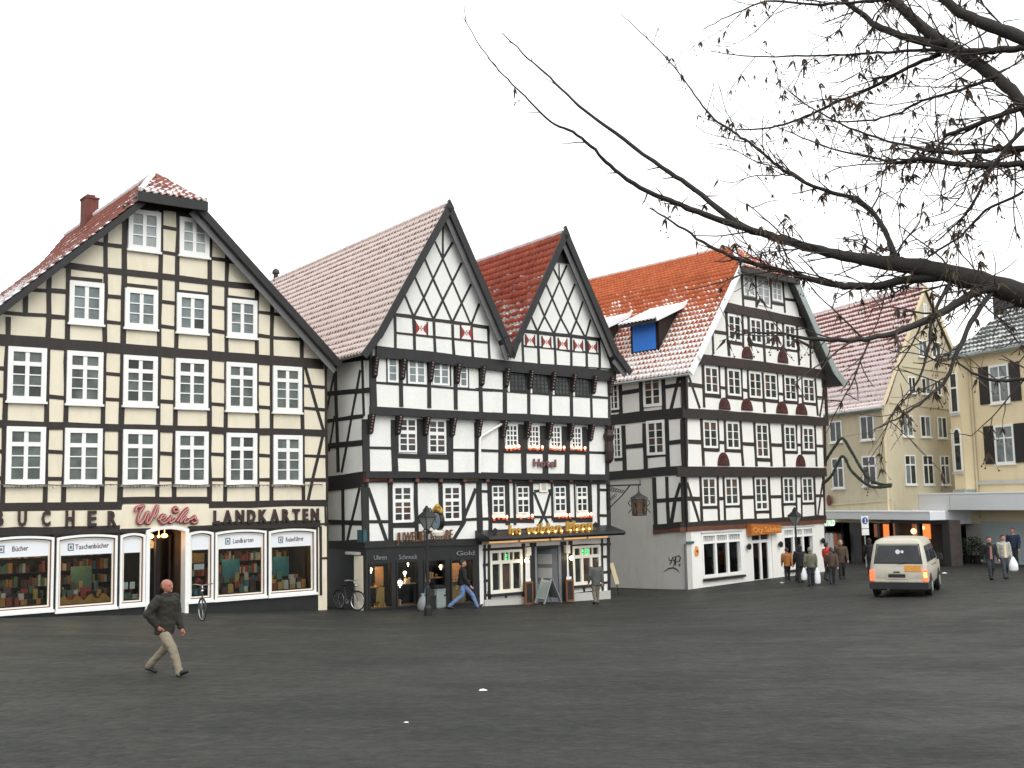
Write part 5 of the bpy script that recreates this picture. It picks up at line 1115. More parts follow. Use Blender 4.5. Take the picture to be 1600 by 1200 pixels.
MB().box(F6,.1,9,-.03,.09,-.1,2.35).build('shop_wall','paleblue',H6)
for a_ in (1.2,2.3,3.4): MB().box(F6,a_,a_+.04,-.04,-.03,-.1,2.35).build('joint','greystucco',H6)
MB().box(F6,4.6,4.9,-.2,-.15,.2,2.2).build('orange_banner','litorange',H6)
for u in (2.,5.6,9.): plight(F4.w(u,.3,2.35),12,(1,.85,.7),.05)  # café fill lights, added to brighten curtains and interior; no lamps hang there
t=thing('market_table','table with red cloth and goods before the dark shop under the yellow house',"table",F6.w(-2.2,-1.2,-.9),F6.U)
b=MB().box(F6,-1.7,-.3,-1.5,-.9,.72,.78); b.build('tabletop','book0',t)
for a_ in (-1.65,-.4):
    for y_ in (-1.45,-1.0): MB().box(F6,a_,a_+.06,y_,y_+.06,-.3,.72).build('leg','iron',t)
for i in range(9): a_=-1.6+i*.14; MB().box(F6,a_,a_+.11,-1.4+.05*(i%3),-1.05,.782,.86+.05*(i%4)).build('goods','book%d'%(i%8),t)
for i,(a_,y_) in enumerate(((-2.1,-1.0),(-.05,-.9),(.55,-.8))):
    o=F6.w(a_,y_,0); o[2]=gz(o[0],o[1]); t=thing('potted_shrub',['dark potted shrub left of the market table','potted shrub right of the market table','potted shrub against the pale shop wall'][i],'potted plant',o,None,'potted shrubs before the shops at right')
    MB().lathe(o,[(.2,0),(.27,.4),(.29,.45)],10).build('pot','iron',t); f=MB()
    for k in range(260):
        e=np.array([random.gauss(0,1) for _ in range(3)]); e/=np.linalg.norm(e); c_=o+np.array([0,0,.95])+e*np.array([.36,.36,.55])*random.random()**.4; q=np.array([random.gauss(0,.05) for _ in range(3)]); r_=np.array([random.gauss(0,.05) for _ in range(3)]); f.add([c_,c_+q,c_+q+r_,c_+r_],[(0,1,2,3)])
    f.build('foliage','leafgreen',t,kind='stuff')
# =================================================================== dark roofed house between them
O7=at(1520,800,66); H7=thing('dark_roofed_house','low house with a dark slate roof between the beige gable and the yellow house','house',O7,F5.U)
F7=Fr(O7,F5.U); zt=F7.px(1497,502)[1]; ze=F7.px(1500,566)[1]; ul=F7.px(1485,520)[0]; um=F7.px(1498,503)[0];ur=F7.px(1525,545)[0]
MB().box(F7,ul-2,ur+3,.5,8,-5,ze).build('wall','yellow',H7)
V=[(ul-2,-.1,ze),(ur+1.2,-.1,ze),(um+.3,3,zt),(ul-2,3,zt+.5),(ur+1.2,6,ze),(ul-2,6,ze)]
MB().add([F7.w(*v) for v in V],[(0,1,2,3),(1,4,2),(4,5,3,2),(0,3,5),(0,5,4,1)]).build('roof','slate',H7)
MB().box(F7,ul-2,ur+1.3,-.2,-.1,ze-.12,ze+.06).build('eave_board','greystucco',H7)
# =================================================================== street furniture
def onground(x,y): 
    p=gpt(x,y); return np.array([p[0],p[1],gz(p[0],p[1])])
MT['lampglass']=mat('grey_lantern_glass',(.2,.21,.2),.25,.2,3,20,0)
def street_lamp(x,y,ytop,label,s=1.):
    o=onground(x,y); d=o[1]; r=ray(x,ytop); top=CAM+r*(d/r[1]); h=top[2]-o[2]
    t=thing('street_lamp',label,'street lamp',o,None,'black street lamps on the square')
    MB().lathe(o,[(.13,-.1),(.13,.25),(.09,.35),(.075,.9),(.05,1.),(.042,h-.75*s),(.06,h-.72*s)],10).build('pole','iron',t)
    MB().tube([o+np.array([0,0,h-.95*s]),o+np.array([0,0,h-.55*s])],.03,6).build('stem','iron',t)
    l=MB().lathe(o,[(.08*s,h-.62*s),(.28*s,h-.25*s)],4).build('lantern_glass','lampglass',t)
    MB().lathe(o,[(.33*s,h-.25*s),(.32*s,h-.22*s),(.12*s,h-.06*s),(.1*s,h),(.03*s,h+.12*s)],4).build('lantern_roof','iron',t)
    b=MB()
    for k in range(4):
        a=math.pi/2*k; e=np.array([math.cos(a),math.sin(a),0]); b.tube([o+e*.08*s+np.array([0,0,h-.62*s]),o+e*.285*s+np.array([0,0,h-.25*s])],.016,5)
    b.build('lantern_bars','iron',l); return o
street_lamp(669,962,796,'black street lamp with a square lantern before the jeweller',1.05)
street_lamp(1247,908,797,'black street lamp standing before the right café window',1.1)
# hanging clock
u,z_=F2.px(684,814,n=1.0); t=thing('hanging_clock','ornate hanging clock with gilded scrolls over the jeweller','clock',F2.w(u,-1.,z_),F2.U)
def disc(b,c,ax,r,th,seg=20):
    ax=ax/np.linalg.norm(ax); b.tube([c-ax*th/2,c+ax*th/2],r,seg)
    return b
C_=F2.w(u,-1.,z_); aU=np.array([F2.U[0],F2.U[1],0]); aN=-F2.IN
disc(MB(),C_,aU,.35,.16).build('case','iron',t); MT['clockface']=mat('blue_grey_clock_face',(.22,.27,.32),.5,.1,3,20,0)
f=disc(MB(),C_-aU*.085,aU,.29,.02).build('clock_face','clockface',t); b=MB(); b.tube([C_-aU*.1,C_-aU*.1+np.array([0,0,.17])],.012,5); b.tube([C_-aU*.1,C_-aU*.1+aN*.1-np.array([0,0,.06])],.014,5); b.build('hands','iron',f)
b=MB()
for k in range(12):
    a=k*math.pi/6; b.tube([C_-aU*.098+(aN*math.cos(a)+np.array([0,0,1])*math.sin(a))*q for q in (.19,.225)],.009,4)
b.build('hour_marks','iron',f)
b=MB()
for k in range(5): b.ball(C_+np.array([0,0,.38+.06*math.sin(k)])+aN*(k-2)*.12,.09,7,5)
b.ball(C_+np.array([0,0,.52]),.1,8,6); b.tube([C_+aN*.3*math.cos(a)+np.array([0,0,.34+.2*math.sin(a)]) for a in np.linspace(-.3,3.4,14)],.035,6)
b.build('gilded_crest','gold',t); b=MB()
b.lathe(C_-np.array([0,0,.62]),[(.03,0),(.2,.1),(.24,.22),(.1,.32)],10); b.build('carved_foot','paintw',t)
b=MB(); b.tube([C_+np.array([0,0,.2])-aN*.3,C_-aN*.5+np.array([0,0,.45]),C_-aN*1.+np.array([0,0,.4])],.03,6); b.tube([C_-np.array([0,0,.3])-aN*.2,C_-aN*.6-np.array([0,0,.15]),C_-aN*1.-np.array([0,0,.35])],.03,6); b.build('bracket','iron',t)
# hanging lantern on a wrought bracket at the right corner
ub,zb=F2.px(951,759,n=.1)
for n in np.linspace(.5,3,60):
    q=F2.w(ub,-n,zb); 
    v=q-CAM; px_=800+F*(v@RT)/(v@FW)
    if px_>=997: break
L_=F2.w(ub,-n,zb); t=thing('hanging_lantern','old iron lantern hanging from a scrolled bracket at the restaurant corner','lantern',L_,F2.U)
b=MB(); A=F2.w(ub,-.05,zb)
b.tube([A,L_+aN*.12],.03,6); b.tube([F2.w(ub,-.05,zb-.95),F2.w(ub,-n*.45,zb-.45),F2.w(ub,-n*.75,zb)],.025,6); b.tube([F2.w(ub,-.06,zb+.05),F2.w(ub,-.06,zb-1.)],.025,6)
for k in range(7):
    c=F2.w(ub,-.2-n*.07*k,zb-.16-.02*k); rr_=.13-.008*k
    b.tube([c+aN*rr_*math.cos(a)*(1-a/9)+np.array([0,0,rr_*math.sin(a)*(1-a/9)]) for a in np.linspace(0,6.6,14)],.013,5)
for k in range(4):
    c=F2.w(ub,-.15-n*.06*k,zb-.42-.06*(3-k)); b.tube([c+aN*.1*math.cos(a)*(1-a/9)+np.array([0,0,.1*math.sin(a)*(1-a/9)]) for a in np.linspace(0,6.6,12)],.012,5)
b.tube([L_+aN*.1+np.array([0,0,v]) for v in (-.05,.2)],.02,5); b.build('bracket','iron',t)
b=MB(); LC=L_-np.array([0,0,.82]); b.tube([L_,L_-np.array([0,0,.38])],.02,6); b.lathe(LC,[(.36,.27),(.34,.31),(.12,.44),(.05,.5),(.02,.6)],6); b.lathe(LC,[(.26,-.42),(.30,-.4),(.28,-.36)],6)
for k in range(6):
    a=math.pi/3*k; e=np.array([math.cos(a),math.sin(a),0]); b.tube([LC+e*.27+np.array([0,0,-.4]),LC+e*.32+np.array([0,0,.28])],.022,5)
    b.tube([LC+e*(.36+.07*math.sin(q*2))+np.array([0,0,.2-.13*q]) for q in np.linspace(0,4,12)],.018,5)
b.build('lantern_frame','iron',t)
MT['lanternglass']=mat('brown_lantern_glass',(.1,.06,.035),.3,.5,8,30,0); MB().lathe(LC,[(.24,-.38),(.29,.26)],6).build('lantern_glass','lanternglass',t); MB().ball(LC+aN*.24+np.array([0,0,.1]),.035,6,4).build('candle','lampwarm',t)
# garland strung over the side street
MT['fir']=mat('fir_garland',(.025,.035,.02),.8,.5,8,40,.02)
for i,(pts,lb) in enumerate(((((1289,722,55),(1303,700,54.7),(1316,685,54.5),(1330,705,54.3),(1345,731,54.),(1359,749,53.7),(1377,757,53.4),(1393,757,53.)),'upper swag of the fir garland over the side street'),(((1285,757,54.6),(1300,742,54.3),(1316,713,54),(1330,735,53.8),(1350,754,53.5),(1366,761,53.2),(1394,759.5,52.8)),'lower swag of the fir garland over the side street'))):
    P=[at(*p) for p in pts]; Q=[]
    for k in range(len(P)-1):
        p0=P[max(k-1,0)];p1=P[k];p2=P[k+1];p3=P[min(k+2,len(P)-1)]
        for tt in np.linspace(0,1,12,endpoint=False): Q.append(.5*((2*p1)+(-p0+p2)*tt+(2*p0-5*p1+4*p2-p3)*tt*tt+(-p0+3*p1-3*p2+p3)*tt**3))
    b=MB(); b.tube(Q,[.06+.02*random.random() for _ in Q],6)
    for q in Q:
        for _ in range(5):
            e=np.array([random.gauss(0,1) for _ in range(3)]); e/=np.linalg.norm(e); b.tube([q,q+e*random.uniform(.06,.12)],[.02,.004],4,False)
    tag(b.build('garland','fir'),lb,'garland','fir garlands over the side street')
b=MB(); b.tube([at(1291,715,55),at(1316,683,54.5),at(1400,668,60)],.012,4); tag(b.build('cable','iron'),'thin cable holding up the fir garlands','cable')
# traffic sign
o=onground(1354,886); t=thing('traffic_sign','white sign with a blue disc and a small plate below on a grey pole','traffic sign',o)
tp=lambda y:(CAM+ray(1354,y)*(o[1]/ray(1354,y)[1]))[2]
MB().tube([o,np.array([o[0],o[1],tp(804)])],.035,8).build('pole','zinc',t)
FS=Fr(np.array([o[0],o[1],0]),np.array([.93,.37,0])/np.linalg.norm([.93,.37,0])); hw=.23
p_=MB().box(FS,-hw,hw,-.08,-.04,tp(825.5),tp(806)).build('sign_board','paint',t); MB().box(FS,-hw,hw,-.08,-.04,tp(836),tp(826.5)).build('lower_plate','paint',t)
MT['signblue']=mat('traffic_blue',(.02,.08,.25),.4,.1); zc=tp(813.5)
MB().prism(FS,[(.19*math.cos(a),zc+.19*math.sin(a)) for a in np.linspace(0,2*math.pi,20,endpoint=False)],-.09,-.08).build('blue_disc','signblue',p_)
b=MB(); b.prism(FS,[(-.02,zc+.12),(.03,zc+.12),(.05,zc-.02),(.0,zc-.02)],-.096,-.09); b.prism(FS,[(-.0,zc-.03),(.05,zc-.03),(.09,zc-.13),(.05,zc-.13)],-.096,-.09); b.prism(FS,[(-.05,zc-.13),(-.01,zc-.13),(.03,zc-.03),(.0,zc-.03)],-.096,-.09); b.box(FS,-.1,.1,-.085,-.08,tp(823.5),tp(821)); b.build('pictogram','paint',p_)
# menu boards, A-frame, easel
MT['ochrewood']=mat('orange_brown_wood',(.22,.08,.03),.5,.3,6,30,.002); MT['slateboard']=mat('chalk_board',(.02,.022,.022),.6,.4,9,40,0)
for i,(x0,y0,x1,y1) in enumerate(((819.5,909,833,944),(883.5,906,896.5,939))):
    u0,zt=F2.px(x0,y0,n=.3);u1,zb=F2.px(x1,y1,n=.3); t=thing('menu_board','wood-framed chalk menu board leaning %s of the restaurant door'%('left','right')[i],'menu board',F2.w((u0+u1)/2,-.3,zb),F2.U,'menu boards beside the restaurant door')
    b=MB(); ring(b,F2,[(u0,zb),(u1,zb),(u1,zt),(u0,zt)],[(u0+.06,zb+.07),(u1-.06,zb+.07),(u1-.06,zt-.07),(u0+.06,zt-.07)],-.34,-.28); b.build('frame','ochrewood',t); MB().box(F2,u0+.06,u1-.06,-.32,-.29,zb+.07,zt-.07).build('board','slateboard',t)
    MB().box(F2,u0+.04,u1-.1,-.32,-.3,zt+.01,zt+.12).build('card','paint',t)
ua,zt=F2.px(855,904,n=.9); ul_,zb=F2.px(843,943,n=.9); ur_,zb2=F2.px(870,943,n=.9)
t=thing('a_frame_sign','grey folding A-frame sign standing before the open restaurant door','a-frame sign',F2.w(ua,-.9,zb),F2.U)
for e,m in ((ul_,'zinc'),(ur_,'greypaint')):
    dx=e-ua; b=MB(); f1=(ua+dx*.05,zt);f2=(e,zb); b.bar(F2,f1,f2,.04,-1.22,-1.17).bar(F2,f1,f2,.04,-.63,-.58); b.bar(F2,(ua+dx*.12,zt-.1),(ua+dx*.78,zb+.22*(zt-zb)),.025,-1.17,-.63); b.build('panel',m,t)
    vs=[F2.w(ua+dx*.1,-1.17,zt-.08),F2.w(ua+dx*.1,-.63,zt-.08),F2.w(ua+dx*.8,-.63,zb+.2*(zt-zb)),F2.w(ua+dx*.8,-1.17,zb+.2*(zt-zb))]; vs+=[v+aU*.02 for v in vs]; MB().add(vs,MB.BF).build('poster','banner' if e<ua else 'signblue',t)
o=onground(963,930); FE=Fr(np.array([o[0],o[1],0]),np.array([.97,.2,0])/np.linalg.norm([.97,.2,0])); zq=lambda y:(CAM+ray(961,y)*(o[1]/ray(961,y)[1]))[2]
t=thing('easel_sign','narrow pale board leaning askew on thin legs against the grey wall','easel sign',o)
MB().prism(FE,[(-.28,zq(880)),(-.1,zq(879)),(.14,zq(912)),(-.04,zq(913.5))],-.05,0).build('board','yellow2',t); MB().tube([FE.w(.02,-.02,zq(912)),FE.w(.1,-.02,o[2])],.02,5).tube([FE.w(-.15,.2,zq(890)),FE.w(-.2,.5,o[2])],.02,5).build('legs','iron',t)
# bin, round sign and wrapped bundle by the left lamp
o=onground(684,950); t=thing('litter_bin','grey litter bin with a pale lid rim beside the street lamp','litter bin',o)
MB().lathe(o,[(.24,0),(.27,.06),(.29,.62),(.3,.66),(.3,.72)],4,1.1,1.).build('bin','zinc',t); MB().lathe(o+np.array([0,0,.72]),[(.33,0),(.33,.05),(.2,.12),(.02,.14)],4,1.1,1.).build('lid','iron',t)
o=onground(664,950); t=thing('round_ad_sign','round orange advertising sign with a pale stripe on a stand','sign',o); zc=(CAM+ray(666,907)*(o[1]/ray(666,907)[1]))[2]
FQ=Fr(np.array([o[0]+.05,o[1],0]),np.array([.98,.18,0])/np.linalg.norm([.98,.18,0])); p_=MB().prism(FQ,[(.17*math.cos(a),zc+.2*math.sin(a)) for a in np.linspace(0,2*math.pi,18,endpoint=False)],-.05,0).build('disc','ochrewood',t); MB().box(FQ,-.165,.165,-.06,-.05,zc-.04,zc+.05).build('stripe','canopy',p_); MB().tube([FQ.w(0,-.02,zc-.2),FQ.w(0,-.02,o[2])],.025,6).build('stand','iron',t); MB().lathe(FQ.w(0,0,o[2]),[(.22,0),(.2,.06),(.03,.08)],10).build('foot','iron',t)
o=onground(661,955); b=MB(); b.lathe(o,[(.14,0),(.2,.1),(.2,.28),(.13,.45),(.05,.55),(.08,.62)],11,1,.8); tag(b.build('refuse_sack','greypaint',None,smooth=True),'grey tied refuse sack on the ground left of the street lamp','sack')
o=onground(667.5,953); b=MB(); b.lathe(o,[(.1,0),(.13,.1),(.12,.6),(.05,.8)],9,1,.8); tag(b.build('refuse_sack','cloth0',None,smooth=True),'slim teal bundle between the grey sack and the street lamp','sack')
for i,(x,y,s_) in enumerate(((755,1079,.07),(635,1129,.035),(1476,896,.12),(1222,911,.09))):
    o=onground(x,y); b=MB(); b.add([o+np.array(q)*s_ for q in ((-1,-.5,.06),(.9,-.6,.1),(1,.5,.05),(-.8,.6,.2),(0,0,.45))],[(0,1,4),(1,2,4),(2,3,4),(3,0,4)])
    tag(b.build('paper_scrap','banner'),['flat pale scrap of paper on the paving in the middle foreground','tiny white crumpled scrap, the one nearest the viewer','white scrap on the paving right of the van','white scrap on the paving before the café'][i],'litter','scraps of litter on the square')
# =================================================================== bicycles
MT['rubber']=mat('black_rubber',(.012,.012,.012),.7,.2); MT['chrome']=mat('bright_metal',(.55,.56,.57),.25,.1,4,20,0,metal=.9); MT['darkred']=mat('dark_bicycle_paint',(.03,.03,.035),.35,.2)
def bike(o,hd,label,steer=0.):
    h=np.array([math.cos(hd),math.sin(hd),0]); s=np.array([-h[1],h[0],0]); up=np.array([0,0,1.]); t=thing('bicycle',label,'bicycle',o,h)
    P=lambda x,z,y=0:np.array(o)+h*x+s*y+up*z
    for x in (-.53,.53):
        hh=h if x<0 else h*math.cos(steer)+s*math.sin(steer)
        circ=lambda r:[P(x,.34)+(hh*math.cos(a)+up*math.sin(a))*r for a in np.linspace(0,2*math.pi,25)]
        w_=MB().tube(circ(.325),.019,6,False).build('wheel','rubber',t)
        MB().tube(circ(.298),.012,5,False).build('rim','chrome',w_)
        b=MB(); 
        for a in np.linspace(0,2*math.pi,14,endpoint=False): b.tube([P(x,.34),P(x,.34)+(hh*math.cos(a)+up*math.sin(a))*.3],.003,3,False)
        b.build('spokes','chrome',w_)
        MB().tube([P(x,.34)+(hh*math.cos(a)+up*math.sin(a))*.35 for a in np.linspace(.3 if x>0 else .2,2.6,10)],.02,4).build('mudguard','darkred',t)
    b=MB(); b.tube([P(-.53,.34),P(-.08,.3),P(.4,.72)],.02,6); b.tube([P(-.08,.3),P(-.22,.82)],.018,6); b.tube([P(-.2,.75),P(.38,.85)],.018,6); b.tube([P(-.53,.34),P(-.19,.72)],.014,6); b.tube([P(.36,.95),P(.4,.72),P(.53,.34)],.02,6); b.build('frame','darkred',t)
    b=MB(); b.tube([P(.36,.95),P(.35,1.02)],.018,6); b.tube([P(.2,1.06,.3),P(.32,1.07,.22),P(.36,1.03,0),P(.32,1.07,-.22),P(.2,1.06,-.3)],.015,6); b.build('handlebar','chrome',t)
    b=MB(); b.lathe(P(-.24,.86),[(.03,-.04),(.1,0),(.11,.03),(.05,.06)],8,1.3,.8); b.build('saddle','rubber',t)
    MB().ball(P(.44,.88),.045,8,6).build('headlamp','chrome',t); disc(MB(),P(-.08,.3),s,.1,.02,14).build('chainring','chrome',t)
o=onground(316,968); bike(o,-1.3,'bicycle seen end-on leaning outside the bookshop door',.35)
o=onground(544,953); bike(o,-.75,'dark bicycle parked in the lane at the jeweller corner',.2)
# =================================================================== van
MT['vanpaint']=mat('greyed_white_van_paint',(.45,.42,.34),.3,.1,1.2,20,0,spec=.5,dirt=((.33,.32,.28),.5)); MT['vanglass']=glassm('dark_van_glass',(.02,.022,.025),.05,.3)
MT['tail']=emit('lit_tail_lamp',(1,.09,.03),2.2); MT['brake']=emit('lit_brake_lamp',(1,.3,.06),6); MT['bumper']=mat('black_bumper',(.015,.015,.016),.5,.2); MT['vansticker']=mat('orange_sticker',(.55,.24,.03),.5,.25,10,40,0)
def van(o,az,label):
    f=np.array([math.sin(az),math.cos(az),0]); l=np.array([-f[1],f[0],0]); o=np.array(o); t=thing('van',label,'van',o,f)
    P=lambda x,y,z:o+f*x+l*y+np.array([0,0,z])
    LV=[(.3,.06,4.5,.82,.12),(.42,.0,4.6,.9,.16),(.75,-.03,4.68,.92,.2),(1.0,.0,4.5,.915,.18),(1.09,.03,3.95,.9,.16),(1.4,.11,3.5,.85,.16),(1.72,.2,3.05,.79,.16),(1.85,.27,2.9,.74,.2),(1.92,.42,2.7,.62,.25),(1.95,.8,2.3,.4,.3)]
    vs=[];n=0
    for z,x0,x1,w_,r in LV:
        loop=[]
        for cx,cy,a0 in ((x1-r,w_-r,0),(x0+r,w_-r,90),(x0+r,-w_+r,180),(x1-r,-w_+r,270)):
            for k in range(5):
                a=math.radians(a0+k*22.5); loop.append((cx+r*math.cos(a),cy+r*math.sin(a)))
        n=len(loop); vs+=[P(x,y,z) for x,y in loop]
    fs=[(i*n+k,i*n+(k+1)%n,(i+1)*n+(k+1)%n,(i+1)*n+k) for i in range(len(LV)-1) for k in range(n)]
    fs+=[tuple(range(n-1,-1,-1)),tuple((len(LV)-1)*n+k for k in range(n))]
    MB().add(vs,fs).build('body','vanpaint',t,smooth=True)
    def xr(z): return np.interp(z,[a[0] for a in LV],[a[1] for a in LV])
    def xf(z): return np.interp(z,[a[0] for a in LV],[a[2] for a in LV])
    def yw(z): return np.interp(z,[a[0] for a in LV],[a[3] for a in LV])
    def rear(name,m,y0a,y1a,z0,y0b,y1b,z1,off=.012,par=None,th=.03):
        v=[P(xr(z0)-off,y0a,z0),P(xr(z0)-off,y1a,z0),P(xr(z1)-off,y1b,z1),P(xr(z1)-off,y0b,z1)]; v+=[q+f*th for q in v]
        return MB().add(v,MB.BF).build(name,m,par or t)
    w_=rear('rear_window','vanglass',-.74,.74,1.14,-.64,.64,1.72)
    rear('window_seal','bumper',-.78,.78,1.1,-.68,.68,1.76,.006,w_,.02)
    b=MB(); 
    for yy,r_ in ((0,.075),(-.14,.05)): b.tube([P(xr(1.5)-.03,yy,1.5),P(xr(1.5)-.02,yy,1.5)],r_,12)
    b.build('emblem_sticker','canopy',w_); MB().tube([P(xr(1.1)-.04,0,1.1),P(xr(1.2)-.03,-.3,1.16)],.012,5).build('rear_wiper','bumper',w_)
    rear('tailgate_panel','vanpaint',-.76,.76,.52,-.79,.79,1.06,.012)
    rear('orange_sticker','vansticker',-.72,-.2,.86,-.72,-.2,1.06,.018); p_=rear('number_plate','slateboard',-.22,.32,.66,-.22,.32,.77,.03); rear('plate_recess','vanpaint',-.3,.4,.6,-.3,.4,.82,.02)
    MB().tube([P(xr(.85)-.04,-.05,.84),P(xr(.85)-.04,.15,.84)],.02,6).build('tailgate_handle','bumper',t)
    for sgn,m in ((1,'tail'),(-1,'brake')):
        o1=rear('tail_lamp','tail',sgn*.78,sgn*.915,.55,sgn*.78,sgn*.915,.9,.03,None,.12); rear('lens','tail' if sgn>0 else 'brake',sgn*.8,sgn*.9,.66,sgn*.8,sgn*.9,.84,.036,o1,.02)
    b=MB(); v=[P(x,y,z) for z in (.28,.5) for x,y in ((-.12,-.93),(-.12,.93),(.55,.95),(.55,-.95))]; b.add(v,[(3,2,1,0),(4,5,6,7),(0,1,5,4),(1,2,6,5),(2,3,7,6),(3,0,4,7)]); b.build('bumper','bumper',t)
    b=MB(); v=[P(x,y,z) for z in (.28,.5) for x,y in ((4.3,-.9),(4.3,.9),(4.78,.7),(4.78,-.7))]; b.add(v,[(3,2,1,0),(4,5,6,7),(0,1,5,4),(1,2,6,5),(2,3,7,6),(3,0,4,7)]); b.build('front_bumper','bumper',t)
    for sgn in (1,-1):
        for a,c in ((.35,1.45),(1.55,2.5),(2.58,3.35)):
            z0,z1=1.14,1.68; sh=0 if a<2.5 else -.35; s0=.0 if a>.5 else .06
            v=[P(a,sgn*(yw(z0)+.008),z0),P(c+ (.18 if a>2.5 else 0),sgn*(yw(z0)+.008),z0),P(c+sh,sgn*(yw(z1)+.008),z1),P(a+s0,sgn*(yw(z1)+.008),z1)]; v+=[q-l*sgn*.03 for q in v]; MB().add(v,MB.BF).build('side_window','vanglass',t)
        b=MB(); b.tube([P(1.5,sgn*.925,1.0),P(2.6,sgn*.925,1.0)],.012,5); b.build('door_rail','bumper',t)
        MB().tube([P(2.62,sgn*.93,.98),P(2.75,sgn*.93,.98)],.018,5).build('door_handle','bumper',t)
        b=MB(); v=[P(x,sgn*y,z) for z in (1.08,1.28) for x,y in ((3.3,.93),(3.3,1.12),(3.42,1.12),(3.42,.93))]; b.add(v,[(3,2,1,0),(4,5,6,7),(0,1,5,4),(1,2,6,5),(2,3,7,6),(3,0,4,7)]); b.build('mirror','bumper',t)
        for x in (.95,3.75):
            disc(MB(),P(x,sgn*.87,.36),l,.4,.12,20).build('wheel_arch','bumper',t)
            w2=disc(MB(),P(x,sgn*.84,.32),l,.32,.22,20).build('wheel','rubber',t); disc(MB(),P(x,sgn*.955,.32),l,.18,.02,14).build('hub_cap','zinc',w2)
    v=[P(xf(1.14)+.01,-.78,1.14),P(xf(1.14)+.01,.78,1.14),P(xf(1.7)+.01,.66,1.7),P(xf(1.7)+.01,-.66,1.7)]; v+=[q-f*.03 for q in v]; MB().add(v,MB.BF).build('windscreen','vanglass',t)
    MB().box(Fr(o,f),.3,4.2,-.8,.8,.2,.34).build('underbody','bumper',t); MB().tube([P(-.02,.35,.26),P(.5,.35,.26)],.035,8).build('exhaust','zinc',t)
o=onground(1388,934); r=ray(1406,934); o=np.array([o[1]*r[0]/r[1],o[1],o[2]]); van(o,math.radians(26),'pale dirty van with lit tail lamps driving away across the square')
# =================================================================== people
from mathutils import noise as mn
MT['skin']=mat('skin',(.42,.21,.15),.55,.15,8,40,0); MT['ruddy']=mat('ruddy_skin',(.34,.135,.095),.5,.15,8,40,0)
def solid(b,name,m,parent,vox,fold=0.,fs=9.,sm=3):
    """weld overlapping limbs into one continuous skin"""
    me=bpy.data.meshes.new(name); me.from_pydata(b.v,[],b.f); o=bpy.data.objects.new(name,me); COL.objects.link(o)
    bm=bmesh.new(); bm.from_mesh(me); bmesh.ops.recalc_face_normals(bm,faces=bm.faces); bm.to_mesh(me); bm.free()
    r=o.modifiers.new('r','REMESH'); r.mode='VOXEL'; r.voxel_size=vox; s_=o.modifiers.new('s','SMOOTH'); s_.factor=.5; s_.iterations=sm
    m2=bpy.data.meshes.new_from_object(o.evaluated_get(bpy.context.evaluated_depsgraph_get()))
    bpy.data.objects.remove(o); bpy.data.meshes.remove(me)
    n=len(m2.vertices); co_=np.empty(n*3); m2.vertices.foreach_get('co',co_); co_=co_.reshape(-1,3)
    if fold:
        no=np.empty(n*3); m2.vertex_normals.foreach_get('vector',no); no=no.reshape(-1,3)
        d=np.array([mn.noise((p[0]*fs,p[1]*fs,p[2]*fs*1.9))+.5*mn.noise((p[0]*fs*2.3+p[2]*14,p[1]*fs*2.3,p[2]*fs*2.)) for p in co_]); co_=co_+no*(d*fold)[:,None]
    Mi=np.array(INV[parent.name]); co_=(np.c_[co_,np.ones(n)]@Mi.T)[:,:3]; m2.vertices.foreach_set('co',co_.ravel())
    m2.name=name; m2.materials.clear(); m2.materials.append(MT[m]); m2.polygons.foreach_set('use_smooth',[True]*len(m2.polygons)); m2.update()
    o=bpy.data.objects.new(name,m2); COL.objects.link(o); o.parent=parent; return o
def cloth(n,c): MT[n]=mat('cloth_'+n,c,.85,.25,7,60,.003); return n
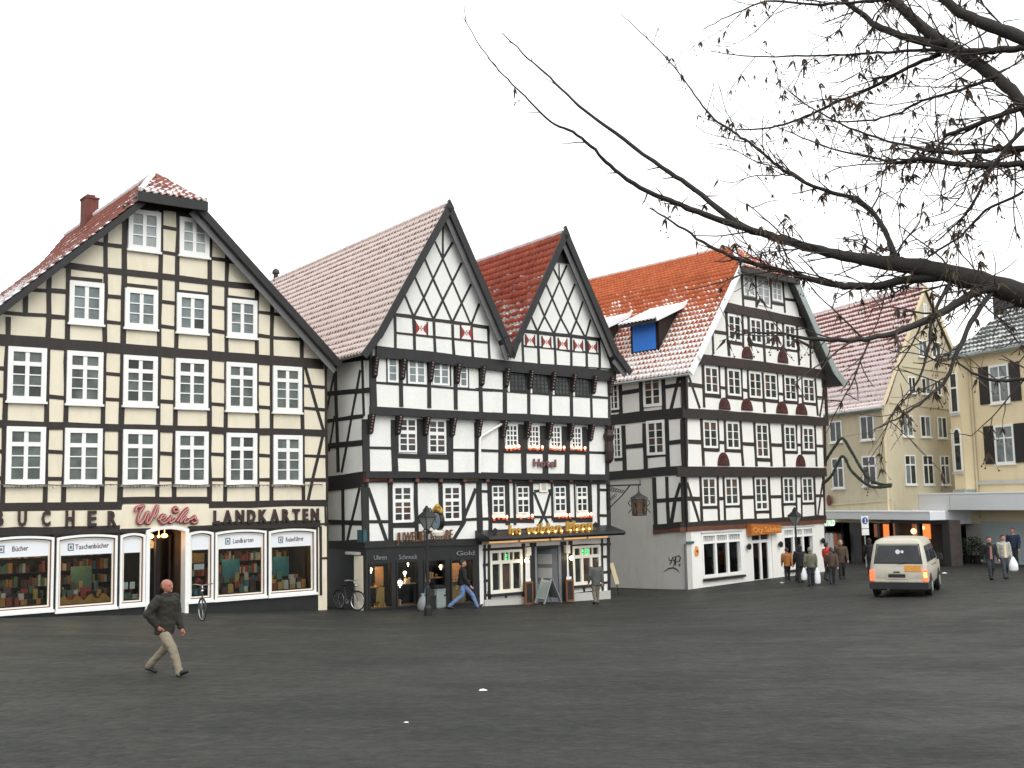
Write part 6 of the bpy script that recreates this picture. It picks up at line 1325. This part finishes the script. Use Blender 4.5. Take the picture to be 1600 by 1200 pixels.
def person(x,y,H,face,label,jacket,trousers,hair,stride=.25,arms=.3,coat=0.,lean=.0,skinm='skin',bald=False,bulk=1.,shoe='bumper',phase=1,group='people walking on the square',pos=None,hand_in=None,scarf=None,open_=None):
    """face: compass angle the body faces (0 = away from the viewer, 90 = right)"""
    o=onground(x,y) if pos is None else np.array(pos); t=thing('person',label,'person',o,None,group)
    a=math.radians(face); fx=np.array([math.sin(a),math.cos(a),0]); rx=np.array([math.cos(a),-math.sin(a),0])  # forward, right
    t.rotation_euler=(0,0,0)
    L=lambda f,r,z:(fx*f+rx*r+np.array([0,0,z]))*H
    sk=lambda f,r,z,*rad:(*L(f,r,z),*[q*H for q in rad])
    ln=lean
    # legs
    def leg(sgn,s):
        hip=(0,.05*sgn,.5)
        if s>=0: kn=(s*.62,.05*sgn,.275);an=(s*.95,.05*sgn,.045);toe=(s*.95+.11,.06*sgn,.03+.03*(s>.1))
        else: kn=(s*.15+.02,.05*sgn,.275);an=(s*.95,.05*sgn,.075);toe=(s*.95+.095,.06*sgn,.018)
        return hip,kn,an,toe
    lg={sg:leg(sg,stride*.5*sg*phase) for sg in (1,-1)}
    ch=(ln*.6,0,.72); nk=(ln,0,.83)
    def arm(sg,s):
        sh=(ln*.95,.108*sg,.795)
        if hand_in==sg: return sh,(ln-.07,.2*sg,.645),(ln-.01,.125*sg,.52)
        return sh,(ln+s*.25-.01,.142*sg,.63),(ln+s*.75+.02,.148*sg,.475)
    ar={sg:arm(sg,-arms*.5*sg*phase) for sg in (1,-1)}
    W=lambda f,r,z:o+L(f,r,z)
    def loft(b,rings,seg=14):
        vs=[]
        for f,r,z,wr,wf in rings:
            for k in range(seg):
                q=2*math.pi*k/seg; vs.append(W(f+wf*math.cos(q),r+wr*math.sin(q),z))
        n=len(rings); fs=[(i*seg+k,i*seg+(k+1)%seg,(i+1)*seg+(k+1)%seg,(i+1)*seg+k) for i in range(n-1) for k in range(seg)]
        b.add(vs,fs+[tuple(range(seg-1,-1,-1)),tuple((n-1)*seg+k for k in range(seg))])
    def limb(b,pts,rs):
        b.tube([W(*p) for p in pts],[r*H for r in rs],10)
        for p,r in zip(pts,rs): b.ball(W(*p),r*H*1.01,10,6)
    big=x<400
    # body: one continuous figure with head, hands and fingers
    b=MB()
    loft(b,[(0,0,.47,.06,.05),(0,0,.55,.075,.055),(ch[0]*.6,0,.65,.07,.055),(ch[0],0,.74,.085,.06),(ln*.95,0,.8,.075,.05),(ln,0,.83,.035,.035)])
    limb(b,[(ln,0,.8),(ln+.006,0,.87)],[.036,.033])
    loft(b,[(ln+.03,0,.862,.02,.022),(ln+.02,0,.872,.036,.045),(ln+.012,0,.893,.046,.06),(ln+.006,0,.92,.05,.066),(ln+.002,0,.945,.052,.068),(ln-.002,0,.967,.046,.061),(ln-.004,0,.985,.03,.042),(ln-.004,0,.994,.012,.016)])
    b.ball(W(ln+.074,0,.913),.0105*H,6,5,(1,1,1.5)); b.ball(W(ln+.062,0,.94),.012*H,6,5,(1,1,.7)); b.ball(W(ln+.058,0,.872),.016*H,6,5)
    for sg in (1,-1):
        b.ball(W(ln-.004,.052*sg,.918),.016*H,7,5,(.9,.7,1.3))
        limb(b,ar[sg],[.036,.027,.018])
        d=np.array(ar[sg][2])-np.array(ar[sg][1]); d=d/np.linalg.norm(d); wr=np.array(ar[sg][2])
        limb(b,[wr+d*.012,wr+d*.045],[.02,.022])
        for off,l_ in ((-.02,.032),(-.007,.042),(.007,.04),(.019,.03)):
            f1=wr+d*.05+np.array([off,0,0]); f2=f1+d*l_*.6+np.array([0,-.003*sg,0]); f3=f2+d*l_*.45+np.array([0,-.009*sg,0]); limb(b,[f1,f2,f3],[.0085,.0075,.006])
        limb(b,[wr+d*.02+np.array([.015,0,0]),wr+d*.045+np.array([.033,-.006*sg,0]),wr+d*.062+np.array([.036,-.012*sg,0])],[.01,.008,.007])
        limb(b,[(lg[sg][0][0],.045*sg,.48),lg[sg][1],lg[sg][2]],[.04,.03,.022])
    solid(b,'body',skinm,t,.0075 if big else .013,sm=2)
    # jacket
    jl=.47-coat; kb=bulk; b=MB()
    loft(b,[(-.004,0,jl,.098*kb,.075*kb),(0,0,jl+.03,.104*kb,.082*kb),(ln*.3,0,.58,.102*kb,.082*kb),(ln*.5,0,.66,.104*kb,.085*kb),(ln*.7,0,.73,.112*kb,.086*kb),(ln*.9,0,.775,.118*kb,.08*kb),(ln,0,.805,.1*kb,.066),(ln,0,.828,.052,.048),(ln,0,.842,.047,.045)],18)
    for sg in (1,-1):
        s_,e,w_=[np.array(q) for q in ar[sg]]; w_=e*.08+w_*.92; s_=s_+np.array([0,.012*sg*kb,-.006]); limb(b,[s_,(s_+e)/2+np.array([0,.004*sg,0]),e,(e+w_)/2,w_],[.047*kb,.047*kb,.043*kb,.038*kb,.031*kb])
    solid(b,'jacket',jacket,t,.012 if big else .02,.007*H if big else .006*H,7.,3)
    b=MB(); loft(b,[(0,0,.44,.07,.06),(0,0,.49,.085,.07),(0,0,.56,.088,.07)])
    for sg in (1,-1):
        hp=(lg[sg][0][0],.046*sg,.47); kn,an=np.array(lg[sg][1]),np.array(lg[sg][2]); an=np.array([an[0],an[1],max(.035,an[2]-.008)]); md=(np.array(hp)+kn)/2
        limb(b,[hp,md,kn,(kn+an)/2,an],[.058,.056,.046,.042,.038])
    solid(b,'trousers',trousers,t,.012 if big else .018,.006*H,8.,3)
    for sg in (1,-1):
        an,toe=np.array(lg[sg][2]),np.array(lg[sg][3]); b=MB(); hl=np.array([an[0]-.018,an[1],max(.02,an[2]-.025)]); limb(b,[hl,(hl*.5+toe*.5)+np.array([0,0,.004]),toe],[.026,.027,.021]); limb(b,[hl,an],[.026,.026])
        solid(b,'shoe',shoe,t,.012,0,1,2)
    # hair / eyes
    b=MB()
    if not bald:
        loft(b,[(ln-.03,0,.89,.05,.035),(ln-.022,0,.915,.056,.052),(ln-.012,0,.945,.058,.064),(ln-.006,0,.968,.052,.066),(ln-.006,0,.988,.036,.05),(ln-.006,0,1.003,.014,.018)])
        if hair!='hairgrey' and coat>.045: loft(b,[(ln-.04,0,.82,.05,.02),(ln-.035,0,.87,.056,.035),(ln-.025,0,.92,.058,.045)])
    else:
        loft(b,[(ln-.05,0,.888,.035,.018),(ln-.04,0,.91,.047,.03),(ln-.036,0,.938,.05,.034),(ln-.04,0,.95,.04,.028)])
        for sg in (1,-1): b.ball(W(ln-.012,.047*sg,.928),H*.014,7,5,(1.3,.6,1.3))
    solid(b,'hair',hair,t,.01,.003*H,40.,1)
    for sg in (1,-1): MB().ball(W(ln+.062,.02*sg,.927),.0065*H,6,4).build('eye','bumper',t); MB().ball(W(ln+.062,.021*sg,.939),.011*H,6,4,(.6,1.2,.3)).build('eyebrow',hair,t)
    MB().ball(W(ln+.064,0,.89),.013*H,6,4,(.5,1.2,.3)).build('mouth','book0',t)
    # collar
    b=MB(); loft(b,[(ln,0,.822,.06,.056),(ln,0,.84,.054,.052),(ln-.004,0,.856,.046,.047)]); solid(b,'collar',scarf or jacket,t,.01,.002*H,20.,1)
    if open_:
        b=MB(); b.add([o+L(.09+ln*.5,r,z) for r,z in ((-.03,.48),(.03,.48),(.02,.78),(-.02,.78))]+[o+L(.06+ln*.5,r,z) for r,z in ((-.03,.48),(.03,.48),(.02,.78),(-.02,.78))],MB.BF); b.build('shirt',open_,t)
    return o,(o+L(*ar[1][2])),(o+L(*ar[-1][2]))
cloth('olive_brown',(.024,.022,.016));cloth('khaki',(.22,.19,.135));cloth('black',(.014,.014,.016));cloth('jeans',(.13,.2,.36));cloth('greyjk',(.085,.09,.085));cloth('orange_coat',(.36,.15,.045));cloth('olive',(.13,.125,.085));cloth('red_coat',(.5,.04,.03));cloth('brown_coat',(.075,.05,.035));cloth('darkblue',(.02,.028,.06));cloth('pale_jacket',(.36,.36,.31));cloth('dark_trousers',(.025,.027,.032));cloth('bluegrey',(.05,.055,.075));cloth('pinkish',(.3,.15,.14));cloth('taupe',(.16,.14,.11))
MT['hairbrown']=mat('brown_hair',(.07,.04,.025),.6,.4,20,60,.004);MT['hairgrey']=mat('grey_hair',(.25,.24,.22),.6,.3,20,60,.004);MT['hairdark']=mat('dark_hair',(.02,.016,.014),.6,.4,20,60,.004)
person(256,1054,1.73,116,'balding man in olive-brown jacket and khaki trousers striding across the foreground','olive_brown','khaki','hairbrown',stride=.56,arms=.12,lean=.03,skinm='ruddy',bald=True,phase=1,hand_in=1,bulk=1.16,coat=.05)
_u,_=F2.px(724,948,n=.75); _p=F2.w(_u,-.75,0); _p[2]=gz(_p[0],_p[1])
person(724,948,1.78,82,'person in black jacket and light blue jeans walking past the jeweller window','black','jeans','hairdark',stride=.62,arms=.3,phase=-1,pos=_p)
person(932,944,1.7,-20,'brown-haired person in grey jacket seen from behind at the restaurant window','greyjk','taupe','hairbrown',stride=.12,coat=.06,arms=.1)
g='people gathered outside the café'
person(1231,907,1.5,10,'short person in long orange coat before the café','orange_coat','black','hairbrown',stride=.3,coat=.04,group=g)
person(1252,911,1.68,5,'person in black coat standing right behind the street lamp','black','black','hairdark',stride=.12,coat=.05,group=g)
_,hr,hl=person(1268,916,1.62,2,'person in olive jacket carrying white bags seen from behind','olive','dark_trousers','hairgrey',stride=.14,arms=.06,group=g)
person(1294,908,1.7,65,'person in bright red coat beside the white house corner','red_coat','dark_trousers','hairdark',stride=.1,group=g)
person(1301,913,1.55,10,'person in brown coat close before the red-coated one','brown_coat','dark_trousers','hairbrown',stride=.16,group=g)
person(1316,904,1.75,190,'grey-haired person in dark brown coat behind the brown-coated one','brown_coat','black','hairgrey',stride=.15,coat=.08,group=g)
person(1361,897,1.72,20,'person in black clothes at the left side of the van','black','black','hairdark',stride=.1,coat=.05)
person(1549,906,1.72,182,'person in open black jacket walking towards the viewer at right','black','dark_trousers','hairdark',stride=.25,open_='pinkish')
_,hr2,hl2=person(1571,904,1.76,178,'person in pale patterned jacket carrying a white bag at right','pale_jacket','bluegrey','hairdark',stride=.2,arms=.1,open_='yellow2')
person(1586,886,1.95,215,'tall person in navy jacket behind the pale-jacketed one','darkblue','dark_trousers','hairbrown',stride=.1,scarf='pale_jacket')
MT['plasticbag']=mat('white_plastic_bag',(.75,.76,.78),.45,.1,6,30,.004)
def bag(p,label,h=.5,w_=.16):
    p=np.array(p); b=MB(); z=p[2]; b.lathe(p-np.array([0,0,h+.12]),[(w_*.7,0),(w_,.06),(w_*.95,h*.6),(w_*.55,h*.95),(.03,h+.1)],9,1.,.5); tag(b.build('shopping_bag','plasticbag',smooth=True),label,'shopping bag','white shopping bags being carried')
bag(hr+np.array([.02,-.02,.04]),'long white shopping bag in the right hand of the olive-jacketed person',.6,.13); bag(hl+np.array([-.02,-.02,.04]),'white shopping bag in the left hand of the olive-jacketed person',.45,.15); bag(hl2+np.array([.03,-.05,.06]),'white shopping bag held by the pale-jacketed person at right',.48,.2)
# =================================================================== bare lime tree reaching in from the right
MT['bark']=mat('dark_wet_bark',(.028,.023,.019),.8,.45,5,40,.01); MT['twig']=mat('brown_twigs',(.045,.03,.022),.7,.4,8,40,.002); MT['drybract']=mat('dry_brown_seed_bracts',(.075,.05,.03),.8,.5,12,50,0)
tr=random.Random(11); tb=np.array([6.6,8.6,0.]); tb[2]=gz(tb[0],tb[1])
TREE=thing('lime_tree','bare lime tree with dry hanging seeds reaching in from the right','tree',tb)
MB().tube([tb+np.array(p) for p in ((0,0,-.2),(0,0,.4),(.03,.03,1.6),(-.05,0,3.2),(-.1,.05,4.6),(.0,.1,6.2),(.1,.2,8.5),(.1,.3,11))],[.42,.34,.3,.28,.24,.19,.13,.04],12).build('trunk','bark',TREE,smooth=True)
TK=lambda z:tuple(tb+np.array([-.1,.05,z]))
BR=[ # photo pixel, metres from the viewer, radius in pixels
 [TK(3.6),(1700,492,8.8,25),(1600,462,9.1,23),(1530,440,9.3,20),(1450,420,9.6,18),(1400,413,9.8,15.5),(1330,402,10,11.5),(1270,388,10.2,9),(1215,372,10.4,8),(1150,348,10.6,6.5),(1085,295,10.8,5),(1035,262,10.9,4.2),(960,207,11,3.4),(905,165,11.1,2.6),(860,122,11.2,2.),(825,90,11.3,1.5),(785,52,11.4,1)],
 [(1215,372,10.4,7),(1150,352,10.4,6.3),(1100,335,10.3,5.8),(1055,317,10.2,5.4),(1012,299,10.1,4.8),(960,265,10,3.8),(930,235,9.9,3.2),(895,206,9.8,2.8),(860,190,9.8,2.2),(820,150,9.7,1.8),(793,124,9.7,1.5),(760,85,9.6,1.2),(724,27,9.5,.8)],
 [(1480,430,9.5,12),(1420,437,9.7,8.5),(1370,446,9.8,7.5),(1320,447,9.9,7),(1270,437,10,6),(1220,423,10.1,5),(1160,407,10.2,4),(1110,385,10.3,3),(1060,352,10.4,2.2),(1015,325,10.5,1.4)],
 [(1560,447,9.15,9),(1525,456,9.1,8.5),(1480,483,9,7.5),(1430,508,8.9,6.5),(1380,524,8.8,5.5),(1330,531,8.7,4.6),(1270,529,8.6,3.6),(1210,520,8.5,2.4),(1150,523,8.4,1.2)],
 [(1555,450,9.2,5),(1530,482,9,5),(1500,540,8.8,4.5),(1480,590,8.7,3.5),(1445,625,8.6,2.6),(1400,655,8.5,1.8),(1365,672,8.4,1)],
 [(1490,432,9.5,4),(1476,458,9.3,3.8),(1456,500,9,3.2),(1448,560,8.9,2.6),(1425,610,8.8,1.8),(1400,640,8.7,1)],
 [TK(4.6),(1700,290,8.6,14),(1600,167,9,11.5),(1575,136,9.1,12),(1518,93,9.3,12.5),(1456,54,9.5,11),(1396,0,9.7,9),(1340,-60,9.9,6)],
 [TK(5.3),(1700,110,8.5,16),(1600,60,8.7,13),(1550,42,8.8,12),(1490,12,8.9,10),(1430,-40,9,6)],
 [(1480,68,9.4,9),(1430,62,9.6,8),(1377,43,9.8,6.5),(1345,20,10,5.5),(1318,0,10.1,5),(1280,-40,10.3,3)],
 [(1600,75,9,8),(1560,78,9.1,7.5),(1510,80,9.3,7),(1456,76,9.5,7)],
 [(1400,412,9.8,6.5),(1398,395,9.9,5.5),(1378,352,10.1,5),(1345,315,10.3,4.4),(1290,298,10.5,3.8),(1245,278,10.6,3.2),(1210,255,10.7,3),(1170,222,10.8,2.6),(1140,203,10.9,2.4),(1110,180,11,2),(1080,140,11.1,1.6),(1045,95,11.2,1.3),(1005,55,11.3,1),(970,22,11.4,.6)],
 [(1470,85,9.5,5),(1420,105,9.7,4),(1370,133,9.9,3.4),(1300,163,10.1,2.9),(1250,185,10.3,2.5),(1205,200,10.5,2),(1150,203,10.6,1.4)],
 [(1650,228,8.9,6),(1600,232,9,6),(1540,235,9.1,5.5),(1480,238,9.2,4.5),(1420,228,9.4,2.6),(1340,205,9.6,2),(1270,170,9.8,1.4),(1230,140,9.9,.8)],
 [(1650,250,8.8,7),(1600,255,8.9,6.5),(1540,258,9,6),(1480,255,9.2,5),(1440,248,9.3,5),(1400,254,9.4,3.5),(1380,250,9.5,2.2),(1300,232,9.7,1.6),(1230,205,9.9,1)],
 [(1630,160,8.9,6),(1585,172,9,5.5),(1530,193,9.2,5),(1475,213,9.4,3.5)],
 [(1560,118,9.1,4),(1500,140,9.3,3.2),(1440,158,9.5,2.6),(1400,178,9.7,2.2),(1340,190,9.8,1.8),(1260,185,10,1)],
 [(1440,-5,9.6,4),(1350,3,9.8,3.2),(1270,7,10,2.6),(1200,2,10.2,2),(1150,20,10.3,1.4),(1100,45,10.4,.8)],
 [(1470,78,9.5,4),(1400,80,9.7,3),(1330,85,9.9,2.4),(1260,87,10.1,2),(1180,88,10.3,1.4),(1110,80,10.4,.8)],
 [(1600,300,9.2,3),(1540,330,9.3,2.6),(1500,370,9.4,2.2),(1450,400,9.5,2)],
 [(1700,600,8.5,6),(1600,593,8.6,3.4),(1560,595,8.7,3),(1520,582,8.8,2.4),(1490,560,8.9,1.4)],
 [(1600,200,8.7,4),(1550,260,8.8,3),(1520,320,8.9,2.4),(1500,345,9,1.8),(1460,380,9.1,1.2)],
]
TW=MB(); LF=MB(); LIN=[]
def bunch(p,s=1.):
    for _ in range(tr.randint(2,5)):
        L_=tr.uniform(.045,.1)*s; e=np.array([tr.gauss(0,.5),tr.gauss(0,.5),-1.2]); e/=np.linalg.norm(e); a=np.array([tr.gauss(0,1) for _ in range(3)]); a=np.cross(e,a); a/=np.linalg.norm(a)+1e-9; w_=.011*s
        q=p+e*.025*s; r_=q+e*L_
        LF.add([p,q+a*w_,r_+np.array([0,0,.006]),q-a*w_,q+np.cross(e,a)*.005],[(0,1,4),(1,2,4),(2,3,4),(3,0,4)])
        if tr.random()<.7: TW.tube([r_,r_+e*.03],.0022,3,False); LF.add([r_+e*.03+np.array(v)*.008*s for v in ((1,0,0),(0,1,0),(-1,0,0),(0,-1,0),(0,0,1),(0,0,-1))],[(0,1,4),(1,2,4),(2,3,4),(3,0,4),(1,0,5),(2,1,5),(3,2,5),(0,3,5)])
def twig(p,d,L_,r,depth):
    n=max(3,int(L_/.07)); pts=[p]; d=d/np.linalg.norm(d)
    for k in range(n):
        d=d+np.array([tr.gauss(0,.11),tr.gauss(0,.11),tr.gauss(0,.11)+(.04 if k>n/2 else 0)]); d/=np.linalg.norm(d); pts.append(pts[-1]+d*L_/n)
        if depth>0 and k>0 and tr.random()<.5: twig(pts[-1],d+np.array([tr.gauss(0,.8),tr.gauss(0,.5),tr.gauss(0,.6)]),L_*tr.uniform(.3,.55),r*.65,depth-1)
        if tr.random()<.06*DENS: bunch(pts[-1],tr.uniform(.8,1.3))
        elif tr.random()<.3: TW.add([pts[-1]+np.array(v)*.006 for v in ((1,0,0),(-.5,.8,0),(-.5,-.8,0),(0,0,1.6))],[(0,1,3),(1,2,3),(2,0,3),(0,2,1)])
    TW.tube(pts,list(np.linspace(r,r*.5,len(pts))),4,False)
for b_ in BR:
    P=[];Rr=[]
    for q in b_:
        if len(q)==3: P.append(np.array(q)); Rr.append(None)
        else: P.append(at(q[0],q[1],q[2])); Rr.append(q[3]*.82*q[2]/F)
    if Rr[0] is None: Rr[0]=Rr[1]*1.15
    Q=[];RQ=[]
    for k in range(len(P)-1):
        p0=P[max(k-1,0)];p1=P[k];p2=P[k+1];p3=P[min(k+2,len(P)-1)]
        for tt in (0,.2,.4,.6,.8):
            Q.append(.5*((2*p1)+(-p0+p2)*tt+(2*p0-5*p1+4*p2-p3)*tt*tt+(-p0+3*p1-3*p2+p3)*tt**3)+np.array([tr.gauss(0,1) for _ in range(3)])*.004); RQ.append((Rr[k]*(1-tt)+Rr[k+1]*tt)*tr.uniform(.93,1.08))
    Q.append(P[-1]); RQ.append(Rr[-1])
    MB().tube(Q,RQ,8).build('branch','bark',TREE,smooth=True)
    for k in range(3,len(Q)-1):
        v=Q[k]-CAM; x=800+F*(v@RT)/(v@FW); y=600-F*(v@UPV)/(v@FW)
        if x>1680 or y<-60: continue
        DENS=.35 if x<1000 else .9 if x<1200 else 1.7
        pr=(.4 if y>480 else 1.)*(.16 if x<1000 else .42 if x<1200 else .75)
        d=Q[k+1]-Q[k]; d/=np.linalg.norm(d)
        if tr.random()<pr:
            e=d*tr.uniform(.4,1.1)+np.array([tr.gauss(0,.5),tr.gauss(0,.5),tr.gauss(.0,.5)])
            L_=tr.uniform(.12,.3) if x<1150 else tr.uniform(.2,.75)
            twig(Q[k],e,L_,max(.0042,min(.009,RQ[k]*.45)),0 if x<1100 else 1)
        if tr.random()<.1*DENS*(.5 if y>480 else 1): bunch(Q[k]-np.array([0,0,RQ[k]]),tr.uniform(.9,1.4))
TW.build('twigs','twig',TREE,kind='stuff'); LF.build('seed_bracts','drybract',TREE,kind='stuff')
